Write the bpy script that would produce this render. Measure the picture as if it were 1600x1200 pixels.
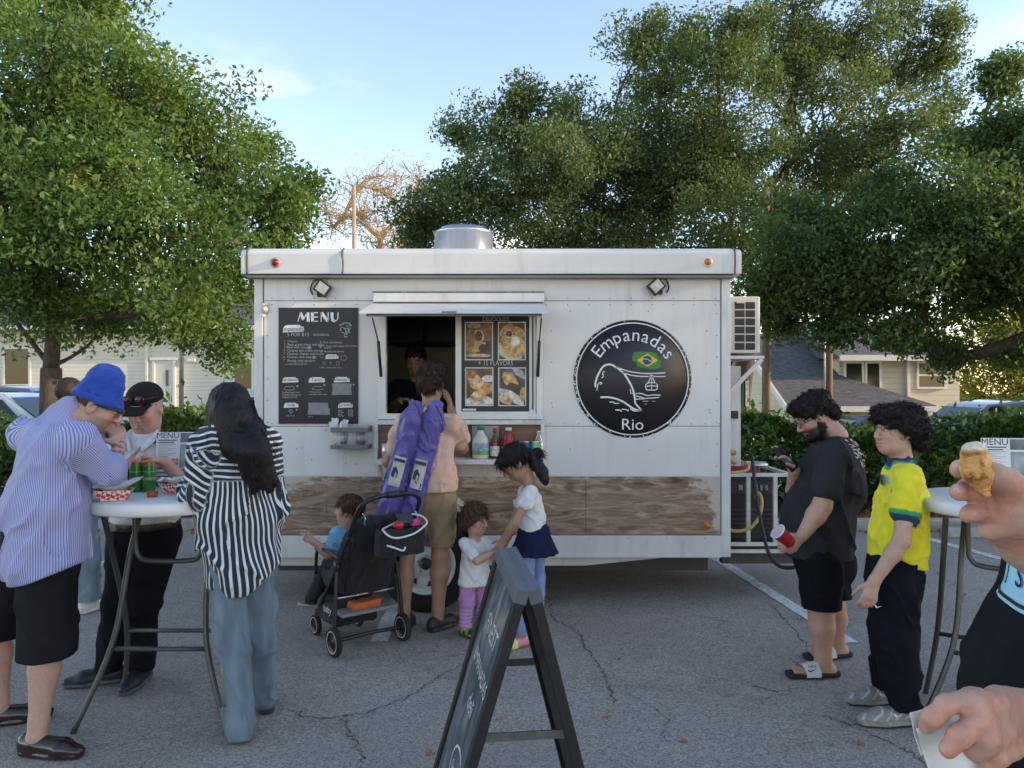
import bpy, math, random
import numpy as np
from mathutils import Vector, Matrix
for o in list(bpy.data.objects): bpy.data.objects.remove(o)
SC = bpy.context.scene
COL = SC.collection
F = 1202.0; H = 1.63                       # focal length (in photo pixels) and eye height
# ---------------------------------------------------------------- camera
cd = bpy.data.cameras.new('camera'); cam = bpy.data.objects.new('camera', cd); COL.objects.link(cam)
cd.sensor_width = 36; cd.lens = 36*F/1600; cd.clip_end = 600; cd.clip_start = 0.05
cam.location = (0, 0, H); cam.rotation_euler = (math.radians(90), 0, 0)
SC.camera = cam
# ---------------------------------------------------------------- sun and sky
SUN_AZ, SUN_EL = math.radians(98), math.radians(15)       # azimuth clockwise from +Y (right and a little behind the camera)
sd = Vector((math.sin(SUN_AZ)*math.cos(SUN_EL), math.cos(SUN_AZ)*math.cos(SUN_EL), math.sin(SUN_EL)))
sl = bpy.data.lights.new('sun', 'SUN'); sl.energy = 2.0; sl.angle = math.radians(0.6); sl.color = (1.0, .76, .50)
so = bpy.data.objects.new('sun', sl); COL.objects.link(so)
so.rotation_euler = (-sd).to_track_quat('-Z', 'Y').to_euler()
wd = bpy.data.worlds.new('World'); SC.world = wd; wd.use_nodes = True
nt = wd.node_tree; nt.nodes.clear()
def nn(tree, t, **kw):
    n = tree.nodes.new(t)
    for k, v in kw.items(): setattr(n, k, v)
    return n
sky = nn(nt, 'ShaderNodeTexSky'); sky.sky_type = 'NISHITA'; sky.sun_disc = False
sky.sun_elevation = SUN_EL; sky.sun_rotation = SUN_AZ; sky.air_density = 1.0; sky.dust_density = 0.12; sky.ozone_density = 2.0
tc = nn(nt, 'ShaderNodeTexCoord')
no = nn(nt, 'ShaderNodeTexNoise'); no.inputs['Scale'].default_value = 5.0; no.inputs['Detail'].default_value = 7; no.inputs['Roughness'].default_value = .55
mp = nn(nt, 'ShaderNodeMapping'); mp.inputs['Scale'].default_value = (1, 1, 2.2); mp.inputs['Location'].default_value = (.37, .12, .55)
nt.links.new(tc.outputs['Generated'], mp.inputs['Vector']); nt.links.new(mp.outputs[0], no.inputs['Vector'])
mr = nn(nt, 'ShaderNodeMapRange'); mr.inputs[1].default_value = .56; mr.inputs[2].default_value = .74
nt.links.new(no.outputs['Fac'], mr.inputs[0])
sx = nn(nt, 'ShaderNodeSeparateXYZ'); nt.links.new(tc.outputs['Generated'], sx.inputs[0])
hz = nn(nt, 'ShaderNodeMapRange'); hz.inputs[1].default_value = .40; hz.inputs[2].default_value = .14; hz.inputs[3].default_value = 0; hz.inputs[4].default_value = .55
nt.links.new(sx.outputs['Z'], hz.inputs[0])
mu = nn(nt, 'ShaderNodeMath', operation='MULTIPLY'); nt.links.new(mr.outputs[0], mu.inputs[0]); nt.links.new(hz.outputs[0], mu.inputs[1])
mx = nn(nt, 'ShaderNodeMix', data_type='RGBA'); nt.links.new(mu.outputs[0], mx.inputs[0]); nt.links.new(sky.outputs[0], mx.inputs[6]); mx.inputs[7].default_value = (8.5, 8.2, 8.0, 1)
bg = nn(nt, 'ShaderNodeBackground'); bg.inputs['Strength'].default_value = .15
wo = nn(nt, 'ShaderNodeOutputWorld'); tn = nn(nt, 'ShaderNodeMix', data_type='RGBA', blend_type='MULTIPLY'); tn.inputs[0].default_value = 1; nt.links.new(mx.outputs[2], tn.inputs[6]); tn.inputs[7].default_value = (1.17, .975, .90, 1); nt.links.new(tn.outputs[2], bg.inputs[0]); nt.links.new(bg.outputs[0], wo.inputs[0])
vs = SC.view_settings; vs.view_transform = 'Standard'; vs.look = 'None'; vs.gamma = 1; vs.use_curve_mapping = False
vs.exposure = 1.64
SC.cycles.max_bounces = 5; SC.cycles.diffuse_bounces = 2; SC.cycles.glossy_bounces = 3; SC.cycles.transmission_bounces = 4
# ================================================================ helpers
rnd = random.Random(7); RNG = np.random.default_rng(11)
A = lambda *v: np.array(v, dtype=float)
def P(px, py, Y): return A((px-800)/F*Y, Y, H-(py-600)/F*Y)
def unit(v): v = np.asarray(v, float); return v/(np.linalg.norm(v)+1e-12)
def lerp(a, b, t): return np.asarray(a)*(1-t)+np.asarray(b)*t
def c8(r, g, b):
    f = lambda v: (v/255/12.92) if v/255 <= .04045 else ((v/255+.055)/1.055)**2.4
    return (f(r), f(g), f(b), 1)
MATS = {}
def mat(name, col, rough=.6, var=.12, vs=6, bump=0, bs=60, metal=0, spec=.5, attr=False, sss=0, sheen=0, trans=0, stretch=None, dirt=0, coat=0, dsc=2.3, dst=None):
    if name in MATS: return MATS[name]
    m = bpy.data.materials.new(name); m.use_nodes = True; t = m.node_tree; b = t.nodes['Principled BSDF']; L = t.links.new
    b.inputs['Roughness'].default_value = rough; b.inputs['Metallic'].default_value = metal; b.inputs['Specular IOR Level'].default_value = spec
    if coat: b.inputs['Coat Weight'].default_value = coat; b.inputs['Coat Roughness'].default_value = .08
    tc = nn(t, 'ShaderNodeTexCoord'); vec = tc.outputs['Object']
    if stretch:
        mp = nn(t, 'ShaderNodeMapping'); mp.inputs['Scale'].default_value = stretch; L(vec, mp.inputs[0]); vec = mp.outputs[0]
    n = nn(t, 'ShaderNodeTexNoise'); n.inputs['Scale'].default_value = vs; n.inputs['Detail'].default_value = 5; L(vec, n.inputs['Vector'])
    r = nn(t, 'ShaderNodeMapRange'); r.inputs[1].default_value = .3; r.inputs[2].default_value = .7; r.inputs[3].default_value = 1-var; r.inputs[4].default_value = 1+var; L(n.outputs['Fac'], r.inputs[0])
    mu = nn(t, 'ShaderNodeMix', data_type='RGBA', blend_type='MULTIPLY'); mu.inputs[0].default_value = 1
    if attr:
        a = nn(t, 'ShaderNodeAttribute'); a.attribute_name = 'col'; L(a.outputs['Color'], mu.inputs[6])
    else: mu.inputs[6].default_value = col if len(col) == 4 else (*col, 1)
    L(r.outputs[0], mu.inputs[7]); out = mu.outputs[2]
    if dirt:
        n2 = nn(t, 'ShaderNodeTexNoise'); n2.inputs['Scale'].default_value = dsc; n2.inputs['Detail'].default_value = 9; n2.inputs['Roughness'].default_value = .7; dm = nn(t, 'ShaderNodeMapping'); dm.inputs['Scale'].default_value = dst or (1, 1, 1); L(tc.outputs['Object'], dm.inputs[0]); L(dm.outputs[0], n2.inputs['Vector'])
        r2 = nn(t, 'ShaderNodeMapRange'); r2.inputs[1].default_value = .52; r2.inputs[2].default_value = .72; r2.inputs[4].default_value = dirt; L(n2.outputs['Fac'], r2.inputs[0])
        m2 = nn(t, 'ShaderNodeMix', data_type='RGBA'); L(r2.outputs[0], m2.inputs[0]); L(out, m2.inputs[6]); m2.inputs[7].default_value = (.16, .13, .10, 1); out = m2.outputs[2]
    L(out, b.inputs['Base Color'])
    if bump:
        n3 = nn(t, 'ShaderNodeTexNoise'); n3.inputs['Scale'].default_value = bs; n3.inputs['Detail'].default_value = 3; L(vec, n3.inputs['Vector'])
        bp = nn(t, 'ShaderNodeBump'); bp.inputs['Strength'].default_value = min(1, bump); bp.inputs['Distance'].default_value = .01; L(n3.outputs['Fac'], bp.inputs['Height']); L(bp.outputs[0], b.inputs['Normal'])
    if sss: b.inputs['Subsurface Weight'].default_value = sss; b.inputs['Subsurface Radius'].default_value = (.012, .005, .003); b.inputs['Subsurface Scale'].default_value = 1
    if sheen: b.inputs['Sheen Weight'].default_value = sheen; b.inputs['Sheen Roughness'].default_value = .5
    if trans: b.inputs['Transmission Weight'].default_value = trans
    MATS[name] = m; return m
def tag(o, label=None, cat=None, group=None, kind=None):
    if label: o['label'] = label
    if cat: o['category'] = cat
    if group: o['group'] = group
    if kind: o['kind'] = kind
    return o
def thing(name, loc, label, cat, group=None, rz=0):
    o = bpy.data.objects.new(name, None); COL.objects.link(o); o.location = loc; o.rotation_euler.z = rz; o.empty_display_size = .1
    return tag(o, label, cat, group)
def link(name, me, m, parent=None):
    o = bpy.data.objects.new(name, me); COL.objects.link(o)
    if m is not None: me.materials.append(m)
    if parent is not None: o.parent = parent
    return o
def npmesh(name, verts, quads, smooth=True):
    verts = np.asarray(verts, np.float32); quads = np.asarray(quads, np.int32); k = quads.shape[1]
    me = bpy.data.meshes.new(name); me.vertices.add(len(verts)); me.vertices.foreach_set('co', verts.ravel())
    me.loops.add(quads.size); me.loops.foreach_set('vertex_index', quads.ravel())
    me.polygons.add(len(quads)); me.polygons.foreach_set('loop_start', np.arange(0, quads.size, k, dtype=np.int32))
    if smooth: me.polygons.foreach_set('use_smooth', np.ones(len(quads), bool))
    me.update(calc_edges=True); return me
def setcol(me, col, name='col'):
    a = me.attributes.new(name, 'FLOAT_COLOR', 'POINT'); c = np.ones((len(me.vertices), 4), np.float32); c[:, :3] = col; a.data.foreach_set('color', c.ravel())
def frame(d, up=(0, 0, 1)):
    d = unit(d); u = np.asarray(up, float)
    if abs(np.dot(d, u)) > .98: u = A(0, 1, 0) if abs(d[1]) < .9 else A(1, 0, 0)
    s = unit(np.cross(d, u)); return s, np.cross(s, d), d
class MB:
    """collects simple solids into one mesh"""
    def __init__(s): s.v = []; s.f = []; s.sm = []
    def add(s, vs, fs, smooth=False):
        o = len(s.v); s.v += [tuple(map(float, p)) for p in vs]; s.f += [tuple(i+o for i in f) for f in fs]; s.sm += [smooth]*len(fs); return s
    def box(s, a, b, R=None, c=None):
        x0, y0, z0 = a; x1, y1, z1 = b
        vs = [(x0,y0,z0),(x1,y0,z0),(x1,y1,z0),(x0,y1,z0),(x0,y0,z1),(x1,y0,z1),(x1,y1,z1),(x0,y1,z1)]
        if R is not None: vs = [np.asarray(R)@A(*p)+np.asarray(c) for p in vs]
        return s.add(vs, [(0,3,2,1),(4,5,6,7),(0,1,5,4),(1,2,6,5),(2,3,7,6),(3,0,4,7)])
    def bar(s, a, b, w, h, up=(0, 0, 1)):
        a, b = np.asarray(a, float), np.asarray(b, float); x, y, d = frame(b-a, up); vs = []
        for p in (a, b):
            for i, j in ((-1,-1),(1,-1),(1,1),(-1,1)): vs.append(p+x*i*w/2+y*j*h/2)
        return s.add(vs, [(3,2,1,0),(4,5,6,7),(0,1,5,4),(1,2,6,5),(2,3,7,6),(3,0,4,7)])
    def tube(s, pts, r, n=8, caps=True):
        pts = [np.asarray(p, float) for p in pts]; r = r if hasattr(r, '__len__') else [r]*len(pts); vs = []; fs = []; px = None
        for i, p in enumerate(pts):
            d = pts[min(i+1, len(pts)-1)]-pts[max(i-1, 0)]
            x, y, d = frame(d) if px is None else frame(d, np.cross(px, unit(d)) if abs(np.dot(px, unit(d))) < .95 else (0, 0, 1))
            if px is not None and np.dot(x, px) < 0: x, y = -x, -y
            px = x
            for k in range(n): a = 2*math.pi*k/n; vs.append(p+(x*math.cos(a)+y*math.sin(a))*r[i])
        for i in range(len(pts)-1):
            for k in range(n): k2 = (k+1) % n; fs.append((i*n+k, i*n+k2, (i+1)*n+k2, (i+1)*n+k))
        s.add(vs, fs, True)
        if caps:
            o = len(s.v)-len(vs); s.f += [tuple(o+k for k in reversed(range(n))), tuple(o+(len(pts)-1)*n+k for k in range(n))]; s.sm += [False]*2
        return s
    def cyl(s, a, b, r, n=20, r2=None): return s.tube([a, b], [r, r if r2 is None else r2], n)
    def lathe(s, prof, c=(0, 0, 0), ax=(0, 0, 1), n=24, closed=False):
        x, y, d = frame(ax); c = np.asarray(c, float); vs = []; fs = []
        for (r, h) in prof:
            for k in range(n): a = 2*math.pi*k/n; vs.append(c+d*h+(x*math.cos(a)+y*math.sin(a))*max(r, 1e-4))
        for i in range(len(prof)-1):
            for k in range(n): k2 = (k+1) % n; fs.append((i*n+k, i*n+k2, (i+1)*n+k2, (i+1)*n+k))
        return s.add(vs, fs, True)
    def prism(s, poly, o, x, y, t):
        """poly (u,v) in plane o+u*x+v*y, thickness t along -x cross y side"""
        o, x, y = map(lambda q: np.asarray(q, float), (o, x, y)); nrm = np.cross(x, y); n = len(poly)
        vs = [o+x*u+y*v+nrm*t for u, v in poly]+[o+x*u+y*v for u, v in poly]
        return s.add(vs, [tuple(range(n)), tuple(reversed(range(n, 2*n)))]+[(i, i+n, (i+1) % n+n, (i+1) % n) for i in range(n)])
    def flat(s, poly, o, x, y, h=0):
        o, x, y = map(lambda q: np.asarray(q, float), (o, x, y)); nrm = np.cross(x, y)
        return s.add([o+x*u+y*v+nrm*h for u, v in poly], [tuple(range(len(poly)))])
    def build(s, name, m, parent=None, loc=None, bevel=0, label=None, rel=True):
        me = bpy.data.meshes.new(name); v = np.array(s.v)
        if parent is not None and rel: v = v-np.array(root_loc(parent))
        if loc is not None: v = v-np.asarray(loc)
        me.from_pydata(v.tolist(), [], s.f); me.polygons.foreach_set('use_smooth', s.sm); me.update()
        o = link(name, me, m, parent)
        if loc is not None: o.location = loc
        if bevel:
            bm = o.modifiers.new('bevel', 'BEVEL'); bm.width = bevel; bm.segments = 2; bm.limit_method = 'ANGLE'; bm.angle_limit = .7
        if label: o['label'] = label
        return o
def root_loc(o):
    p = Vector((0, 0, 0))
    while o is not None: p = p+o.location; o = o.parent
    return p
def spline(pts, n=8):
    pts = [np.asarray(p, float) for p in pts]; out = []
    for i in range(len(pts)-1):
        p0, p1, p2, p3 = pts[max(i-1, 0)], pts[i], pts[i+1], pts[min(i+2, len(pts)-1)]
        for k in range(n):
            t = k/n; out.append(.5*((2*p1)+(p2-p0)*t+(2*p0-5*p1+4*p2-p3)*t*t+(3*p1-p0-3*p2+p3)*t**3))
    return out+[pts[-1]]
_gl = {}
def glyphs(txt, size=1.0, align='CENTER', shear=0):
    """2-D outline mesh of a line of lettering"""
    k = (txt, align, shear)
    if k not in _gl:
        cu = bpy.data.curves.new('t', 'FONT'); cu.body = txt; cu.align_x = align; cu.resolution_u = 3; cu.shear = shear
        o = bpy.data.objects.new('t', cu); COL.objects.link(o); bpy.context.view_layer.update()
        me = bpy.data.meshes.new_from_object(o.evaluated_get(bpy.context.evaluated_depsgraph_get()))
        _gl[k] = ([(v.co.x, v.co.y) for v in me.vertices], [tuple(p.vertices) for p in me.polygons])
        bpy.data.meshes.remove(me); bpy.data.objects.remove(o); bpy.data.curves.remove(cu)
    v, f = _gl[k]; return [(x*size, y*size) for x, y in v], f
def letter(mb, txt, size, o, x, y, align='CENTER', rot=0, sxy=(1, 1), shear=0):
    v, f = glyphs(txt, size, align, shear); o, x, y = map(lambda q: np.asarray(q, float), (o, x, y)); c, s_ = math.cos(rot), math.sin(rot)
    mb.add([o+x*((u*c-w*s_)*sxy[0])+y*((u*s_+w*c)*sxy[1]) for u, w in v], f)
def stroke2(pts, w):
    """ribbon polygon list (quads) of a 2-D polyline; w scalar or per point"""
    pts = [A(*p) for p in pts]; w = w if hasattr(w, '__len__') else [w]*len(pts); L_ = []; R_ = []
    for i, p in enumerate(pts):
        d = unit(pts[min(i+1, len(pts)-1)]-pts[max(i-1, 0)]); n = A(-d[1], d[0]); L_.append(p+n*w[i]/2); R_.append(p-n*w[i]/2)
    return [[tuple(R_[i]), tuple(R_[i+1]), tuple(L_[i+1]), tuple(L_[i])] for i in range(len(pts)-1)]
# ---------------------------------------------------------------- value noise on arrays
def _h(i, j, k, s):
    n = (i*374761393+j*668265263+k*2147483647*0+k*1274126177+s*974711) & 0x7fffffff
    n = ((n ^ (n >> 13))*1274126177) & 0x7fffffff; n = n ^ (n >> 16); return (n & 0xffff)/65535.0
def vnoise(p, sc, seed=0):
    q = p/np.asarray(sc); i = np.floor(q).astype(np.int64); f = q-i; f = f*f*(3-2*f); r = 0
    for a in (0, 1):
        for b in (0, 1):
            for c in (0, 1):
                w = (f[..., 0] if a else 1-f[..., 0])*(f[..., 1] if b else 1-f[..., 1])*(f[..., 2] if c else 1-f[..., 2])
                r = r+w*_h(i[..., 0]+a, i[..., 1]+b, i[..., 2]+c, seed)
    return r-.5
# ---------------------------------------------------------------- smooth solids: smooth union of soft primitives, polygonised
class SDF:
    def __init__(s): s.pr = []
    def _add(s, fn, lo, hi, k, op='u'): s.pr.append((fn, np.asarray(lo, float), np.asarray(hi, float), k, op)); return s
    def cone(s, a, b, ra, rb, k=.02, op='u'):
        a, b = np.asarray(a, float), np.asarray(b, float); ab = b-a; l2 = max(np.dot(ab, ab), 1e-9); m = max(ra, rb)
        def fn(x, y, z):
            dx, dy, dz = x-a[0], y-a[1], z-a[2]; t = np.clip((dx*ab[0]+dy*ab[1]+dz*ab[2])/l2, 0, 1)
            return np.sqrt((dx-t*ab[0])**2+(dy-t*ab[1])**2+(dz-t*ab[2])**2)-(ra+(rb-ra)*t)
        return s._add(fn, np.minimum(a, b)-m, np.maximum(a, b)+m, k, op)
    def path(s, pts, rs, k=.02):
        for i in range(len(pts)-1): s.cone(pts[i], pts[i+1], rs[i], rs[i+1], k)
        return s
    def econe(s, a, b, ra, rb, lat, k=.03, op='u'):
        """elliptic tapered limb: ra=(lateral,depth) radii at a, rb at b, lat = lateral axis"""
        a, b = np.asarray(a, float), np.asarray(b, float); ab = b-a; L2 = max(np.dot(ab, ab), 1e-9); d = unit(ab); lat = unit(np.asarray(lat, float)-d*np.dot(lat, d)); dep = np.cross(d, lat); m = max(*ra, *rb)
        def fn(x, y, z):
            dx, dy, dz = x-a[0], y-a[1], z-a[2]; t0 = (dx*ab[0]+dy*ab[1]+dz*ab[2])/L2; t = np.clip(t0, 0, 1); ru = ra[0]+(rb[0]-ra[0])*t; rv = ra[1]+(rb[1]-ra[1])*t
            u = dx*lat[0]+dy*lat[1]+dz*lat[2]; v = dx*dep[0]+dy*dep[1]+dz*dep[2]; w = (t0-t)*math.sqrt(L2); rm = np.minimum(ru, rv)
            q = np.sqrt((u/ru)**2+(v/rv)**2+(w/rm)**2)+1e-6; q2 = np.sqrt((u/ru**2)**2+(v/rv**2)**2+(w/rm**2)**2)+1e-6
            return np.minimum(q*(q-1)/q2, .12)
        return s._add(fn, np.minimum(a, b)-m, np.maximum(a, b)+m, k, op)
    def ell(s, c, r, R=None, k=.02, op='u'):
        c = np.asarray(c, float); r = np.asarray(r, float); R = np.eye(3) if R is None else np.asarray(R, float); m = max(r)
        def fn(x, y, z):
            dx, dy, dz = x-c[0], y-c[1], z-c[2]; q = 0; q2 = 0
            for i in range(3):
                e = (dx*R[0, i]+dy*R[1, i]+dz*R[2, i])/r[i]; q = q+e*e; q2 = q2+(e/r[i])**2
            q = np.sqrt(q)+1e-6; return np.minimum(q*(q-1)/(np.sqrt(q2)+1e-6), .12)
        return s._add(fn, c-m, c+m, k, op)
    def rbox(s, c, r, R=None, rad=.01, k=.01, op='u'):
        c = np.asarray(c, float); r = np.asarray(r, float)-rad; R = np.eye(3) if R is None else np.asarray(R, float); m = np.linalg.norm(r)+rad
        def fn(x, y, z):
            dx, dy, dz = x-c[0], y-c[1], z-c[2]; q = [np.abs(dx*R[0, i]+dy*R[1, i]+dz*R[2, i])-r[i] for i in range(3)]
            return np.sqrt(sum(np.maximum(e, 0)**2 for e in q))+np.minimum(np.maximum(np.maximum(q[0], q[1]), q[2]), 0)-rad
        return s._add(fn, c-m, c+m, k, op)
    def solve(s, vox, disp=None, cut=None, smooth=1, fine=None):
        us = [p for p in s.pr if p[4] == 'u']; lo = np.min([p[1] for p in us], 0)-4*vox-.012; hi = np.max([p[2] for p in us], 0)+4*vox+.012
        ax = []
        for i in range(3):
            if fine is None: ax.append((lo[i]+vox*np.arange(int(math.ceil((hi[i]-lo[i])/vox))+1)).astype(np.float32)); continue
            a, b, fv = max(lo[i], fine[0][i]), min(hi[i], fine[1][i]), fine[2]; n1 = max(1, int(round((a-lo[i])/vox))); n2 = int(math.ceil((b-a)/fv)); n3 = max(1, int(round((hi[i]-b)/vox)))
            ax.append(np.concatenate([np.linspace(lo[i], a, n1, endpoint=False), np.linspace(a, b, n2, endpoint=False), np.linspace(b, hi[i], n3+1)]).astype(np.float32))
        n = np.array([len(a) for a in ax])
        D = np.full(tuple(n), .1, np.float32)
        for fn, a, b, k, op in s.pr:
            m = k+3*vox+.015; i0 = np.array([max(0, np.searchsorted(ax[q], a[q]-m)-1) for q in range(3)]); i1 = np.array([min(n[q], np.searchsorted(ax[q], b[q]+m)+1) for q in range(3)])
            sl = tuple(slice(i0[q], i1[q]) for q in range(3)); x = ax[0][sl[0]][:, None, None]; y = ax[1][sl[1]][None, :, None]; z = ax[2][sl[2]][None, None, :]
            d = fn(x, y, z).astype(np.float32); e = D[sl]
            if op == 'u': h = np.maximum(k-np.abs(e-d), 0)/k; D[sl] = np.minimum(e, d)-h*h*k*.25
            else: d = -d; h = np.maximum(k-np.abs(e-d), 0)/k; D[sl] = np.maximum(e, d)+h*h*k*.25
        if disp is not None or cut is not None:
            w = np.argwhere(np.abs(D) < (.05)); p = np.stack([ax[q][w[:, q]] for q in range(3)], 1)
            if disp is not None: D[w[:, 0], w[:, 1], w[:, 2]] += disp(p)
            if cut is not None:
                X = ax[0][:, None, None]; Y = ax[1][None, :, None]; Z = ax[2][None, None, :]
                for c in cut: D = np.maximum(D, c(X, Y, Z).astype(np.float32))
        D[0] = D[-1] = .1; D[:, 0] = D[:, -1] = .1; D[:, :, 0] = D[:, :, -1] = .1
        v, q = nets(D, np.zeros(3), 1.0); v = np.stack([np.interp(v[:, i], np.arange(n[i]), ax[i]) for i in range(3)], 1)
        for _ in range(smooth): v = relax(v, q)
        return v, q
def nets(D, lo, vox):
    s = D < 0; c = np.zeros(tuple(np.array(D.shape)-1), np.int8)
    for a in (0, 1):
        for b in (0, 1):
            for d in (0, 1): c += s[a:a+c.shape[0], b:b+c.shape[1], d:d+c.shape[2]]
    w = np.argwhere((c > 0) & (c < 8)); vid = np.full(c.shape, -1, np.int32); vid[w[:, 0], w[:, 1], w[:, 2]] = np.arange(len(w))
    off = [(a, b, d) for a in (0, 1) for b in (0, 1) for d in (0, 1)]; val = [D[w[:, 0]+a, w[:, 1]+b, w[:, 2]+d] for a, b, d in off]
    acc = np.zeros((len(w), 3)); cnt = np.zeros(len(w))
    for i in range(8):
        for j in range(i+1, 8):
            if sum(abs(off[i][q]-off[j][q]) for q in range(3)) != 1: continue
            m = (val[i] < 0) != (val[j] < 0); t = np.where(m, val[i]/np.where(m, val[i]-val[j], 1), 0)
            pt = np.array(off[i])[None]+t[:, None]*(np.array(off[j])-np.array(off[i]))[None]; acc += pt*m[:, None]; cnt += m
    v = (w+acc/cnt[:, None])*vox+lo; Q = []
    for axn in range(3):
        a, b = [(1, 2), (2, 0), (0, 1)][axn]; sl0 = [slice(None)]*3; sl1 = [slice(None)]*3; sl0[axn] = slice(None, -1); sl1[axn] = slice(1, None)
        s0 = s[tuple(sl0)]; s1 = s[tuple(sl1)]; e = np.argwhere(s0 != s1); e = e[(e[:, a] > 0) & (e[:, b] > 0) & (e[:, a] < c.shape[a]) & (e[:, b] < c.shape[b])]
        ins = s0[e[:, 0], e[:, 1], e[:, 2]]; ids = []
        for da, db in ((-1, -1), (0, -1), (0, 0), (-1, 0)):
            q = e.copy(); q[:, a] += da; q[:, b] += db; ids.append(vid[q[:, 0], q[:, 1], q[:, 2]])
        q = np.stack(ids, 1); q[~ins] = q[~ins][:, ::-1]; Q.append(q)
    Q = np.concatenate(Q); return v, Q[(Q >= 0).all(1)]
def relax(v, q, f=.5):
    acc = np.zeros_like(v); cnt = np.zeros(len(v))
    for i in range(4):
        a, b = q[:, i], q[:, (i+1) % 4]
        for d in range(3): acc[:, d] += np.bincount(a, v[b, d], len(v))+np.bincount(b, v[a, d], len(v))
        cnt += np.bincount(a, minlength=len(v))+np.bincount(b, minlength=len(v))
    return v*(1-f)+f*acc/np.maximum(cnt, 1)[:, None]
def solid(S, name, m, parent, vox=.008, disp=None, cut=None, smooth=1, col=None, extra=None, label=None, fine=None):
    v, q = S.solve(vox, disp, cut, smooth, fine); rl = np.array(root_loc(parent)) if parent is not None else np.zeros(3)
    me = npmesh(name, v-rl, q)
    if col is not None: setcol(me, col(v) if callable(col) else np.tile(col[:3], (len(v), 1)))
    if extra is not None: extra(me, v)
    o = link(name, me, m, parent)
    if label: o['label'] = label
    return o
def folds(amp, sc=(.09, .09, .16), seed=0, amp2=None):
    amp = amp*1.35; a2 = amp*.45 if amp2 is None else amp2
    def f(p):
        s1 = p+np.stack([.35*p[:, 2], -.3*p[:, 2], .25*p[:, 0]], 1)*(1 if seed % 2 else -1); n = vnoise(s1, sc, seed); n2 = vnoise(p, np.asarray(sc)*.45, seed+5); g = .55+1.1*np.clip(vnoise(p, .17, seed+9)+.3, 0, 1)
        return g*(-amp*1.15*np.exp(-(n/.075)**2)+amp*1.5*n+a2*1.6*n2)+amp*.45
    return f
# ================================================================ ground
def sheet(name, x0, x1, y0, y1, nx, ny, zf, m, kind='structure'):
    xs = np.linspace(x0, x1, nx+1); ys = np.linspace(y0, y1, ny+1); X, Y = np.meshgrid(xs, ys, indexing='ij'); Z = zf(X, Y)
    v = np.stack([X, Y, Z], -1).reshape(-1, 3); i = np.arange(nx)[:, None]*(ny+1)+np.arange(ny)[None]; i = i.ravel()
    o = link(name, npmesh(name, v, np.stack([i, i+ny+1, i+ny+2, i+1], 1)), m); o['kind'] = kind; return o
def asphalt():
    m = bpy.data.materials.new('asphalt'); m.use_nodes = True; t = m.node_tree; b = t.nodes['Principled BSDF']; L = t.links.new
    tc = nn(t, 'ShaderNodeTexCoord'); vec = tc.outputs['Object']; b.inputs['Roughness'].default_value = .9; b.inputs['Specular IOR Level'].default_value = .3
    def noise(sc, det=4, ro=.5):
        n = nn(t, 'ShaderNodeTexNoise'); n.inputs['Scale'].default_value = sc; n.inputs['Detail'].default_value = det; n.inputs['Roughness'].default_value = ro; L(vec, n.inputs['Vector']); return n.outputs['Fac']
    def rng(s, a, b_, c, d):
        r = nn(t, 'ShaderNodeMapRange'); L(s, r.inputs[0])
        for i, v in enumerate((a, b_, c, d)): r.inputs[i+1].default_value = v
        return r.outputs[0]
    def mix(f, a, b_, bt='MIX'):
        n = nn(t, 'ShaderNodeMix', data_type='RGBA', blend_type=bt)
        for s, v in ((0, f), (6, a), (7, b_)):
            if hasattr(v, 'links'): L(v, n.inputs[s])
            else: n.inputs[s].default_value = v
        return n.outputs[2]
    vo = nn(t, 'ShaderNodeTexVoronoi'); vo.inputs['Scale'].default_value = 125; L(vec, vo.inputs['Vector'])
    sep = nn(t, 'ShaderNodeSeparateColor'); L(vo.outputs['Color'], sep.inputs[0])
    st = rng(sep.outputs[0], 0, 1, .15, .50)                                   # aggregate stones, each with its own grey
    g = mix(rng(noise(240, 2), .35, .65, 0, .55), mix(1.0, st, (1.14, 1.0, .84, 1), 'MULTIPLY'), (.275, .238, .195, 1))
    g = mix(rng(noise(1.35, 3, .5), .60, .74, 0, .42), g, (.085, .078, .070, 1))      # old stains
    g = mix(rng(sep.outputs[1], .955, .96, 0, .8), g, (.50, .47, .42, 1))      # pale chips
    g = mix(rng(noise(.55, 5, .6), .35, .68, 0, .45), g, (.205, .183, .158, 1))   # worn patches
    g = mix(rng(noise(3.1, 6, .65), .55, .75, 0, .35), g, (.12, .112, .105, 1))
    # fine crazing
    dn = nn(t, 'ShaderNodeTexNoise'); dn.inputs['Scale'].default_value = 2.2; dn.inputs['Detail'].default_value = 6; L(vec, dn.inputs['Vector'])
    va = nn(t, 'ShaderNodeVectorMath', operation='MULTIPLY_ADD'); L(dn.outputs['Color'], va.inputs[0]); va.inputs[1].default_value = (.9, .9, 0); L(vec, va.inputs[2])
    ve = nn(t, 'ShaderNodeTexVoronoi', feature='DISTANCE_TO_EDGE'); ve.inputs['Scale'].default_value = .62; L(va.outputs[0], ve.inputs['Vector'])
    cr = rng(ve.outputs['Distance'], 0.0, .006, 1, 0); cm = nn(t, 'ShaderNodeMath', operation='MULTIPLY'); L(cr, cm.inputs[0]); L(rng(noise(.8, 2), .46, .6, 0, .45), cm.inputs[1])
    g = mix(cm.outputs[0], g, (.035, .03, .028, 1))
    L(g, b.inputs['Base Color'])
    bp = nn(t, 'ShaderNodeBump'); bp.inputs['Strength'].default_value = .55; bp.inputs['Distance'].default_value = .006; L(vo.outputs['Distance'], bp.inputs['Height']); L(bp.outputs[0], b.inputs['Normal'])
    return m
ASPH = asphalt()
lot = sheet('parking_lot', -60, 60, -40, 8.6, 12, 10, lambda x, y: 0*x, ASPH)
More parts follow.
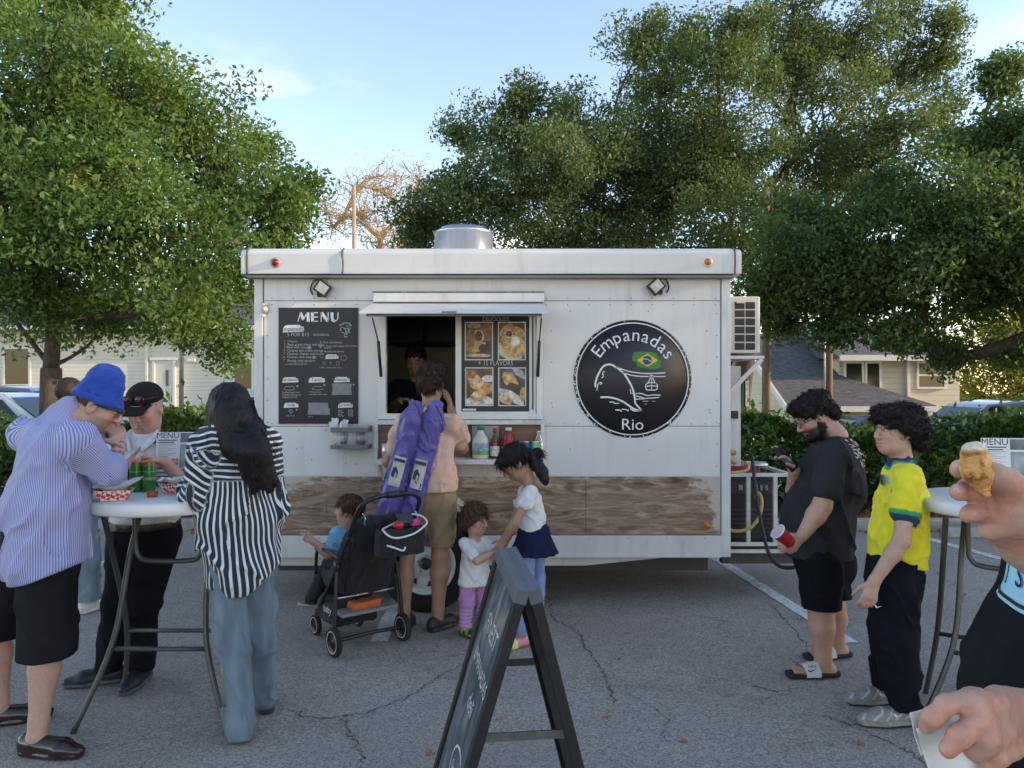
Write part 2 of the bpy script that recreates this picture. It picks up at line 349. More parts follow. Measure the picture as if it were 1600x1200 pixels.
def terr(x, y):
    r = np.clip((x-2)/4, 0, 1); down = np.interp(y, [8, 13.5, 17.5, 20, 30, 150], [.08, .02, -.5, -1.4, -1.4, -1.2]); up = np.interp(y, [8, 11.6, 12.2, 19, 21, 33, 150], [.1, .1, .02, .02, .12, .62, .8])
    return down*r+up*(1-r)
sheet('driveway', -60, 60, 11.4, 20, 60, 20, lambda x, y: terr(x, y), ASPH)
GRASS = mat('lawn_grass', (.10, .16, .03), .9, .35, 3, .8, 90)
sheet('lawn', -160, 160, 19.9, 220, 60, 50, lambda x, y: terr(x, y)+.004, GRASS)
MULCH = mat('mulch', (.10, .062, .035), .95, .45, 22, 1, 70)
sheet('planting_bed', -60, 60, 8.7, 11.5, 120, 6, lambda x, y: .085+.02*np.sin(x*3+y*5), MULCH)
CONC = mat('concrete', (.33, .31, .28), .9, .22, 9, .35, 80, dirt=.5)
kb = MB()
kb.box((-60, 8.55, -.05), (60, 8.7, .12)); k = kb.build('kerb', CONC, bevel=.015); k['kind'] = 'structure'
WHITE_LINE = mat('worn_line_paint', (.62, .61, .58), .85, .3, 30, .4, 90, dirt=.75)
for (xa, ya, xb, yb) in ((2.13, 4.84, 1.87, 7.6), (4.98, 4.9, 4.36, 8.2), (-.84, 4.86, -.9, 7.8), (-3.75, 4.9, -3.7, 8.2)):
    m_ = MB(); pts = [lerp(A(xa, ya), A(xb, yb), i/24) for i in range(25)]; w = [.105+.012*math.sin(i*2.3) for i in range(25)]
    for q in stroke2(pts, w): m_.add([(u, v, .004) for u, v in q], [(0, 1, 2, 3)])
    m_.build('painted_line', WHITE_LINE, lot, rel=False)
CRK = mat('crack_fill', (.085, .076, .068), .95)
def crack(pp, w=.012, seed=0):
    r = random.Random(seed); pts = spline([A(*p) for p in pp], 14); pts = [p+A(r.uniform(-1, 1), r.uniform(-1, 1))*.018 for p in pts]; m_ = MB()
    for q in stroke2(pts, [w*.75*r.uniform(.2, 1.1) for _ in pts]): m_.add([(u, v, .003) for u, v in q], [(0, 1, 2, 3)])
    m_.build('crack', CRK, lot, rel=False)
def G(px, py): y = F*H/(py-600); return ((px-800)/F*y, y)
crack([G(858, 935), G(866, 965), G(905, 990), G(912, 1010), G(938, 1042), G(955, 1075), G(962, 1100)], .013, 1)
crack([G(735, 1033), G(690, 1055), G(660, 1075), G(630, 1092), G(580, 1112), G(500, 1122), G(455, 1110)], .012, 2)
crack([G(1205, 945), G(1218, 960), G(1240, 985), G(1262, 1010)], .012, 3)
crack([G(1285, 1118), G(1330, 1135), G(1390, 1160), G(1440, 1190), G(1500, 1260)], .011, 4)
crack([G(535, 1120), G(548, 1150), G(566, 1180), G(570, 1230)], .011, 5)
crack([G(1180, 1073), G(1215, 1082)], .012, 6)
crack([G(1440, 880), G(1470, 900), G(1505, 925), G(1500, 940)], .012, 7)
crack([G(985, 1085), G(1040, 1120), G(1035, 1160)], .007, 8)
def wheel_stop(x, y, label):
    m_ = MB(); prof = [(-.08, 0), (.08, 0), (.06, .11), (-.06, .11)]
    m_.prism(prof, (x-.85, y, 0), (0, -1, 0), (0, 0, 1), -1.7)
    o = m_.build('wheel_stop', CONC, loc=(x, y, 0), bevel=.02); tag(o, label, 'wheel stop', 'concrete wheel stops at the head of the parking stalls')
wheel_stop(5.45, 8.2, 'low concrete wheel stop on the asphalt behind the right folding table')
wheel_stop(-2.35, 8.25, 'low concrete wheel stop between the striped woman and the trailer')
# ================================================================ leaves
def leaf_mat(name, rough=.5, tr=.42):
    m = bpy.data.materials.new(name); m.use_nodes = True; t = m.node_tree; b = t.nodes['Principled BSDF']; L = t.links.new
    a = nn(t, 'ShaderNodeAttribute'); a.attribute_name = 'col'; L(a.outputs['Color'], b.inputs['Base Color']); b.inputs['Roughness'].default_value = rough; b.inputs['Specular IOR Level'].default_value = .35
    tl = nn(t, 'ShaderNodeBsdfTranslucent'); mc = nn(t, 'ShaderNodeMix', data_type='RGBA', blend_type='MULTIPLY'); mc.inputs[0].default_value = 1; L(a.outputs['Color'], mc.inputs[6]); mc.inputs[7].default_value = (1.5, 1.5, .55, 1); L(mc.outputs[2], tl.inputs[0])
    ms = nn(t, 'ShaderNodeMixShader'); ms.inputs[0].default_value = tr; L(b.outputs[0], ms.inputs[1]); L(tl.outputs[0], ms.inputs[2]); L(ms.outputs[0], t.nodes['Material Output'].inputs[0]); return m
LEAF = leaf_mat('leaf'); LEAFG = leaf_mat('glossy_leaf', .32, .25)
def leaf_mesh(name, C, sz, cols, asp=.5, upb=.4, seed=0, aim=None):
    """one small bent leaf (two triangles) at every point of C"""
    r = np.random.default_rng(seed); n = len(C); d = r.normal(size=(n, 3)); d[:, 2] -= .25
    if aim is not None: d += aim
    d /= np.linalg.norm(d, axis=1)[:, None]; u = r.normal(size=(n, 3)); u[:, 2] += upb*2; s = np.cross(d, u); s /= np.linalg.norm(s, axis=1)[:, None]+1e-9; nn_ = np.cross(s, d)
    L = (sz*r.uniform(.6, 1.35, n))[:, None]; W = L*asp*.5; base = C-d*L*.5; mid = base+d*L*.5-nn_*L*.08; tip = base+d*L
    v = np.stack([base, mid+s*W+nn_*L*.1, tip, mid-s*W+nn_*L*.1], 1).reshape(-1, 3); q = np.arange(n*4).reshape(n, 4); q = np.concatenate([q[:, [0, 1, 2]], q[:, [0, 2, 3]]])
    me = npmesh(name, v, q, False); setcol(me, np.repeat(cols, 4, 0)); return me
BARK = mat('bark', (.085, .066, .05), .95, .35, 9, 1, 35, stretch=(3, 3, .7))
def tree(name, label, base, r0, fork, lobes, nleaf, lsz, c0, c1, seed, ntip=26, cat='tree', group=None, twig=.012, bark=None, clus=.20, asp=.5, warm=0.0, lk=.8, gap=.10):
    """trunk to the fork, boughs that branch from the nearest bough, twigs, then leaves through the crown's volume and in sprays on the twigs"""
    r = random.Random(seed); q = np.random.default_rng(seed); root = thing(name, base, label, cat, group); base = A(*base); fork = np.asarray(fork, float); tm = MB()
    tr = spline([base-A(0, 0, .2), lerp(base, fork, .5)+A(r.uniform(-.06, .06), 0, 0), fork], 4); tm.tube(tr, list(np.linspace(r0*1.25, r0*.95, len(tr))), 12)
    nodes = [fork]; par = [-1]; wt = [0.0]; own = [None]
    for lb in sorted(lobes, key=lambda l: np.linalg.norm(A(*l[:3])-fork)):
        c = A(*lb[:3]); j = min(range(len(nodes)), key=lambda i: np.linalg.norm(nodes[i]-c)+.30*np.linalg.norm(nodes[i]-fork)+(.8 if nodes[i][2] > c[2]+.6 else 0)); m = lerp(nodes[j], c, .5)+A(r.uniform(-.2, .2), r.uniform(-.2, .2), r.uniform(-.12, .2))*min(1, np.linalg.norm(c-nodes[j])*.5)
        nodes.append(m); par.append(j); wt.append(0); own.append(None); nodes.append(c); par.append(len(nodes)-2); wt.append(lb[3]**2); own.append(lb[3])
    W = list(wt)
    for i in range(len(nodes)-1, 0, -1): W[par[i]] += W[i]
    rad = [max(.008, r0*lk*(W[i]/W[0])**.48) for i in range(len(nodes))]; tips = []
    for i in range(1, len(nodes)):
        if par[par[i]] is not None and own[i] is not None:
            a_, m_, c_ = nodes[par[par[i]]], nodes[par[i]], nodes[i]; pt = spline([a_, m_, c_], 4); r1 = min(rad[i], r0*lk*.9); tm.tube(pt, list(np.linspace(r1*1.15, r1*.8, len(pt))), 7)
            R = own[i]
            for k in range(max(5, int(ntip*R*R/1.6))):
                d = unit(q.normal(size=3)); d[2] = d[2]*.8+.15; tip = c_+d*R*(.35+.75*r.random()**.6+(.3*r.random() if r.random() < .3 else 0)); st = pt[r.randrange(len(pt)//2, len(pt))]; m1 = lerp(st, tip, .5)+q.normal(size=3)*.10*R; rt = min(.03, r1*.5)+.003
                tm.tube([st, m1, tip], [rt, rt*.55, .003], 4, False); tips.append(tip)
                for _ in range(2): t2 = tip+q.normal(size=3)*.22*min(1, R)+A(0, 0, .05); tm.tube([lerp(m1, tip, .6), t2], [twig*.45, .002], 3, False); tips.append(t2)
    tm.build('trunk', bark or BARK, root)
    if nleaf:
        T = np.array(tips); ns = int(nleaf*.42); ix = q.integers(0, len(T), ns); gn = q.normal(size=(ns, 3)); gn *= np.minimum(1, 1.8/np.linalg.norm(gn, axis=1))[:, None]; C1 = T[ix]+gn*clus*np.array([1, 1, .75])
        LA = np.array([l[:4] for l in lobes]); pr_ = LA[:, 3]**2.2; nv = int(nleaf*.58/.72); li = q.choice(len(LA), nv, p=pr_/pr_.sum()); d = q.normal(size=(nv, 3)); d /= np.linalg.norm(d, axis=1)[:, None]; rr = LA[li, 3]*(.86+.7*vnoise(d*1.7+LA[li, :3], .8, seed))*q.random(nv)**.42; C2 = LA[li, :3]+d*rr[:, None]*np.array([1, 1, .9])
        C2 = C2[(vnoise(C2, .55, seed+3)+.5*vnoise(C2, .22, seed+4)) > -gap]; C = np.concatenate([C1, C2]); n_ = len(C)
        w = np.clip(.5+1.1*vnoise(C, .6, seed+7)+.5*(q.random(n_)-.5), 0, 1); cols = np.array(c0)[None]*(1-w[:, None])+np.array(c1)[None]*w[:, None]; cols *= (.7+.6*q.random((n_, 1)))
        if warm: k = (vnoise(C, .5, seed+8) > .5-warm*8) & (q.random(n_) < .4); cols[k] = np.array([.24, .18, .04])*(.5+q.random((k.sum(), 1)))
        me = leaf_mesh('crown', C-base, lsz, cols, asp, seed=seed); link('crown', me, LEAF, root)
    return root
def lob(lst, Y, dj, seed):
    r = random.Random(seed); out = []
    for (px, py, R) in lst:
        y = Y+r.uniform(-dj, dj); p = P(px, py, y); Rm = R/F*y; out.append((p[0], p[1], max(p[2], .9), Rm))
        for _ in range(0):
            a = r.uniform(0, 6.28); e = r.uniform(-.5, 1.3); dd = Rm*r.uniform(.62, .86); out.append((p[0]+dd*math.cos(a)*math.cos(e), p[1]+dd*math.sin(a)*math.cos(e), max(.9, p[2]+dd*math.sin(e)), Rm*r.uniform(.26, .42)))
    return out
LB = lob([(60,110,165),(150,70,100),(190,215,125),(320,235,88),(375,315,95),(60,320,165),(230,380,150),(350,430,85),(60,450,100),(448,305,34),(170,480,90),(290,500,70),(30,-40,150),(150,-30,80),(362,540,38),(-80,250,170),(-60,420,130),(400,245,30),(250,150,55),(420,390,45),(472,290,18),(120,300,120),(440,345,40)], 11.2, 1.3, 3)
tree('oak_tree', 'broad bright green oak with forked dark trunk behind the hedge, left of the trailer', (-6.75, 11.2, .09), .145, P(80, 575, 11.2), LB, 145000, .084, (.062, .125, .035), (.160, .245, .062), 5, 16, clus=.2, warm=.006)
LR1 = lob([(715,285,52),(668,345,36),(790,215,75),(760,320,100),(870,250,90),(955,225,75),(890,360,120),(1035,120,75),(1050,270,120),(1120,100,70),(1120,230,110),(1150,370,110),(1005,70,38),(650,372,34),(820,150,32),(990,330,110),(1075,50,38),(720,215,30),(870,185,38),(1150,40,38),(705,335,52)], 15.5, 1.4, 4)
tree('live_oak_tree', 'grey-green live oak with ragged crown rising behind the trailer roof vent', (3.4, 15.8, 0), .24, P(1010, 560, 15.6), LR1, 150000, .082, (.058, .100, .042), (.135, .190, .08), 6, 14, clus=.2, group='live oaks behind the trailer')
LR2 = lob([(1250,110,100),(1330,60,95),(1300,210,115),(1420,120,72),(1470,90,34),(1200,290,95),(1390,210,80),(1240,10,75),(1470,180,42),(1480,40,30),(1400,20,55),(1190,130,55),(1320,320,100)], 17.2, 1.2, 5)
tree('live_oak_tree', 'tallest live oak with open spreading limbs showing sky, right of the trailer', (4.95, 17.4, -.2), .2, P(1185, 430, 17.3), LR2, 85000, .088, (.058, .100, .042), (.135, .185, .08), 7, 14, clus=.2, gap=.02, group='live oaks behind the trailer')
LR3 = lob([(1545,215,62),(1562,125,36),(1300,420,100),(1400,385,110),(1500,340,110),(1585,320,110),(1240,455,52),(1345,455,62),(1460,430,88),(1570,450,105),(1212,410,44),(1590,545,50),(1440,530,26),(1300,520,20),(1390,300,60),(1235,350,60),(1660,400,150),(1680,250,130),(1222,505,22),(1395,525,18),(1475,565,16),(1190,470,30)], 12.0, 1.0, 6)
r3 = tree('shade_tree', 'dense dark green tree with low hanging boughs at the right edge', (8.6, 12.0, .05), .19, P(1625, 520, 12.0), LR3, 140000, .084, (.048, .095, .034), (.110, .170, .058), 8, 14, clus=.2)
LR4 = lob([(1560,560,55),(1600,600,50),(1520,600,28),(1650,560,70),(1580,500,60),(1530,640,26),(1600,650,40)], 31, 1.5, 7)
tree('yellow_tree', 'sunlit yellow-green tree far behind the two-storey house', (20, 31, -1.4), .25, P(1570, 640, 31), LR4, 20000, .15, (.15, .17, .03), (.32, .28, .05), 9, 5, clus=.5)
DRY = mat('dry_twigs', (.40, .30, .20), .9, .25, 6)
LBR = lob([(560,335,52),(610,305,52),(655,325,48),(520,355,42),(595,370,55),(655,285,34),(508,318,30),(695,325,38),(640,380,45),(560,292,32),(600,275,28)], 33, 1.6, 8)
tree('bare_tree', 'leafless tan tree lit by low sun beyond the trailer roof', (-5.6, 33, .6), .22, P(595, 470, 33), LBR, 13000, .075, (.34, .2, .09), (.45, .30, .13), 10, 30, bark=DRY, twig=.05, clus=.5)
# unseen tree copies added right of the lot to block the low sun
for i, (x, y, rz, s, src) in enumerate(((14.0, 2.6, 1.0, 1.0, r3), (13.5, -2.5, 2.2, 1.05, r3), (17.5, .5, 3.4, 1.15, r3), (18.0, 5.5, .3, 1.1, r3), (20.5, -4.0, 5.0, 1.2, r3))):
    t = src.copy(); COL.objects.link(t); t.location = (x, y, 0); t.rotation_euler.z = rz; t.scale = (s, s, s); t['group'] = 'unseen trees added right of the lot to block the sun'; t['label'] = 'unseen tree added beyond the right edge to shade the lot'
    for ch in src.children:
        c = ch.copy(); COL.objects.link(c); c.parent = t
# ---------------------------------------------------------------- hedges
def hedge(name, label, x0, x1, y0, y1, h, n, seed, c0, c1):
    q = np.random.default_rng(seed); root = thing(name, ((x0+x1)/2, (y0+y1)/2, .08), label, 'hedge'); b = A(*root.location); st = MB(); r = random.Random(seed)
    top = lambda x: h*(1+.10*np.sin(x*1.9+seed)+.07*np.sin(x*4.3+1))
    for i in range(int((x1-x0)*2)):
        x = x0+(i+.5)*.5; y = r.uniform(y0+.3, y1-.3); st = MB(); st.tube([(x, y, .05), (x+r.uniform(-.15, .15), y+r.uniform(-.15, .15), h*.5), (x+r.uniform(-.4, .4), y+r.uniform(-.4, .4), h*.92)], [.02, .014, .004], 5, False); st.build('stem', BARK, root)
    m = n; X = q.uniform(x0, x1, m); Yd = q.beta(.55, 1.1, m); Y = y0+(y1-y0)*Yd; Z = .12+top(X)*(1-q.random(m)**1.7*.93); edge = .22*np.sin(X*3.1+Z*4)+.12*np.sin(X*7.7-Z*6); Y = Y+edge*(1-Yd)+.35*np.maximum(0, Z/h-.75)*(1-Yd)
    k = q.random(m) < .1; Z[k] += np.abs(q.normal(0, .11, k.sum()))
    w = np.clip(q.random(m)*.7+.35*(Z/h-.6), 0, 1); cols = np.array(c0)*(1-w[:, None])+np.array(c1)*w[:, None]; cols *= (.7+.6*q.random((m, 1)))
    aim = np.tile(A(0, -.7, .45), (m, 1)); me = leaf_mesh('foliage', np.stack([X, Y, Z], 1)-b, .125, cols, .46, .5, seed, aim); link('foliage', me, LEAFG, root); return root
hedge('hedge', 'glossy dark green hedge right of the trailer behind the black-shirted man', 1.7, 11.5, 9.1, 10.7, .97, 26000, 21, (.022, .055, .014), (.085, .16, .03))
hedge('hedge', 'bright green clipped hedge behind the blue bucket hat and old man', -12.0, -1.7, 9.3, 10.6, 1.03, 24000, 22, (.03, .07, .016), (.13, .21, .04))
LIT = leaf_mat('dead_leaf', .8, .1)
q = np.random.default_rng(5); n = 9000; C = np.stack([q.uniform(-12, 12, n), 8.7+q.beta(1, 1.3, n)*1.5, np.full(n, .11)+q.random(n)*.03], 1)
k = q.random(n) < .12; C[k, 1] = 8.52-np.abs(q.normal(0, .1, k.sum())); C[k, 2] = .012
cols = np.array([.22, .12, .06])*(.4+.9*q.random((n, 1)))*np.array([1, .95, .9])
o = link('leaf_litter', leaf_mesh('leaf_litter', C, .075, cols, .5, 1.5, 6), LIT); tag(o, 'brown fallen leaves lying under the hedges', 'leaf litter', kind='stuff')
me = MB(); me.add([(-.028, 0, .004), (0, -.014, .012), (.034, 0, .006), (0, .015, .014), (-.01, 0, .004)], [(0, 1, 4), (1, 2, 4), (2, 3, 4), (3, 0, 4)])
FL = mat('tan_dead_leaf', (.36, .19, .09), .8, .3, 40)
LFL = ['farthest back, in front of the logo', 'second from the back, in front of the logo', 'right of the chalkboard, level with its lower bar', 'seen between the legs of the chalkboard', 'just left of the chalkboard frame', 'at the bottom left of the chalkboard', 'midway between chalkboard and white sandals', 'nearest the bottom edge, right of the chalkboard', 'in front of the teenager, left of his trainers', 'beside the branching crack right of the jeans']
for i, (px, py) in enumerate(((980, 990), (968, 1031), (949, 1122), (854, 1146), (780, 1125), (672, 1178), (1137, 1087), (1068, 1160), (1342, 1163), (541, 1128))):
    gx, gy = G(px, py); o = me.build('fallen_leaf', FL, loc=(0, 0, 0)) if i == 0 else fl0.copy()
    if i == 0: fl0 = o
    else: COL.objects.link(o)
    o.location = (gx, gy, .003); o.rotation_euler.z = i*1.7; o.scale = (.75+.1*(i % 3),)*3; tag(o, 'small tan dead leaf on the asphalt '+LFL[i], 'leaf', 'dead leaves scattered on the asphalt')
# ================================================================ far buildings, poles, cars
def siding(name, col, pitch):
    m = bpy.data.materials.new(name); m.use_nodes = True; t = m.node_tree; b = t.nodes['Principled BSDF']; L = t.links.new; b.inputs['Roughness'].default_value = .7
    tc = nn(t, 'ShaderNodeTexCoord'); s = nn(t, 'ShaderNodeSeparateXYZ'); L(tc.outputs['Object'], s.inputs[0]); d = nn(t, 'ShaderNodeMath', operation='DIVIDE'); L(s.outputs['Z'], d.inputs[0]); d.inputs[1].default_value = pitch
    f = nn(t, 'ShaderNodeMath', operation='FRACT'); L(d.outputs[0], f.inputs[0]); bp = nn(t, 'ShaderNodeBump'); bp.inputs['Distance'].default_value = .03; bp.inputs['Strength'].default_value = 1; bp.invert = True; L(f.outputs[0], bp.inputs['Height']); L(bp.outputs[0], b.inputs['Normal'])
    n = nn(t, 'ShaderNodeTexNoise'); n.inputs['Scale'].default_value = 1.5; L(tc.outputs['Object'], n.inputs['Vector']); r = nn(t, 'ShaderNodeMapRange'); r.inputs[3].default_value = .88; r.inputs[4].default_value = 1.08; L(n.outputs['Fac'], r.inputs[0])
    g = nn(t, 'ShaderNodeMapRange'); g.inputs[1].default_value = .93; g.inputs[2].default_value = .97; g.inputs[3].default_value = 1; g.inputs[4].default_value = .6; L(f.outputs[0], g.inputs[0]); q = nn(t, 'ShaderNodeMath', operation='MULTIPLY'); L(r.outputs[0], q.inputs[0]); L(g.outputs[0], q.inputs[1])  # dark line at each board's upper edge: lap shadow painted into the colour
    mu = nn(t, 'ShaderNodeMix', data_type='RGBA', blend_type='MULTIPLY'); mu.inputs[0].default_value = 1; mu.inputs[6].default_value = (*col, 1); L(q.outputs[0], mu.inputs[7]); L(mu.outputs[2], b.inputs['Base Color']); return m
TRIM = mat('house_trim', (.72, .70, .64), .6, .06); GLASSD = mat('dark_glass', (.012, .022, .020), .08, .2, .7, spec=.6); SHING = mat('shingles', (.105, .10, .10), .95, .35, 7, 1, 24, stretch=(1, 1, 3))
def window(par, x0, x1, z0, z1, y, w=.09, fr=None):
    f = MB(); f.box((x0-w, y-.05, z1), (x1+w, y-.001, z1+w)); f.box((x0-w, y-.07, z0-w), (x1+w, y-.001, z0)); f.box((x0-w, y-.05, z0), (x0, y-.001, z1)); f.box((x1, y-.05, z0), (x1+w, y-.001, z1)); o = f.build('window', TRIM, par)
    g = MB(); g.box((x0, y-.02, z0), (x1, y-.002, z1)); g.build('pane', GLASSD, o)
    if fr: s_ = MB(); s_.box((x0, y-.035, (z0+z1)/2-.025), (x1, y-.021, (z0+z1)/2+.025)); s_.build('sash', TRIM, o)
b1 = thing('cream_building', (-17, 34, .5), 'long cream clapboard building with a white door beyond the left oak', 'building')
w = MB(); w.box((-34, 34, .3), (-7.5, 44, 4.2)); w.build('wall', siding('cream_siding', (.68, .63, .53), .17), b1)
w = MB(); w.prism([(33.3, 4.1), (44.7, 4.1), (39, 6.4)], (-34.5, 0, 0), (0, 1, 0), (0, 0, 1), 27.5); w.build('roof', SHING, b1)
w = MB(); w.box((-34.5, 33.26, 3.98), (-7, 33.34, 4.16)); w.build('gutter', TRIM, b1)
window(b1, -22.4, -21.35, 1.62, 3.18, 34); window(b1, -12.25, -11.5, 1.42, 2.7, 34); window(b1, -27.5, -26.4, 1.62, 3.18, 34)
d = MB(); d.box((-15.85, 33.9, .62), (-15.75, 33.999, 2.78)); d.box((-14.95, 33.9, .62), (-14.85, 33.999, 2.78)); d.box((-15.95, 33.86, 2.68), (-14.75, 33.999, 2.8)); dd = d.build('door', TRIM, b1)
d = MB(); d.box((-15.75, 33.95, .62), (-14.95, 33.998, 2.68)); d.build('leaf', mat('door_paint', (.62, .60, .55), .5, .05), dd)
d = MB(); d.box((-15.28, 33.93, 1.55), (-15.16, 33.949, 2.25)); d.build('pane', GLASSD, dd); d = MB(); d.cyl((-15.05, 33.88, 1.5), (-15.05, 33.95, 1.5), .03, 10); d.build('door_handle', mat('steel', (.5, .5, .5), .3, .05, metal=1), dd)
d = MB(); d.box((-16.15, 33.88, .5), (-16.05, 33.998, 4.0)); d.build('downspout', TRIM, b1)
d = MB(); d.box((-14.3, 33.8, 2.62), (-13.95, 33.998, 2.76)); d.build('wall_light', TRIM, b1)
d = MB(); d.box((-14.72, 33.95, 1.5), (-14.64, 33.998, 1.62)); d.build('call_button', mat('dark_plastic', (.03, .03, .03), .5), b1)
h1 = thing('yellow_house', (9, 22, -1.4), 'cream clapboard house with dark shingle roofs behind the right hedge', 'house'); YS = siding('yellow_siding', (.60, .54, .38), .16)
w = MB(); w.box((7.32, 20.1, -1.6), (9.1, 28.1, 1.12)); w.add([(7.32, 20.1, 1.12), (7.32, 28.1, 1.12), (7.32, 24.1, 3.0)], [(0, 2, 1)]); w.build('wall', YS, h1)
sl_ = lambda y: 1.0+(y-19.8)*.49
w = MB(); rp = [(7.05, 19.75), (10.9, 19.75), (9.1, 21.4), (9.1, 24.1), (7.05, 24.1)]; w.add([(x, y, sl_(y)+.1) for x, y in rp]+[(x, y, sl_(y)) for x, y in rp], [(0,1,2,3,4), (9,8,7,6,5)]+[(i, i+5, (i+1) % 5+5, (i+1) % 5) for i in range(5)])
w.add([(7.05, 24.1, 3.21), (9.1, 24.1, 3.21), (9.1, 28.4, 1.1), (7.05, 28.4, 1.1)], [(0, 1, 2, 3)]); w.add([(10.9, 19.75, 1.08), (10.9, 23, 1.08), (9.1, 21.4, 1.88)], [(0, 1, 2)]); w.build('roof', SHING, h1)
w = MB(); w.bar((7.04, 19.72, .99), (7.04, 24.1, 3.13), .05, .16); w.bar((7.04, 24.1, 3.13), (7.04, 28.4, 1.0), .05, .16); w.build('rake_board', TRIM, h1)
w = MB(); w.box((7.05, 19.66, .92), (10.9, 19.74, 1.06)); w.build('gutter', TRIM, h1)
w = MB(); w.box((9.1, 21.4, -1.6), (12.45, 28, 2.4)); w.build('upper_wall', YS, h1)
w = MB(); w.box((9.1, 20.6, -1.6), (10.6, 21.39, .95)); w.build('porch_wall', YS, h1)
w = MB(); w.prism([(20.9, 2.36), (28.5, 2.36), (24.7, 3.6)], (8.9, 0, 0), (0, 1, 0), (0, 0, 1), 3.75); w.build('upper_roof', SHING, h1)
w = MB(); w.box((8.9, 20.84, 2.26), (12.65, 20.92, 2.42)); w.build('upper_gutter', TRIM, h1)
window(h1, 9.28, 9.72, 1.62, 2.2, 21.4, .06); window(h1, 9.86, 10.2, 1.35, 2.2, 21.4, .06); window(h1, 11.3, 12.0, 1.55, 2.2, 21.4, .06, True)
w = MB(); w.box((10.95, 21.3, .9), (11.03, 21.398, 2.3)); w.build('downspout', TRIM, h1)
WOODP = mat('pole_wood', (.20, .15, .10), .9, .3, 8, .6, 30, stretch=(6, 6, .5))
def pole(name, x, y, z0, h, r, m, label): w = MB(); w.tube([(x, y, z0), (x+.01, y, h*.5), (x, y, h)], [r*1.1, r, r*.88], 12); o = w.build(name, m, loc=(x, y, z0)); return tag(o, label, 'pole')
pole('utility_pole', 4.62, 14.0, -.1, 5.2, .075, WOODP, 'slim brown wooden pole beside the air conditioner bracket')
p2 = pole('utility_pole', 7.4, 18.0, -.6, 6.5, .09, WOODP, 'weathered wooden pole with a silver conduit in front of the house roof')
w = MB(); w.tube([(7.29, 17.93, -.6), (7.29, 17.93, 5.5)], .022, 8); w.build('conduit', mat('zinc', (.6, .61, .62), .35, .1, metal=.8), p2)
pole('utility_pole', -5.34, 26, .2, 8.35, .075, mat('tan_pole', (.40, .29, .18), .85, .15, 4), 'tan wooden pole standing in front of the bare tree above the trailer roof')
pole('lamp_post', -8.6, 20, .05, 5.2, .055, mat('grey_metal', (.27, .26, .25), .5, .15, metal=.4), 'grey metal post in front of the cream building, right of its white door')
sg = thing('speed_sign', (3.66, 12.1, .05), 'small white speed limit sign on a black post beyond the trailer end', 'sign')
w = MB(); w.box((3.64, 12.08, .05), (3.68, 12.12, 1.68)); w.build('post', mat('black_metal', (.015, .015, .016), .45), sg)
ca, sa = math.cos(1.12), math.sin(1.12); ex = A(ca, sa, 0); en = np.cross(ex, A(0, 0, 1)); w = MB(); oo = A(3.66, 12.1, 1.28)+en*.035; w.prism([(-.14, 0), (.14, 0), (.14, .4), (-.14, .4)], oo, ex, A(0, 0, 1), .006); w.build('plate', mat('sign_white', (.7, .7, .68), .5), sg)
w = MB(); letter(w, '15', .19, oo+en*.008+A(0, 0, .05), ex, A(0, 0, 1)); letter(w, 'SPEED', .075, oo+en*.008+A(0, 0, .32), ex, A(0, 0, 1)); letter(w, 'LIMIT', .075, oo+en*.008+A(0, 0, .245), ex, A(0, 0, 1)); w.build('lettering', mat('sign_black', (.01, .01, .01), .5), sg)
RUB = mat('tyre_rubber', (.016, .016, .017), .85, .2, 30, .3, 80); CHR = mat('bright_metal', (.62, .62, .63), .25, .05, metal=1)
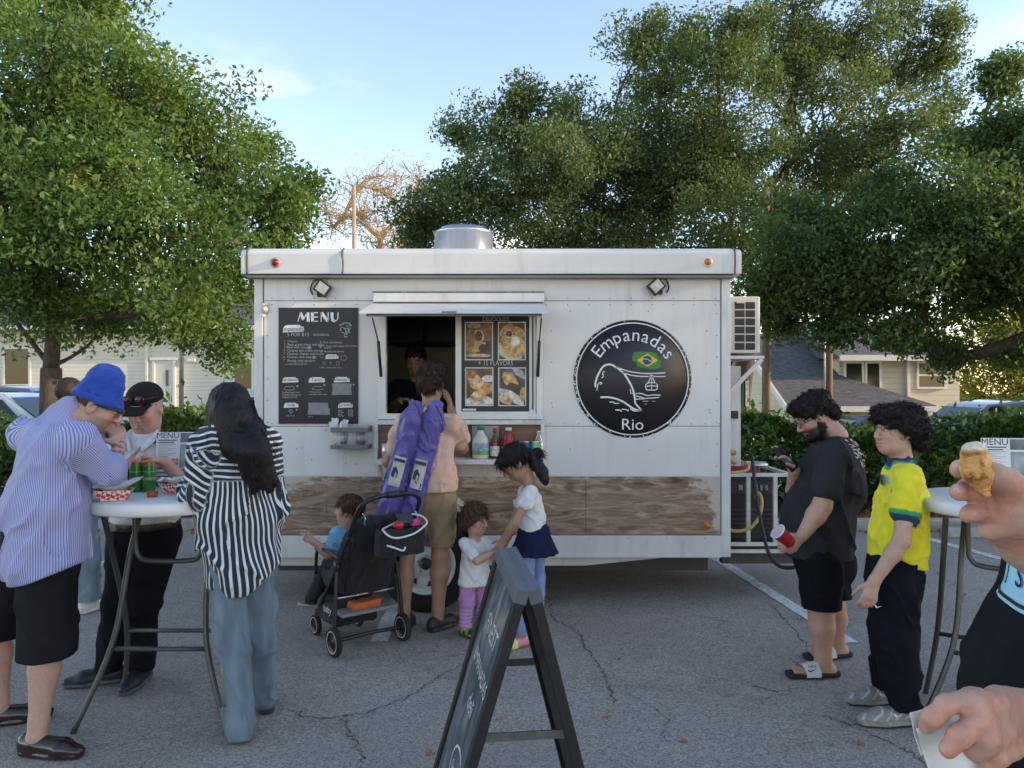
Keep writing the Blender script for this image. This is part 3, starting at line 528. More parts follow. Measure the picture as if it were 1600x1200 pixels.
def car(x, y, z, paint, label, Hh=1.42, Ln=4.6, flip=1, suv=False):
    root = thing('parked_car', (x, y, z), label, 'car', 'cars parked beyond the hedges'); q = Hh/1.42
    lo_ = [(-.5, .32), (-.5, .55), (-.47, .72), (-.30, .80), (.30, .80), (.42, .72), (.5, .6), (.5, .3)] if not suv else [(-.5, .32), (-.49, .8), (-.28, .86), (.44, .88), (.5, .7), (.5, .3)]
    hi_ = [(-.24, .80), (-.10, 1.34), (.02, 1.42), (.18, 1.40), (.38, .80)] if not suv else [(-.25, .86), (-.12, 1.36), (.05, 1.42), (.38, 1.38), (.46, .88)]
    def loft(prof, wb, wt, z0, z1):
        m_ = MB(); n_ = len(prof); R_ = []
        for s_ in (-1, -.86, .86, 1):
            for u, v in prof:
                t = (v-z0)/(z1-z0); hw = (wb*(1-t)+wt*t); R_.append((x+flip*u*Ln*(1 if abs(s_) < 1 else .985), y+s_*hw, z+(v if abs(s_) < 1 else z0+(v-z0)*.96)*q))
        for a in range(3): m_.add(R_[a*n_:(a+2)*n_], [(i, (i+1) % n_, n_+(i+1) % n_, n_+i) for i in range(n_)], True)
        m_.add(R_[:n_], [tuple(range(n_))]); m_.add(R_[-n_:], [tuple(reversed(range(n_)))]); return m_
    loft(lo_, .88, .84, .3, .85).build('body', paint, root, bevel=.03); loft(hi_, .80, .60, .8, 1.42).build('roof', paint, root, bevel=.03)
    for s_ in (-1, 1):
        for a, b in (((hi_[0], hi_[1], 0), 0), ((0, 0, 0), 1)):
            pass
        n_ = MB(); zb, zt = .84, 1.30; wv = lambda v: (.80+(.60-.80)*(v-.8)/.62)+.012
        pts = [(-.20, zb), (-.095, zt), (.045, zt+.03), (.045, zb)]; n_.add([(x+flip*u*Ln, y+s_*wv(v), z+v*q) for u, v in pts], [(0, 1, 2, 3) if s_*flip < 0 else (3, 2, 1, 0)]); n_.build('side_window', GLASSD, root)
        n_ = MB(); pts = [(.065, zb), (.065, zt+.03), (.19 if not suv else .36, zt+.01), (.31 if not suv else .42, zb)]; n_.add([(x+flip*u*Ln, y+s_*wv(v), z+v*q) for u, v in pts], [(0, 1, 2, 3) if s_*flip < 0 else (3, 2, 1, 0)]); n_.build('side_window', GLASSD, root)
        for u in (-.31, .30):
            t_ = MB(); t_.lathe([(.20, -.1), (.30, -.1), (.33, -.06), (.33, .06), (.30, .1), (.20, .1)], (x+flip*u*Ln, y+s_*.78, z+.33), (0, 1, 0), 20); wh = t_.build('wheel', RUB, root); t_ = MB(); t_.lathe([(.0, .075*1), (.19, .09), (.21, .1)], (x+flip*u*Ln, y+s_*.785, z+.33), (0, s_, 0), 16); t_.build('rim', CHR, wh)
        t_ = MB(); t_.box((x+flip*-.503*Ln-.02, y+s_*.55-.16, z+.58*q), (x+flip*-.503*Ln+.04, y+s_*.55+.16, z+.70*q)); t_.build('headlight', mat('lamp_glass', (.6, .62, .62), .1), root)
    for (a, b, nm) in ((hi_[0], hi_[1], 'windscreen'), (hi_[-1], hi_[-2], 'rear_window')):
        n_ = MB(); P_ = []
        for (t, e) in ((.1, -1), (.1, 1), (.88, 1), (.88, -1)):
            u = a[0]*(1-t)+b[0]*t; v = a[1]*(1-t)+b[1]*t; P_.append((x+flip*(u+(-.004 if nm == 'windscreen' else .004))*Ln, y+e*(.80+(.60-.80)*(v-.8)/.62)*.86, z+v*q+.012))
        n_.add(P_, [(0, 1, 2, 3)]); n_.build(nm, GLASSD, root)
    return root
PB = mat('black_paint', (.012, .013, .015), .25, .1, 2, coat=1); PW = mat('pale_blue_paint', (.45, .55, .62), .3, .05, 2, coat=1); PG = mat('grey_paint', (.10, .11, .12), .3, .05, 2, coat=1); PN = mat('blue_paint', (.06, .12, .18), .3, .05, 2, coat=1)
car(8.35, 13.3, .02, PB, 'black car nearest the hedge, its roof behind the menu stand', 1.34)
car(8.4, 17.2, -.5, PB, 'dark low car behind the curly-haired teenager', 1.42, flip=-1)
car(-9.6, 13.8, .02, PW, 'pale blue car with its roof above the left hedge', 1.46)
car(-10.9, 17.0, .02, PG, 'dark grey wagon parked behind the pale blue car', 1.58, flip=-1, suv=True)
car(-4.35, 15.0, .02, PN, 'dark blue car glimpsed between striped woman and trailer', 1.40, flip=-1)
# ================================================================ food trailer
TY = 5.65; K = F/TY
tx = lambda px, Y=TY: (px-800)/F*Y
tz = lambda py, Y=TY: H-(py-600)/F*Y
TR = thing('food_trailer', (0, 6.6, 0), 'white food trailer with wood-look band, menu board and round black logo', 'food trailer')
WP = mat('trailer_white', (.665, .655, .63), .36, .07, 1.1, .10, 3, dirt=.20, dsc=3.0, dst=(3.2, 3, .35)); WP2 = mat('trailer_trim_white', (.63, .625, .605), .4, .08, 3, dirt=.30, dsc=4, dst=(2.5, 2, .5))
ALU = mat('brushed_metal', (.62, .62, .62), .32, .12, 30, metal=.9, stretch=(.3, .3, 12)); BLK = mat('black_board', (.0105, .0115, .017), .45, .1, 3); LETW = mat('white_vinyl', (.70, .70, .69), .5, .08, 40)
DGREY = mat('dark_interior', (.05, .05, .052), .7); BLKM = mat('black_metal', (.015, .015, .016), .45); STEEL = mat('stainless', (.55, .55, .55), .28, .1, 8, metal=1)
def TB(name, x0, x1, z0, z1, y0, y1, m, parent=TR, bevel=.003, label=None): b = MB(); b.box((x0, y0, z0), (x1, y1, z1)); return b.build(name, m, parent, bevel=bevel, label=label)
XL, XR = tx(398), tx(1141); g_ = .0018; YB = 7.75
W0, W1 = tx(592), tx(848)
SEAM = tz(666); UP = tz(470)
# skins of the front wall, each sheet a panel of its own
for (a, b, z0, z1) in ((412, 511, UP, 2.43), (511, 1126, UP, 2.43), (412, 592, SEAM, UP), (848, 1126, SEAM, UP), (412, 592, tz(743), SEAM), (848, 1126, tz(743), SEAM)):
    TB('panel', tx(a)+g_, tx(b)-g_, z0+g_, z1-g_, TY, TY+.02, WP)
TB('panel', W0+g_, W1-g_, tz(743)+g_, tz(724), TY, TY+.02, WP); TB('panel', W0+g_, W1-g_, tz(486), UP-g_, TY, TY+.02, WP)
b = MB(); b.box((XL+.03, TY+.021, tz(870)+.03), (W0, TY+.05, 2.43)); b.box((W1, TY+.021, tz(870)+.03), (XR-.03, TY+.05, 2.43)); b.box((W0, TY+.021, tz(870)+.03), (W1, TY+.05, tz(655))); b.box((W0, TY+.021, tz(486)), (W1, TY+.05, 2.43))
b.box((XL+.004, TY+.03, .37), (XL+.05, YB, 2.43)); b.box((XR-.05, TY+.03, .37), (XR-.004, YB, 2.43)); b.box((XL+.05, YB-.05, .37), (XR-.05, YB, 2.43)); b.box((XL+.05, TY+.05, .37), (XR-.05, YB-.05, .42)); b.box((XL+.05, TY+.05, 2.40), (XR-.05, YB-.05, 2.43))
b.build('wall', mat('inner_wall', (.42, .42, .41), .5, .06), TR)
TB('corner_post', XL, tx(411), tz(870), 2.43, TY-.012, TY+.03, WP2); TB('corner_post', tx(1127), XR, tz(870), 2.43, TY-.012, TY+.03, WP2)
# wood-look band in sheets
def woodmat():
    m = bpy.data.materials.new('weathered_wood_print'); m.use_nodes = True; t = m.node_tree; b = t.nodes['Principled BSDF']; L = t.links.new; b.inputs['Roughness'].default_value = .55
    tc = nn(t, 'ShaderNodeTexCoord'); mp = nn(t, 'ShaderNodeMapping'); mp.inputs['Scale'].default_value = (.8, 1, 5.0); L(tc.outputs['Object'], mp.inputs[0])
    n = nn(t, 'ShaderNodeTexNoise'); n.inputs['Scale'].default_value = 3.2; n.inputs['Detail'].default_value = 9; n.inputs['Roughness'].default_value = .62; n.inputs['Distortion'].default_value = 2.2; L(mp.outputs[0], n.inputs['Vector'])
    cr = nn(t, 'ShaderNodeValToRGB'); e = cr.color_ramp.elements; e[0].position = .28; e[0].color = (.07, .042, .025, 1); e[1].position = .74; e[1].color = (.54, .43, .33, 1)
    for p, c in ((.42, (.19, .12, .073, 1)), (.53, (.29, .195, .13, 1)), (.63, (.40, .295, .21, 1))): x = e.new(p); x.color = c
    L(n.outputs['Fac'], cr.inputs[0])
    # torn print, white sheet showing along the top edge and at the right end
    s = nn(t, 'ShaderNodeSeparateXYZ'); L(tc.outputs['Object'], s.inputs[0]); n2 = nn(t, 'ShaderNodeTexNoise'); n2.inputs['Scale'].default_value = 4.5; n2.inputs['Detail'].default_value = 8; n2.inputs['Roughness'].default_value = .68; mp2 = nn(t, 'ShaderNodeMapping'); mp2.inputs['Scale'].default_value = (.7, 1, 1.6); L(tc.outputs['Object'], mp2.inputs[0]); L(mp2.outputs[0], n2.inputs['Vector'])
    def rng(src, a, b_, c, d): r = nn(t, 'ShaderNodeMapRange'); L(src, r.inputs[0]); [setattr(r.inputs[i+1], 'default_value', v) for i, v in enumerate((a, b_, c, d))]; return r.outputs[0]
    def add(a, b_): q = nn(t, 'ShaderNodeMath', operation='ADD'); L(a, q.inputs[0]); L(b_, q.inputs[1]); return q.outputs[0]
    top = rng(s.outputs['Z'], .82, .96, 0, .20); rt = rng(s.outputs['X'], 1.25, 1.53, 0, .26); lf = rng(s.outputs['X'], -.95, -1.6, 0, .07)
    k = rng(add(add(add(n2.outputs['Fac'], top), rt), lf), .66, .73, 0, .85)
    mx = nn(t, 'ShaderNodeMix', data_type='RGBA'); L(k, mx.inputs[0]); L(cr.outputs[0], mx.inputs[6]); mx.inputs[7].default_value = (.55, .49, .42, 1); L(mx.outputs[2], b.inputs['Base Color']); return m
WOODB = woodmat()
for a, b in ((412, 511), (511, 704), (704, 915), (915, 1126)): TB('wood_panel', tx(a)+.0004, tx(b)-.0004, tz(835), tz(743)-g_, TY-.002, TY+.02, WOODB)
TB('skirt', tx(412), tx(1126), tz(870), tz(836), TY-.03, TY+.02, WP2)
TB('band_trim', tx(412), tx(1126), tz(744.5), tz(742.3), TY-.006, TY, WP2, bevel=0)
b = MB(); b.prism([(tx(435), .375), (tx(1105), .375), (tx(915), .285), (tx(435), .285)], (0, TY+.13, 0), (1, 0, 0), (0, 0, 1), .08); b.build('chassis_rail', WP2, TR)
b = MB(); b.box((XL+.1, TY+.25, .20), (XR-.1, YB-.1, .372)); b.build('underfloor_light_block', DGREY, TR)  # floor box hung low to block light and darken the ground beneath
# roof cap with rounded front
b = MB(); pr = [(TY+.04, 2.415), (TY-.10, 2.425), (TY-.105, 2.57), (TY-.09, 2.60), (TY-.05, 2.615), (TY+.04, 2.62), (YB+.08, 2.62), (YB+.08, 2.415)]
def cap(nm, x0, x1, gx=0, sc_=1.0, m=WP):
    q = [(TY+.0+(y-TY)*sc_ if y < TY else y, 2.415+(z-2.415)*sc_) for y, z in pr]; b = MB(); b.prism(q, (x0, 0, 0), (0, 1, 0), (0, 0, 1), x1-x0); return b.build(nm, m, TR, bevel=.006)
xa, xb, xc, xd, xe = tx(376, 5.55), tx(386, 5.55), tx(535, 5.55), tx(1148, 5.55), tx(1159, 5.55)
cap('roof_end_cap', xa, xb-.002, sc_=.97); cap('roof_edge', xb+.002, xc-.002); cap('roof_edge', xc+.002, xd-.002); cap('roof_end_cap', xd+.002, xe, sc_=.97)
TB('drip_rail', xb, xd, 2.40, 2.4145, TY-.09, TY-.012, mat('caulk_grey', (.2, .2, .2), .7), bevel=0)
def seal(pts): b = MB(); b.tube(spline(pts, 4), .006, 6); b.build('sealant', mat('dark_caulk', (.09, .09, .09), .8), TR)
seal([(xc, TY-.108, 2.425), (xc+.006, TY-.11, 2.5), (xc-.003, TY-.108, 2.575), (xc, TY-.05, 2.618)]); seal([(xb, TY-.105, 2.42), (xb, TY-.108, 2.58), (xb, TY-.05, 2.617)]); seal([(xd, TY-.105, 2.42), (xd, TY-.108, 2.58), (xd, TY-.05, 2.617)])
for px, py, colr, ring in ((430, 410, (.20, .012, .012), (.45, .30, .28)), (1106, 409, (.55, .16, .03), (.75, .72, .68))):
    x, z = tx(px, 5.54), tz(py, 5.54); b = MB(); b.lathe([(.0, .006), (.036, .006), (.038, 0)], (x, TY-.105, z), (0, -1, 0), 20); q = b.build('clearance_light', mat('ring'+str(px), ring, .35), TR); b = MB(); b.lathe([(.0, .026), (.014, .024), (.023, .016), (.026, .004)], (x, TY-.107, z), (0, -1, 0), 18); b.build('lens', mat('lens'+str(px), colr, .25, .3, 60), q)
x, z = tx(1103, 5.64), tz(821, 5.64); b = MB(); b.lathe([(.0, .02), (.022, .016), (.03, .004), (.034, 0)], (x, TY-.003, z), (0, -1, 0), 18); b.build('marker_light', mat('amber', (.42, .13, .02), .3, .35, 50), TR)
# rivets
b = MB()
def riv(px, py, y=TY): b.lathe([(0, .003), (.004, .0025), (.006, 0)], (tx(px), y-.0005, tz(py)), (0, -1, 0), 6)
for px in list(range(425, 590, 21))+list(range(860, 1126, 22)): riv(px, 662); riv(px, 672) if px % 2 else None
for px in range(425, 1126, 33): riv(px, 476); riv(px, 466)
for py in range(490, 740, 34): riv(1120, py); riv(418, py)
for px, py in ((862, 517), (1104, 517), (862, 566), (891, 486), (1013, 486), (1104, 568), (1108, 640), (1109, 645), (862, 630), (863, 636), (891, 702), (1015, 703), (472, 700), (463, 701), (540, 724), (557, 725), (487, 718)): riv(px, py)
for px in range(440, 1126, 60): riv(px, 840, TY-.03)
o = b.build('rivet', mat('rivet_metal', (.38, .37, .36), .5, .2), TR); o['kind'] = 'stuff'
# service window
WF = mat('window_frame_white', (.70, .70, .68), .4, .06, 8, dirt=.2); b = MB(); fy0, fy1 = TY-.035, TY+.03
b.box((W0, fy0, tz(655)), (tx(604), fy1, tz(487))); b.box((tx(838), fy0, tz(655)), (W1, fy1, tz(487))); b.box((tx(604), fy0, tz(655)), (tx(838), fy1, tz(646))); b.box((tx(604), fy0, tz(490)), (tx(838), fy1, tz(487)))
win = b.build('service_window', WF, TR, bevel=.003)
b = MB(); b.box((tx(712), TY-.02, tz(646)), (tx(721), TY+.015, tz(490))); b.box((tx(827), TY-.02, tz(646)), (tx(837.5), TY+.015, tz(490))); b.box((tx(721), TY-.02, tz(646)), (tx(827), TY+.015, tz(643))); b.build('sash', WF, win, bevel=.002)
b = MB(); b.box((tx(831.5), TY-.026, tz(640)), (tx(833.5), TY-.021, tz(492))); b.build('sash_groove', DGREY, win)
b = MB(); b.box((tx(721), TY-.008, tz(643)), (tx(827), TY+.006, tz(490))); pos = b.build('poster', mat('poster_black', (.012, .016, .018), .4, .1), win, label='dark poster with four food photographs and small lettering')
X_, Z_ = A(1, 0, 0), A(0, 0, 1)
b = MB(); letter(b, 'DELICIOUS!!!', .042, (tx(775), TY-.0095, tz(501.6)), X_, Z_, sxy=(.82, 1)); letter(b, '+ 15 FLAVORS', .052, (tx(774.5), TY-.0095, tz(571)), X_, Z_, sxy=(.8, 1)); b.build('poster_lettering', mat('poster_grey', (.42, .43, .43), .5), win)
b = MB(); b.box((tx(723), TY-.0100, tz(641.5)), (tx(744), TY-.0085, tz(638.5))); b.build('poster_tag', LETW, win)
def blob(cx, cy, rx, ry, n=16, j=.12, rot=0, seed=0):
    r = random.Random(seed); out = []
    for i in range(n): a = 2*math.pi*i/n; k = 1+r.uniform(-j, j); u, v = rx*math.cos(a)*k, ry*math.sin(a)*k; out.append((cx+u*math.cos(rot)-v*math.sin(rot), cy+u*math.sin(rot)+v*math.cos(rot)))
    return out
FOODS = [ ((.075, .04, .022), [((.30, .17, .07), blob(.3, .35, .34, .2, seed=1, rot=.2)), ((.42, .26, .10), blob(.45, .36, .3, .16, seed=2, rot=.1)), ((.20, .11, .06), blob(.8, .75, .35, .25, seed=3)), ((.48, .36, .22), blob(.48, .63, .22, .2, seed=4)), ((.06, .035, .02), blob(.48, .63, .15, .14, seed=5)), ((.05, .03, .02), blob(.68, .3, .18, .13, seed=6)), ((.28, .27, .25), blob(.3, .93, .3, .08, seed=7)), ((.22, .10, .04), blob(.2, .62, .16, .3, seed=8)), ((.5, .4, .28), blob(.5, .1, .48, .05, seed=9))]),
  ((.09, .075, .03), [((.5, .46, .40), blob(.5, .3, .52, .38, seed=11)), ((.44, .28, .10), blob(.3, .8, .28, .16, seed=12, rot=.5)), ((.40, .27, .10), blob(.75, .75, .26, .14, seed=13, rot=-.4)), ((.46, .30, .12), blob(.25, .48, .22, .18, seed=14, rot=.7)), ((.56, .36, .14), blob(.36, .22, .17, .17, seed=15)), ((.50, .31, .11), blob(.66, .2, .16, .2, seed=16)), ((.54, .35, .14), blob(.88, .3, .15, .22, seed=17)), ((.55, .5, .42), blob(.38, .7, .18, .12, seed=18)), ((.20, .03, .02), blob(.38, .7, .13, .085, seed=19)), ((.68, .65, .52), blob(.64, .49, .18, .13, seed=20)), ((.75, .73, .62), blob(.64, .49, .14, .1, seed=21))]),
  ((.13, .06, .03), [((.60, .58, .55), blob(.5, .1, .6, .16, seed=31)), ((.55, .52, .5), blob(.85, .72, .25, .1, seed=32)), ((.58, .35, .15), blob(.38, .62, .34, .2, seed=33, rot=-.5)), ((.66, .46, .22), blob(.45, .58, .22, .13, seed=34, rot=-.3)), ((.50, .27, .10), blob(.8, .45, .22, .16, seed=35)), ((.60, .34, .14), blob(.46, .25, .3, .15, seed=36, rot=.1)), ((.70, .52, .28), blob(.42, .28, .2, .09, seed=37)), ((.32, .16, .06), blob(.15, .85, .25, .12, seed=38))]),
  ((.06, .055, .06), [((.38, .36, .34), blob(.75, .9, .35, .1, seed=41, rot=-.6)), ((.12, .13, .2), blob(.4, .95, .3, .05, seed=42, rot=-.5)), ((.56, .33, .11), blob(.42, .68, .36, .18, seed=43, rot=-.5)), ((.64, .42, .17), blob(.4, .72, .25, .1, seed=44, rot=-.5)), ((.10, .04, .025), blob(.6, .48, .3, .12, seed=45, rot=-.3)), ((.07, .03, .02), blob(.72, .4, .2, .1, seed=46)), ((.62, .58, .5), blob(.45, .24, .55, .14, seed=47, rot=-.35)), ((.60, .42, .22), blob(.25, .15, .3, .12, seed=48, rot=-.2)), ((.5, .3, .1), blob(.92, .3, .12, .2, seed=49))])]
for i, (x0, x1, y0, y1) in enumerate(((726.5, 770.5, 503, 563), (778, 821.5, 503, 563), (727, 771, 574, 634.5), (778.5, 822, 574, 634.5))):
    b = MB(); b.box((tx(x0), TY-.011, tz(y1)), (tx(x1), TY-.0085, tz(y0))); ph = b.build('photo_border', mat('photo_white', (.62, .60, .56), .5), win)
    ox, oz, w_, h_ = tx(x0)+.008, tz(y1)+.008, tx(x1)-tx(x0)-.016, tz(y0)-tz(y1)-.016; bgc, sh = FOODS[i]; pts = [(bgc, [(0, 0), (1, 0), (1, 1), (0, 1)])]+sh; vs_ = []; fs_ = []; cs = []
    for k, (cc, pl) in enumerate(pts):
        o0 = len(vs_); vs_ += [(ox+min(max(u, 0), 1)*w_, TY-.0118-.00025*k, oz+min(max(v, 0), 1)*h_) for u, v in pl]; fs_.append(tuple(range(o0, len(vs_)))); cs += [cc]*len(pl)
    me = bpy.data.meshes.new('food_print'); me.from_pydata((np.array(vs_)-np.array(root_loc(win))).tolist(), [], fs_); setcol(me, np.array(cs)); o = link('food_print', me, mat('food_ink', (1, 1, 1), .4, .5, 38, attr=True), None); o.parent = win; o.matrix_parent_inverse.identity()
# interior things that belong to the trailer
TB('hood', tx(560), tx(730), 2.0, 2.38, 7.0, 7.68, DGREY); TB('fridge', tx(740, 7.3), tx(800, 7.3), .43, 2.1, 7.2, 7.69, mat('pale_steel', (.40, .41, .41), .35)); TB('counter', W0-.4, W1+.3, 1.00, 1.05, TY+.1, TY+.42, STEEL); 
b = MB(); b.box((tx(655, 7.6), 7.66, 1.0), (tx(735, 7.6), 7.695, 2.0)); b.build('splash_sheet', mat('pale_steel', (.40, .41, .41), .35), TR)
for px in (590, 640, 690): TB('cupboard_door', tx(px-22, 7.0), tx(px+22, 7.0), 2.02, 2.36, 6.975, 6.995, BLKM)
# awning: hinge box and flap held by two gas struts
TB('awning_box', tx(583, 5.6), tx(850, 5.6), tz(472, 5.6), tz(458, 5.6), TY-.06, TY-.001, WP2, bevel=.006)
b = MB(); b.tube([(tx(583), TY-.03, tz(457)), (tx(850), TY-.03, tz(457))], .006, 6); hb = b.build('hinge_rod', mat('rusty_grey', (.22, .2, .18), .7), TR)
for px in (632, 672, 712, 752, 795, 838): TB('hinge', tx(px)-.02, tx(px)+.02, tz(459.5), tz(456), TY-.045, TY-.02, mat('rusty_grey', (.22, .2, .18), .7), bevel=0)
hy, hz_, oy, oz_ = TY-.01, tz(473.5), 5.05, tz(487, 5.05); fl = MB(); x0h, x1h, x0o, x1o = tx(583), tx(849), tx(561, 5.05), tx(858, 5.05); fl.add([(x0h, hy, hz_), (x1h, hy, hz_), (x1o, oy, oz_), (x0o, oy, oz_), (x0h, hy, hz_-.018), (x1h, hy, hz_-.018), (x1o, oy, oz_-.012), (x0o, oy, oz_-.012)], [(3, 2, 1, 0), (4, 5, 6, 7), (0, 1, 5, 4), (1, 2, 6, 5), (2, 3, 7, 6), (3, 0, 4, 7)]); flap = fl.build('awning_flap', WP, TR)
b = MB(); b.box((tx(572, 5.08), 5.08, oz_-.026), (tx(847, 5.08), 5.11, oz_-.006)); b.build('edge_rail', mat('grey_rail', (.13, .13, .135), .5), flap)
b = MB(); b.box((tx(705, 5.05)-.06, 5.04, oz_-.008), (tx(705, 5.05)+.035, 5.0485, oz_+.002)); b.build('latch', mat('rusty_grey', (.22, .2, .18), .7), flap)
for px in (597.5, 840): b = MB(); x = tx(px); b.cyl((x, TY-.06, tz(588)), (x+.005, TY-.20, tz(540)+.02), .011, 10); b.cyl((x+.005, TY-.19, tz(540)+.01), (x+.01, TY-.46, tz(490, 5.2)-.03), .005, 8); b.build('gas_strut', BLKM, TR)
# counter shelf under the window
sy = 5.42; b = MB(); b.box((tx(588, sy), sy, 1.062), (tx(850, sy), TY-.001, 1.094)); b.build('shelf', mat('chipped_white', (.66, .65, .62), .6, .15, 20, dirt=.6), TR, bevel=.003)
b = MB(); b.box((tx(592), TY-.015, 1.094), (tx(846), TY-.001, tz(662))); b.build('shelf_back', mat('brown_board', (.20, .10, .055), .5, .3, 4, stretch=(.5, 1, 6)), TR)
TB('shelf_rail', tx(585), tx(852), tz(663), tz(656), TY-.05, TY-.016, mat('chipped_white', (1, 1, 1)))
for px in (589, 847.5): TB('shelf_post', tx(px)-.014, tx(px)+.014, 1.05, tz(655.5), TY-.055, TY-.0165, WP2)
for px in (600, 842): b = MB(); b.bar((tx(px), TY-.01, .93), (tx(px), sy+.05, 1.055), .02, .012); b.build('shelf_bracket', WP2, TR)
# menu board
b = MB(); b.box((tx(436), TY-.012, tz(662)), (tx(560), TY-.001, tz(481))); mb_ = b.build('menu_board', BLK, TR, label='black menu board with white lettering and word pills')
my = TY-.0135; b = MB()
def MU(u, v): return (tx(425+u/5), tz(470+v/5))
def strk(pl, w):
    for q in stroke2([MU(*p) for p in pl], w): b.add([(u, my, v) for u, v in q], [(0, 1, 2, 3)])
T1, T2 = .011, .0215      # thin and thick strokes of the poster capitals
strk([(206, 164), (228, 92)], T1*.6); strk([(226, 92), (250, 150)], T2*.9); strk([(250, 150), (278, 92)], T1*.6); strk([(283, 92), (288, 164)], T2)
strk([(320, 92), (320, 164)], T2); 
for y in (95, 128, 161): strk([(320, y), (362, y)], T1*.7)
strk([(388, 164), (388, 92)], T1*.6); strk([(390, 94), (440, 162)], T2); strk([(442, 164), (442, 92)], T1*.6)
strk([(472, 92), (472, 135), (478, 152), (495, 162)], T2); strk([(490, 161), (508, 155), (518, 138), (519, 92)], T1*.7)
b.build('menu_title', LETW, mb_)
pill = lambda u0, v0, u1, v1: [(u0, v1), (u0+.02*(u1-u0), v0+.45*(v1-v0)), (u0+.10*(u1-u0), v0+.1*(v1-v0)), (u0+.22*(u1-u0), v0), (u0+.80*(u1-u0), v0), (u0+.84*(u1-u0), v0+.2*(v1-v0)), (u0+.96*(u1-u0), v0+.22*(v1-v0)), (u1, v0+.6*(v1-v0)), (u0+.97*(u1-u0), v0+.9*(v1-v0))]
for (box_, word, sz) in (((88, 190, 256, 248), 'Empanadas', .042), ((84, 597, 212, 640), 'Sandwich', .036), ((290, 597, 417, 640), 'Tacos', .036), ((487, 595, 613, 638), 'Dessert', .036), ((96, 796, 212, 836), 'Side', .036), ((519, 796, 634, 836), 'Drinks', .036), ((419, 419, 525, 455), 'Combos', .032)):
    b = MB(); b.add([(MU(*p)[0], my, MU(*p)[1]) for p in pill(*box_)][::-1], [tuple(range(9))]); b.build('word_pill', LETW, mb_); b = MB(); c_ = MU((box_[0]+box_[2])/2, box_[3]-12); letter(b, word, sz, (c_[0], my-.001, c_[1]), X_, Z_); b.build('pill_lettering', BLK, mb_)
for pl in ([(472, 645), (626, 645), (622, 690), (628, 735), (469, 735), (478, 690)], [(286, 795), (442, 797), (444, 840), (456, 842), (453, 890), (283, 888), (284, 850), (290, 845)]):
    b = MB(); b.add([(MU(*p)[0], my, MU(*p)[1]) for p in pl][::-1], [tuple(range(len(pl)))]); b.build('blank_patch', mat('grey_patch', (.22, .22, .225), .6, .15, 30), mb_)
b = MB()
for (t, u, v, s) in (('5 FOR $13', 122, 278, .036), ('INDIVIDUAL', 325, 274, .022), ('1', 98, 325, .022), ('Cheese', 124, 325, .024), ('2', 98, 350, .022), ('Beef, green olives and eggs', 124, 350, .0245), ('3', 98, 372, .022), ('Beef with cheese', 120, 372, .0245), ('4', 95, 396, .022), ('Chicken and cream cheese', 120, 398, .0245), ('5', 95, 420, .022), ('Chicken, cheese and bacon', 120, 422, .0245), ('6', 92, 446, .022), ('Chicken with jalapeno', 120, 448, .0245), ('7', 92, 472, .022), ('Shrimp with catupiry', 122, 476, .0245), ('8  Ham and cheese', 378, 332, .021), ('9  Guava with cheese and cinnamon', 404, 359, .018), ('Banana', 412, 374, .018), ('10  Nutella and banana', 378, 403, .019), ('all flavors may contain nuts', 105, 502, .015), ('1 drink, 2 empanadas, fries', 370, 526, .015), ('Grilled beef and', 82, 722, .02), ('melted cheese on', 82, 741, .02), ('toasted bread', 82, 759, .02), ('Three corn', 296, 718, .018), ('tortillas with salsa', 296, 736, .018), ('Small fries', 115, 902, .016), ('Soda', 520, 860, .016), ('Water', 520, 875, .016), ('Juice', 520, 890, .016), ('Coffee', 520, 904, .016), ('$2.50', 598, 860, .016), ('$1.50', 598, 875, .016), ('$3.00', 598, 890, .016), ('$2.00', 598, 904, .016), ('ask us', 285, 908, .014)):
    p = MU(u, v); letter(b, t, s, (p[0], my, p[1]), X_, Z_, 'LEFT')
b.build('menu_lettering', mat('board_text', (.42, .42, .43), .5), mb_)
b = MB()
for pl, w in (([(100, 690), (112, 668), (165, 668), (180, 684), (172, 696), (108, 697), (100, 690)], .004), ([(315, 690), (335, 668), (385, 670), (405, 690), (360, 697), (315, 690)], .004), ([(135, 860), (150, 848), (168, 865), (155, 878), (135, 860)], .006), ([(540, 438), (548, 430), (580, 430), (588, 450), (570, 466), (546, 464), (540, 438)], .003), ([(400, 480), (425, 480), (420, 498), (404, 498), (400, 480)], .003), ([(455, 480), (468, 480), (462, 500), (455, 480)], .003), ([(505, 478), (526, 474), (528, 500), (506, 502), (505, 478)], .003), ([(375, 430), (400, 448)], .004), ([(135, 488), (280, 486)], .003)): strk(pl, w)
for u, v, r_ in ((297, 367, 14), (332, 443, 13), (202, 667, 9), (411, 657, 9), (640, 655, 7), (197, 851, 7), (372, 350, 7), (392, 350, 7), (382, 360, 9)): b.add([(MU(u+r_*math.cos(a*.6283), 0)[0], my, MU(0, v-r_*math.sin(a*.6283))[1]) for a in range(10)], [tuple(range(10))])
b.build('menu_drawing', mat('board_text2', (.30, .30, .31), .5), mb_)
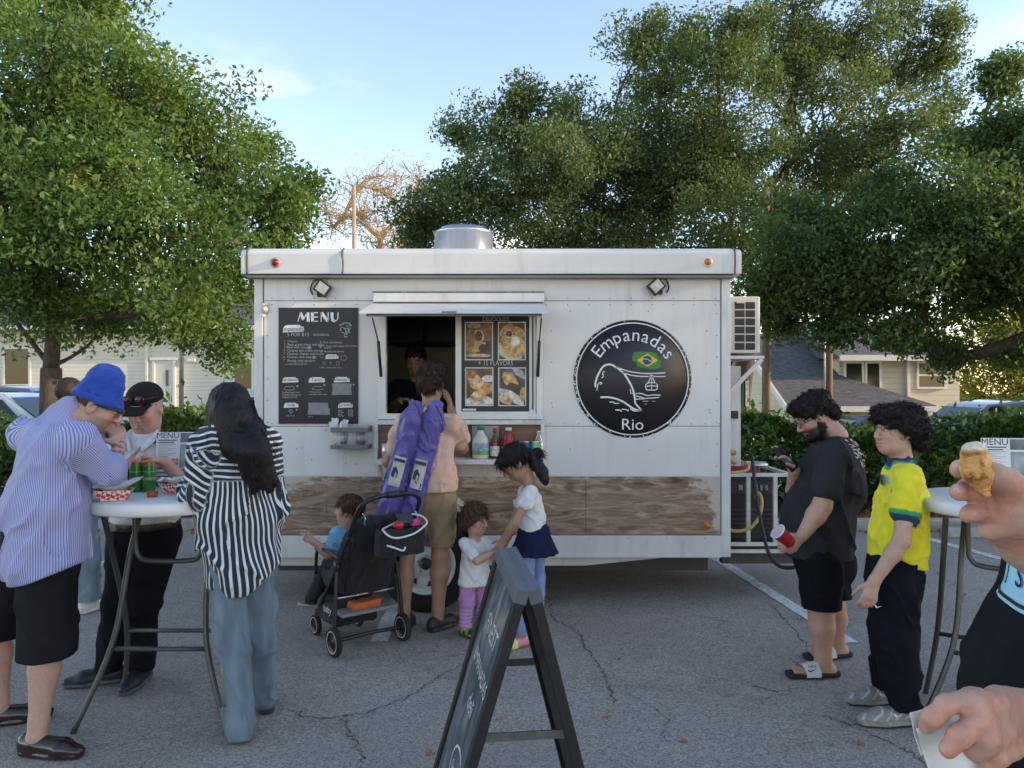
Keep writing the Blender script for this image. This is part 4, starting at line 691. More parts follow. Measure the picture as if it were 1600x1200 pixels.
# round logo (also drawn small on the menu board)
def logo(par, cx, cz, s, y, full):
    LU = lambda u, v: (cx+(u-620)/6/K*s, cz-(v-612)/6/K*s); out = []
    if full:
        b = MB(); b.lathe([(0, .004), (92/K*s, .004), (92/K*s, 0)], (cx, y+.0045, cz), (0, -1, 0), 72); out.append(b.build('logo_disc', mat('logo_black', (.016, .017, .022), .5, .1, 5), par, label='round black logo with white lettering, hill and cable car')); par = out[0]
        b = MB(); r = random.Random(4)
        ring = [(cx+87.3/K*s*math.cos(a*math.pi/60), cz+87.3/K*s*math.sin(a*math.pi/60)) for a in range(121)]
        for q in stroke2(ring, .0085): b.add([(u, y-.001, v) for u, v in q], [(0, 1, 2, 3)])
        for i in range(150):                                        # nibbled rim
            a = r.choice([r.uniform(2.5, 5.0), r.uniform(-1.1, .6), r.uniform(2.2, 3.6), r.uniform(0, 6.28)]); rr = r.uniform(89.0, 93.2)/K*s; e = r.uniform(.002, .007)*s; b.add([(cx+rr*math.cos(a)+e*math.cos(k*1.256+i)*r.uniform(.5, 1.3), y-.001, cz+rr*math.sin(a)+e*math.sin(k*1.256+i)*r.uniform(.5, 1.3)) for k in range(5)], [(0, 1, 2, 3, 4)])
        b.build('logo_ring', LETW, par)
    b = MB()
    def st(pl, w):
        for q in stroke2([LU(*p[:2]) for p in spline([A(*p) for p in pl], 5)], w/6/K*s): b.add([(u, y-.0012, v) for u, v in q], [(0, 1, 2, 3)])
    st([(272, 690), (275, 640), (300, 570), (335, 510), (370, 482), (415, 478), (460, 498), (510, 535), (550, 575), (590, 640), (620, 700), (638, 770), (645, 840)], 17); st([(645, 840), (672, 870), (705, 905)], 15); st([(705, 905), (650, 900), (600, 872), (540, 830), (470, 800), (400, 784), (320, 784)], 17)
    st([(285, 722), (300, 660), (325, 645), (330, 655), (318, 665)], 9); st([(360, 540), (340, 560), (348, 585), (332, 605)], 9); st([(465, 498), (560, 535), (650, 553), (760, 562), (930, 556)], 10); st([(520, 550), (600, 575), (700, 588), (930, 590)], 9)
    st([(645, 752), (700, 748), (760, 768), (820, 762), (885, 765)], 9); st([(650, 772), (700, 782), (745, 795), (870, 785)], 9); st([(650, 803), (740, 797)], 9); st([(405, 830), (440, 828), (450, 840), (495, 842)], 9); st([(460, 903), (500, 905), (520, 918)], 10); st([(520, 895), (560, 900), (575, 912), (585, 898)], 9); st([(600, 890), (640, 912), (690, 908)], 12); st([(600, 710), (605, 745), (630, 748)], 8)
    st([(780, 590), (800, 582), (822, 590)], 14); st([(800, 590), (800, 712)], 6); st([(790, 600), (770, 640), (745, 668), (752, 712), (800, 716), (845, 712), (852, 668), (826, 640), (810, 600)], 9); st([(756, 655), (800, 645), (846, 655)], 9); st([(750, 682), (800, 676), (850, 682)], 9); st([(715, 822), (770, 821)], 4); st([(805, 822), (835, 821)], 4); st([(735, 848), (755, 850)], 4)
    b.build('logo_drawing' if full else 'small_logo', LETW, par)
    b = MB(); wd_ = [1.0, 1.25, 1.0, .92, .95, .92, 1.0, .92, .82]; tot = sum(wd_); a0, a1 = 2.60, .50; acc = 0
    for ch, w_ in zip('Empanadas', wd_): a = a0+(a1-a0)*(acc+w_/2)/tot; acc += w_; r_ = 358/6/K*s; letter(b, ch, .134*s, (cx+r_*math.cos(a), y-.0012, cz+r_*math.sin(a)), X_, Z_, rot=a-math.pi/2)
    b.build('logo_lettering' if full else 'small_logo_lettering', LETW, par); b = MB(); p = LU(620, 1088); letter(b, 'Rio', .118*s, (p[0], y-.0012, p[1]), X_, Z_, sxy=(1.05, 1)); b.build('logo_lettering' if full else 'small_logo_lettering', LETW, par)
    gr = [(615, 400), (640, 362), (720, 356), (800, 362), (845, 370), (850, 395), (880, 430), (890, 455), (868, 470), (890, 490), (860, 515), (800, 522), (700, 505), (655, 490), (660, 460), (620, 440)]
    b = MB(); b.add([(LU(*p)[0], y-.0010, LU(*p)[1]) for p in gr][::-1], [tuple(range(len(gr)))]); b.build('flag_green', mat('flag_green', (.035, .20, .03), .5, .25, 40), par)
    if full:
        b = MB(); b.add([(LU(*p)[0], y-.0016, LU(*p)[1]) for p in ((660, 437), (760, 500), (860, 437), (760, 374))], [(0, 1, 2, 3)]); b.build('flag_yellow', mat('flag_yellow', (.62, .42, .02), .5), par)
        b = MB(); b.add([(LU(758+43*math.cos(a*.3142), 0)[0], y-.0022, LU(0, 437-43*math.sin(a*.3142))[1]) for a in range(20)], [tuple(range(20))]); b.build('flag_blue', mat('flag_blue', (.03, .03, .14), .5), par); b = MB()
        for q in stroke2([LU(718, 425), LU(760, 428), LU(798, 450)], .004): b.add([(u, y-.0028, v) for u, v in q], [(0, 1, 2, 3)])
        b.build('flag_band', LETW, par)
logo(TR, tx(988), tz(592), 1.0, TY-.005, True); p = MU(580, 225); logo(mb_, p[0], p[1], .155, my, False)
# flood lights
def flood(px, py, rot, side):
    y = TY-.07; x, z = tx(px, y), tz(py, y); c, s = math.cos(rot), math.sin(rot); ex, ez = A(c, 0, s), A(-s, 0, c)
    b = MB(); b.prism([(-.055, -.048), (.055, -.048), (.055, .048), (-.055, .048)], (x, y+.03, z), ex, ez, .035); f = b.build('flood_light', BLKM, TR, bevel=.004)
    b = MB(); b.prism([(-.04, -.034), (.04, -.034), (.04, .034), (-.04, .034)], (x, y-.005, z), ex, ez, .004); b.build('lens', mat('lamp_face', (.45, .46, .38), .25, .3, 60), f)
    b = MB(); b.bar(A(x, y+.02, z)-ez*.05, A(x, TY, z)-ez*.06, .03, .02); b.tube(spline([A(x, y+.02, z)+ex*side*.03+ez*.045, A(x+side*.07, TY-.02, z+.06), A(x+side*.10, TY-.012, z), A(x+side*.085, TY-.006, z-.04)], 5), .005, 6); b.build('cable', BLKM, f)
flood(503.5, 450, -.62, -1); flood(1026, 447, .72, 1)
b = MB(); x = tx(415); b.box((x-.02, TY-.03, tz(478)), (x+.02, TY-.012, tz(474))); b.lathe([(0, .03), (.02, .022), (.026, 0)], (x+.0, TY-.02, tz(484)), (0, -1, 0), 12); b.lathe([(0, .03), (.012, .026), (.016, 0)], (x-.01, TY-.02, tz(494)), (0, -1, 0), 10); b.build('camera_bracket', mat('camera_white', (.55, .54, .52), .4, .3, 60), TR)
# roof vent
vy = 6.6; vx = tx(724.5, vy); b = MB(); b.lathe([(.25, 2.6), (.25, 2.905), (.257, 2.907), (.257, 2.925), (.20, 2.95), (.19, 2.965), (.0, 2.968)], (vx, vy, 0), (0, 0, 1), 40); b.build('roof_vent', mat('vent_metal', (.60, .60, .60), .3, .1, 5, metal=1, stretch=(8, 8, .3)), TR)
# air conditioner on its bracket
ay = 5.92; ax0, ax1, az0, az1 = XR+.02, tx(1188, ay), tz(552, ay), tz(463, ay); CR = mat('ac_cream', (.60, .57, .50), .5, .06); ac = TB('air_conditioner', ax0, ax1, az0, az1, ay, ay+.75, CR, bevel=.012)
for r_ in range(6):
    for cl in range(2):
        x0 = tx(1148+17*cl, ay); x1 = tx(1163+16.5*cl, ay); z1 = tz(472+12.8*r_, ay); b = MB(); b.box((x0, ay-.004, z1-.052), (x1, ay+.01, z1)); b.build('grille_slot', mat('grille_dark', (.02, .018, .016), .7, .3, 60), ac)
        b = MB(); [b.box((x0, ay-.007, z1-.014-.012*k), (x1, ay-.0045, z1-.010-.012*k)) for k in range(3)]; o = b.build('fin', mat('fin_dark', (.07, .065, .06), .6), ac)
b = MB(); b.box((tx(1150, ay), ay-.02, tz(474, ay)), (tx(1162, ay), ay-.008, tz(469, ay))); b.build('handle', CR, ac)
TB('ac_bracket', XR, tx(1193, 5.9), tz(561, 5.9), tz(556, 5.9), 5.88, 6.6, WP2); b = MB(); b.bar((tx(1190, 5.9), 5.9, tz(561, 5.9)), (XR+.005, 5.9, tz(626, 5.9)), .03, .03); b.build('bracket_brace', WP2, TR)
TB('utility_cabinet', XR, tx(1157.5, 6.0), .95, tz(572, 6.0), 6.0, 6.7, WP2); TB('cabinet_latch', tx(1142, 6.0), tx(1153, 6.0), tz(654, 6.0), tz(642, 6.0), 5.985, 5.999, BLKM)
# generator deck: cage, generator, sockets and hoses
gy = 5.85; cg = MB(); zt, zb = tz(742, gy), tz(850, gy); xr = tx(1234, gy)
for z in (zt, zb, tz(861, gy)): cg.bar((XR, gy, z), (xr, gy, z), .028, .028); cg.bar((XR, gy+.9, z), (xr, gy+.9, z), .028, .028); cg.bar((xr, gy, z), (xr, gy+.9, z), .028, .028)
for px in (1169, 1211, 1233): cg.bar((tx(px, gy), gy, zb), (tx(px, gy), gy, zt), .03, .026); cg.bar((tx(px, gy), gy+.9, zb), (tx(px, gy), gy+.9, zt), .03, .026)
cg.build('generator_cage', mat('cage_white', (.60, .59, .55), .5, .15, 15, dirt=.45), TR, bevel=.003)
b = MB(); b.box((XR, gy+.02, .26), (2.3, gy+.1, .34)); b.box((XR, gy+.8, .26), (2.3, gy+.88, .34)); b.box((2.3, gy+.02, .262), (2.36, gy+.88, .338)); b.build('tow_frame', mat('dark_steel', (.05, .045, .04), .7, .3, 20), TR)
TB('deck', XR, xr, zb-.05, zb-.02, gy+.05, gy+.85, mat('dark_steel', (1, 1, 1)))
GN = thing('generator', (1.9, 6.3, zb), 'black and red generator inside the white cage at the trailer end', 'generator'); DK = mat('generator_black', (.014, .014, .015), .5, .2, 20)
TB('body', XR+.04, xr-.05, zb-.018, zt-.03, gy+.12, gy+.72, DK, GN, bevel=.02); TB('tank', XR+.05, tx(1198, gy), zt-.015, zt+.055, gy+.14, gy+.7, mat('generator_red', (.30, .02, .03), .4), GN, bevel=.015); TB('tank_band', XR+.045, tx(1205, gy), zt-.029, zt-.016, gy+.13, gy+.71, DK, GN, bevel=0)
for k in range(7): TB('louvre', XR+.07, xr-.1, zb+.03+.034*k, zb+.045+.034*k, gy+.108, gy+.119, mat('louvre_grey', (.035, .035, .037), .5), GN, bevel=0)
TB('control_panel', XR+.06, xr-.09, zt-.16, zt-.06, gy+.105, gy+.119, mat('louvre_grey', (.035, .035, .037), .5), GN); 
for px, w_ in ((1163, .03), (1187, .03), (1196, .02), (1204, .02)): x = tx(px, gy); TB('switch', x-w_/2, x+w_/2, zt-.13, zt-.09, gy+.09, gy+.104, mat('switch_grey', (.3, .3, .3), .5), GN)
b = MB(); b.lathe([(0, .03), (.07, .028), (.085, .012), (.085, 0), (0, 0)], (tx(1184, 5.98), 6.0, zt+.056), (0, 0, 1), 20); o = b.build('small_pan', STEEL, loc=(tx(1184, 5.98), 6.0, zt+.056)); tag(o, 'small silver pan lying on the red generator tank', 'pan')
YEL = mat('yellow_plastic', (.42, .27, .05), .5, .15, 20); b = MB(); z = tz(706, 5.95); b.tube([(XR, 5.95, z), (XR+.06, 5.95, z-.002), (XR+.085, 5.95, z-.004), (XR+.125, 5.95, z-.004)], [.036, .034, .024, .022], 14); b.build('power_socket', YEL, TR, label='yellow plug in the upper power socket')
b = MB(); z2 = tz(717, 5.93); b.tube([(XR+.03, 5.93, z2+.01), (XR+.07, 5.93, z2-.004), (XR+.10, 5.93, z2-.02), (XR+.12, 5.93, z2-.028)], [.036, .032, .022, .018], 14); b.build('power_socket', YEL, TR, label='yellow plug in the lower power socket')
def hose(pp, r, m, label, nm='cable'): pts = [P(*p) for p in pp]; b = MB(); b.tube(spline(pts, 8), r, 8); o = b.build(nm, m, loc=tuple(pts[-1])); return tag(o, label, 'cable')
YC = mat('yellow_cable', (.50, .36, .12), .55, .1, 20); BC = mat('black_cable', (.012, .012, .012), .55)
hose([(1165, 722, 5.93), (1170, 728, 5.9), (1166, 735, 5.86), (1150, 738, 5.84), (1136, 739, 5.84)], .011, YC, 'yellow cord curling from the lower plug over the generator')
hose([(1136, 826, 5.82), (1150, 830, 5.80), (1170, 826, 5.78), (1184, 812, 5.78), (1190, 792, 5.79), (1189, 776, 5.82), (1183, 770, 5.86), (1180, 778, 5.92)], .013, YC, 'yellow hose looped in front of the generator cage')
hose([(1166, 706, 5.92), (1174, 712, 5.85), (1177, 730, 5.80), (1180, 760, 5.77), (1186, 800, 5.72), (1194, 840, 5.6), (1203, 868, 5.45), (1217, 884, 5.3), (1237, 887, 5.15), (1262, 882, 5.05), (1290, 905, 5.3), (1300, 962, 5.42)], .0135, BC, 'thick black cable hanging from the upper plug behind the black-shirted man')
# wheel and fender
wx, wy, wz, R_ = -.614, 5.55, .347, .345
def trailer_wheel(y, s):
    b = MB(); b.lathe([(.195, -.09), (.26, -.1), (.315, -.095), (.34, -.075), (.345, -.04), (.345, .04), (.34, .075), (.315, .095), (.26, .1), (.195, .09)], (wx, y, wz), (0, -s, 0), 48); w = b.build('wheel', RUB, TR)
    RW = mat('rim_white', (.66, .67, .66), .35, .06, 12, dirt=.25); b = MB(); b.lathe([(.205, .088), (.215, .098), (.208, .102), (.196, .094), (.19, .06), (.182, .055), (.172, .062), (.12, .05), (.085, .05), (.075, .068), (.045, .07), (.043, .055), (0, .055)], (wx, y, wz), (0, -s, 0), 48); b.build('rim', RW, w)
    for k in range(8):
        a = k*math.pi/4+.2; c = A(wx+.145*math.cos(a), y-s*.0615, wz+.145*math.sin(a)); u = A(math.cos(a), 0, math.sin(a)); v = A(-math.sin(a), 0, math.cos(a)); b = MB(); b.add([c-u*.022-v*.004, c+u*.016-v*.026, c+u*.016+v*.026, c-u*.022+v*.004], [(0, 1, 2, 3)]); b.build('rim_slot', BLKM, w)
    b = MB(); b.lathe([(0, .10), (.03, .098), (.038, .085), (.04, .05)], (wx, y, wz), (0, -s, 0), 18); b.build('hub_cap', mat('hub_dark', (.03, .03, .03), .4, .2, 30), w)
    for k in range(5): a = k*1.2566+.3; b = MB(); b.cyl((wx+.062*math.cos(a), y-s*.05, wz+.062*math.sin(a)), (wx+.062*math.cos(a), y-s*.078, wz+.062*math.sin(a)), .009, 6); b.build('lug_nut', STEEL, w)
trailer_wheel(wy, 1); trailer_wheel(7.85, -1)
b = MB(); pf = [(-.40, .50), (-.30, .73), (-.22, .80), (.22, .80), (.30, .73), (.40, .50)]
for i in range(5):
    (u0, v0), (u1, v1) = pf[i], pf[i+1]; b.add([(wx+u0, 5.43, v0), (wx+u1, 5.43, v1), (wx+u1, TY, v1), (wx+u0, TY, v0), (wx+u0, 5.43, v0-.012), (wx+u1, 5.43, v1-.012), (wx+u1, TY, v1-.012), (wx+u0, TY, v0-.012)], [(0, 1, 2, 3), (7, 6, 5, 4), (0, 4, 5, 1)])
b.add([(wx+u, 5.432, v) for u, v in pf]+[(wx+u*.93, 5.432, .5+(v-.5)*.84) for u, v in pf], [(i, i+6, i+7, i+1) for i in range(5)]); b.build('fender', WP2, TR)
b = MB(); b.cyl((wx, wy, wz), (wx, 7.85, wz), .04, 10); b.build('axle', BLKM, TR)
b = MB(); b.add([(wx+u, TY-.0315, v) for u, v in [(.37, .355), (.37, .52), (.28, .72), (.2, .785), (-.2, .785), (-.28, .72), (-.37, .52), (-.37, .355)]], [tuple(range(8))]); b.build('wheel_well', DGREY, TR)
# ================================================================ loose objects
PLW = mat('table_plastic', (.66, .66, .64), .5, .05, 8, .1, 120, dirt=.12); LEGM = mat('grey_tube', (.085, .088, .085), .4, .1, 12, metal=.3)
def table(cx, cy, rz, label):
    root = thing('folding_table', (cx, cy, 0), label, 'table', 'round bar-height folding tables'); c, s = math.cos(rz), math.sin(rz); q = lambda u, v, z: (cx+u*c-v*s, cy+u*s+v*c, z)
    b = MB(); b.lathe([(0, 1.045), (.36, 1.045), (.375, 1.03), (.395, 1.03), (.405, 1.04), (.407, 1.07), (.400, 1.085), (.388, 1.09), (0, 1.09)], (cx, cy, 0), (0, 0, 1), 64); b.build('table_top', PLW, root)
    for sx in (-1, 1):
        b = MB(); b.tube(spline([q(sx*.36, -.25, 0), q(sx*.225, -.15, .39), q(sx*.195, -.04, .80), q(sx*.18, .07, 1.04)], 6), .0135, 10); b.build('leg', LEGM, root)
        b = MB(); b.tube(spline([q(sx*.37, .245, 0), q(sx*.305, .14, .40), q(sx*.25, -.2, 1.04)], 6), .0135, 10); b.build('leg', LEGM, root)
    for v, z, u in ((-.152, .36, .22), (.155, .35, .3)): b = MB(); b.cyl(q(-u, v, z), q(u, v, z), .011, 10); b.build('cross_bar', LEGM, root)
    b = MB(); b.tube(spline([q(-.17, -.05, 1.04), q(-.165, -.05, .84), q(-.15, -.05, .785), q(-.10, -.05, .76), q(.10, -.05, .76), q(.15, -.05, .785), q(.165, -.05, .84), q(.17, -.05, 1.04)], 6), .0125, 10); b.build('brace', LEGM, root); return root
table(-1.69, 3.84, 0, 'round white folding table where three people eat, left of the trailer'); table(2.36, 3.65, -.57, 'round white folding table at the right behind the hand holding food')
TZ = 1.09
def gingham():
    m = bpy.data.materials.new('red_gingham'); m.use_nodes = True; t = m.node_tree; b = t.nodes['Principled BSDF']; c = nn(t, 'ShaderNodeTexChecker'); c.inputs['Scale'].default_value = 62; c.inputs['Color1'].default_value = (.55, .04, .04, 1); c.inputs['Color2'].default_value = (.72, .66, .62, 1)
    tc = nn(t, 'ShaderNodeTexCoord'); mp = nn(t, 'ShaderNodeMapping'); mp.inputs['Rotation'].default_value = (.5, .6, .8); t.links.new(tc.outputs['Object'], mp.inputs[0]); t.links.new(mp.outputs[0], c.inputs['Vector']); t.links.new(c.outputs[0], b.inputs['Base Color']); return m
GING = gingham(); PAPER = mat('white_paper', (.72, .72, .71), .8, .06, 20, .3, 40)
def tray(x, y, rz, label, pl):
    root = thing('food_tray', (x, y, TZ), label, 'food tray'); c, s = math.cos(rz), math.sin(rz); q = lambda u, v, z: (x+u*c-v*s, y+u*s+v*c, TZ+z); b = MB()
    bo = [(-.052, -.032), (.052, -.032), (.052, .032), (-.052, .032)]; to = [(-.08, -.056), (.08, -.056), (.08, .056), (-.08, .056)]
    vs_ = [q(*p, .002) for p in bo]+[q(*p, .052) for p in to]+[q(*p, .006) for p in bo]+[q(u*.97, v*.96, .052) for u, v in to]; b.add(vs_, [(3, 2, 1, 0), (8, 9, 10, 11)]+[(i, (i+1) % 4, (i+1) % 4+4, i+4) for i in range(4)]+[((i+1) % 4+8, i+8, i+12, (i+1) % 4+12) for i in range(4)]+[(i+4, (i+1) % 4+4, (i+1) % 4+12, i+12) for i in range(4)]); b.build('paper_boat', GING, root)
    r = random.Random(int(x*100)); b = MB(); n_ = 7; g = [[q(-.085+.17*i/6+pl[0]*(i/6)*.05, -.062+.124*j/6, .02+.05*max(abs(i-3), abs(j-3))/3+r.uniform(-.006, .012)+pl[1]*(i/6)**2) for j in range(7)] for i in range(7)]; b.add([p for row in g for p in row], [(i*7+j, i*7+j+7, i*7+j+8, i*7+j+1) for i in range(6) for j in range(6)], True); b.build('liner', PAPER, root); return root
tray(-1.845, 3.57, .3, 'red checked paper tray with white liner in front of the blue-hatted man', (.6, .03)); tray(-1.645, 3.80, -.35, 'red checked paper tray with food beside the striped woman', (0, .01))
b = MB(); b.cyl((-1.69, 3.79, TZ+.035), (-1.62, 3.81, TZ+.06), .025, 12, .02); o = b.build('empanada_piece', mat('fried_dough', (.50, .29, .10), .6, .3, 40, .8, 60), loc=(-1.65, 3.80, TZ+.03)); tag(o, 'brown fried piece lying in the paper tray beside the striped woman', 'food')
def can(x, y, z, r, h, m, label, rimm=None, grp=None, nm='drink_can'):
    root = thing(nm, (x, y, z), label, 'can', grp); b = MB(); b.lathe([(0, 0), (r*.78, 0), (r, .012), (r, h-.018), (r*.86, h-.004), (r*.86, h), (r*.80, h-.003), (0, h-.004)], (x, y, z), (0, 0, 1), 24); b.build('body', m, root)
    b = MB(); b.lathe([(r*.87, h-.006), (r*.90, h), (r*.87, h+.002), (r*.80, h-.001), (0, h-.002)], (x, y, z), (0, 0, 1), 24); b.build('lid', rimm or STEEL, root)
    b = MB(); b.box((x-.006, y-.012, z+h), (x+.006, y+.01, z+h+.003)); b.build('pull_tab', rimm or STEEL, root); return root
GC = mat('green_can', (.05, .20, .035), .3, .35, 35, metal=.3); OT = mat('orange_rim', (.55, .12, .05), .4, .2, 30)
def bands(root, x, y, z, r, items):
    for z0, z1, m in items: b = MB(); b.lathe([(r+.0006, z0), (r+.0006, z1)], (x, y, z), (0, 0, 1), 24); b.build('printed_band', m, root)
for px, lb in ((213, 'tall green can on the left table, nearer the blue-hatted man'), (233, 'tall green can on the left table, nearer the menu stand')):
    p = P(px, 745, 3.86); k = can(p[0], 3.86, TZ, .031, .152, GC, lb, OT, 'green cans on the left table'); bands(k, p[0], 3.86, TZ, .031, ((.134, .1345+.004, OT), (.06, .075, mat('can_pale', (.25, .38, .16), .4, .5, 60)), (.10, .104, mat('can_pale', (1, 1, 1)))))
p = P(238, 770, 3.68); b = MB(); b.lathe([(0, 0), (.022, 0), (.028, .026), (.026, .026), (.0, .02)], (p[0], 3.68, TZ), (0, 0, 1), 20); o = b.build('sauce_cup', mat('red_sauce', (.42, .06, .025), .35, .2, 30), loc=(p[0], 3.68, TZ)); tag(o, 'small red sauce cup at the front of the left table', 'sauce cup')
b = MB(); b.box((-1.99, 3.98, TZ), (-1.90, 4.08, TZ+.12)); o = b.build('napkin_holder', BLKM, loc=(-1.95, 4.03, TZ), bevel=.004); tag(o, 'black napkin box behind the green cans', 'napkin holder')
def menu_stand(x, y, z, rz, label, tilt=.12, mirror=False):
    root = thing('menu_stand', (x, y, z), label, 'menu stand'); ex = A(math.cos(rz), math.sin(rz), 0); en = A(math.sin(rz), -math.cos(rz), 0); ez = unit(A(0, 0, 1)-en*tilt); o_ = A(x, y, z)
    b = MB(); b.bar(o_-ex*.11+A(0, 0, .011), o_+ex*.11+A(0, 0, .011), .05, .022); b.build('wood_base', mat('pale_wood', (.36, .22, .10), .6, .2, 20), root, bevel=.002); nz = np.cross(ex, ez)
    q = o_+A(0, 0, .02); b = MB(); b.prism([(-.105, 0), (.105, 0), (.105, .265), (-.105, .265)], q, ex, ez, .003); b.build('sheet', mat('sheet_white', (.68, .68, .67), .35, .05), root); s_ = q+nz*.0036; gm = mat('print_grey', (.16, .17, .18), .5, .5, 20); 
    def rect(nm, u0, u1, v0, v1, m, h=0): b = MB(); b.flat([(u0, v0), (u1, v0), (u1, v1), (u0, v1)], s_+nz*h, ex, ez); b.build(nm, m, root)
    rect('photo_print', .022, .1, .21, .26, gm); rect('photo_print', .022, .1, .075, .20, mat('print_smoke', (.26, .29, .29), .5, .6, 14)); rect('photo_print', -.1, .015, .075, .125, mat('print_food', (.44, .28, .17), .5, .5, 45)); rect('photo_print', .022, .1, .03, .07, gm)
    b = MB(); letter(b, 'MENU', .044, s_-ex*.045+ez*.232, ex, ez); b.build('lettering', mat('sign_black', (.01, .01, .01), .5), root); b = MB()
    for v, w_ in ((.222, .1), (.21, .085), (.072, .07), (.05, .1), (.03, .08)): b.flat([(-.095, v-.003), (-.095+w_, v-.003), (-.095+w_, v+.002), (-.095, v+.002)], s_, ex, ez)
    b.build('rule_lines', mat('sign_black', (.01, .01, .01), .5), root)['kind'] = 'stuff'; b = MB()
    for k in range(9): b.flat([(-.09, .135+.008*k), (-.02+.02*((k*7) % 3-1), .135+.008*k), (-.02+.02*((k*7) % 3-1), .1375+.008*k), (-.09, .1375+.008*k)], s_, ex, ez)
    b.build('fine_print', mat('fine_grey', (.3, .3, .3), .5), root); return root
menu_stand(-1.79, 4.08, TZ, .03, 'white menu card on a wood base on the left table'); menu_stand(2.33, 3.62, TZ, -.12, 'white menu card behind the hand holding fried dough', .1)
# ---------------------------------------------------------------- things on the trailer shelf and basket
SZ = 1.0945; sY = 5.53; sx_ = lambda px: tx(px, sY); HS = sY/F
BT = lambda x, y, z, prof, m, nm, par, n=20: MB().lathe(prof, (x, y, z), (0, 0, 1), n).build(nm, m, par)
def bottle(px, prof, m, capz, capr, caph, capm, label, nm, lab=None, y=sY, n=20):
    x = sx_(px); root = thing(nm, (x, y, SZ), label, 'bottle'); BT(x, y, SZ, prof, m, 'body', root, n); BT(x, y, SZ, [(0, capz), (capr, capz), (capr*.95, capz+caph), (0, capz+caph)], capm, 'cap', root)
    if lab: 
        for z0, z1, r_, lm in lab: BT(x, y, SZ, [(r_, z0), (r_, z1)], lm, 'label_band', root, n)
    return root
bottle(751, [(0, 0), (.055, 0), (.06, .012), (.06, .12), (.05, .15), (.03, .175), (.022, .195), (.022, .21)], mat('dressing', (.58, .58, .50), .3, .05), .205, .026, .04, mat('green_cap', (.02, .24, .07), .4), 'large dressing bottle with a green cap on the trailer shelf', 'dressing_bottle', ((.03, .06, .0608, mat('label_green', (.16, .34, .07), .5, .3, 40)), (.06, .115, .0608, mat('label_white_blue', (.30, .46, .52), .5, .5, 30))))
bottle(773, [(0, 0), (.03, 0), (.034, .01), (.034, .10), (.026, .14), (.012, .165), (.012, .20)], mat('hot_sauce', (.16, .035, .02), .2, .1), .185, .014, .035, mat('red_cap', (.45, .02, .02), .4), 'slim hot sauce bottle with a red cap on the trailer shelf', 'hot_sauce_bottle', ((.172, .184, .0135, mat('neck_green', (.03, .2, .05), .5)), (.02, .09, .0346, mat('label_cream', (.6, .58, .5), .5, .3, 40))))
bottle(794.5, [(0, 0), (.045, 0), (.05, .012), (.05, .09), (.045, .12), (.035, .14), (.04, .16), (.026, .19), (.022, .2)], mat('ketchup', (.26, .012, .02), .25, .08), .20, .024, .022, mat('white_cap', (.68, .68, .66), .4), 'red ketchup bottle with a white cap on the trailer shelf', 'ketchup_bottle', ((.03, .085, .0505, mat('label_white', (.66, .65, .62), .5, .2, 30)),))
bottle(842, [(0, 0), (.03, 0), (.033, .01), (.031, .05), (.033, .09), (.031, .13), (.013, .17), (.012, .185)], mat('clear_plastic', (.62, .68, .68), .08, .02, trans=.7), .18, .0145, .016, mat('white_cap', (1, 1, 1)), 'clear water bottle at the right end of the trailer shelf', 'water_bottle', None, 5.58)
for px, m, lb in ((811, mat('red_can', (.40, .015, .03), .3, .25, 40, metal=.3), 'red soda can on the trailer shelf behind the girl'), (822, mat('blue_can', (.012, .07, .30), .3, .25, 40, metal=.3), 'blue soda can on the trailer shelf'), (836, mat('lime_can', (.10, .38, .16), .3, .35, 40, metal=.3), 'pale green soda can at the right of the blue can')): can(sx_(px), sY-.03, SZ, .031, .125, m, lb, None, 'soda cans on the trailer shelf')
b = MB(); x0, x1 = sx_(735.5), sx_(780.5); z1 = SZ+.235; en = .012; b.add([(x0, 5.60, SZ), (x1, 5.60, SZ), (x1, 5.618, z1), (x0, 5.618, z1), (x0, 5.612, SZ), (x1, 5.612, SZ), (x1, 5.63, z1), (x0, 5.63, z1)], [(0, 1, 2, 3), (7, 6, 5, 4), (3, 2, 6, 7), (1, 5, 6, 2), (0, 3, 7, 4), (0, 4, 5, 1)]); tr_ = thing('serving_tray', ((x0+x1)/2, 5.61, SZ), 'grey serving tray leaning behind the dressing bottle', 'tray'); b.build('plate', mat('tray_grey', (.30, .30, .26), .4, .2, 10), tr_)
b = MB(); b.tube([(x0, 5.597, SZ+.006), (x1, 5.597, SZ+.006), (x1, 5.615, z1), (x0, 5.615, z1), (x0, 5.597, SZ+.006)], .007, 6); b.build('rim', mat('tray_rim', (.06, .06, .055), .4), tr_)
x = sx_(604); b = MB(); b.lathe([(0, 0), (.032, 0), (.04, .11), (.038, .11), (0, .01)], (x, sY, SZ), (0, 0, 1), 18); o = b.build('metal_cup', ALU, loc=(x, sY, SZ)); tag(o, 'small metal cup at the left end of the trailer shelf', 'cup')
bk = thing('wall_basket', (tx(545), TY, tz(703)), 'grey wood and wire basket hung under the menu board', 'basket'); GW = mat('grey_wood', (.17, .17, .165), .8, .3, 15, .4, 40, stretch=(1, 1, 5)); bx0, bx1, bz0, bz1 = tx(516, 5.5), tx(575, 5.5), tz(702, 5.5), tz(668, 5.5); by0, by1 = 5.5, TY-.002
for z0, z1 in ((bz0, bz0+.03), (bz1-.035, bz1)): 
    b = MB(); b.box((bx0, by0, z0), (bx1, by0+.012, z1)); b.build('slat', GW, bk, bevel=.002)
    for xx in (bx0, bx1-.012): b = MB(); b.box((xx, by0+.013, z0), (xx+.012, by1, z1)); b.build('slat', GW, bk, bevel=.002)
b = MB(); b.box((bx0+.012, by0+.012, bz0), (bx1-.012, by1, bz0+.01)); b.build('floor', GW, bk); b = MB()
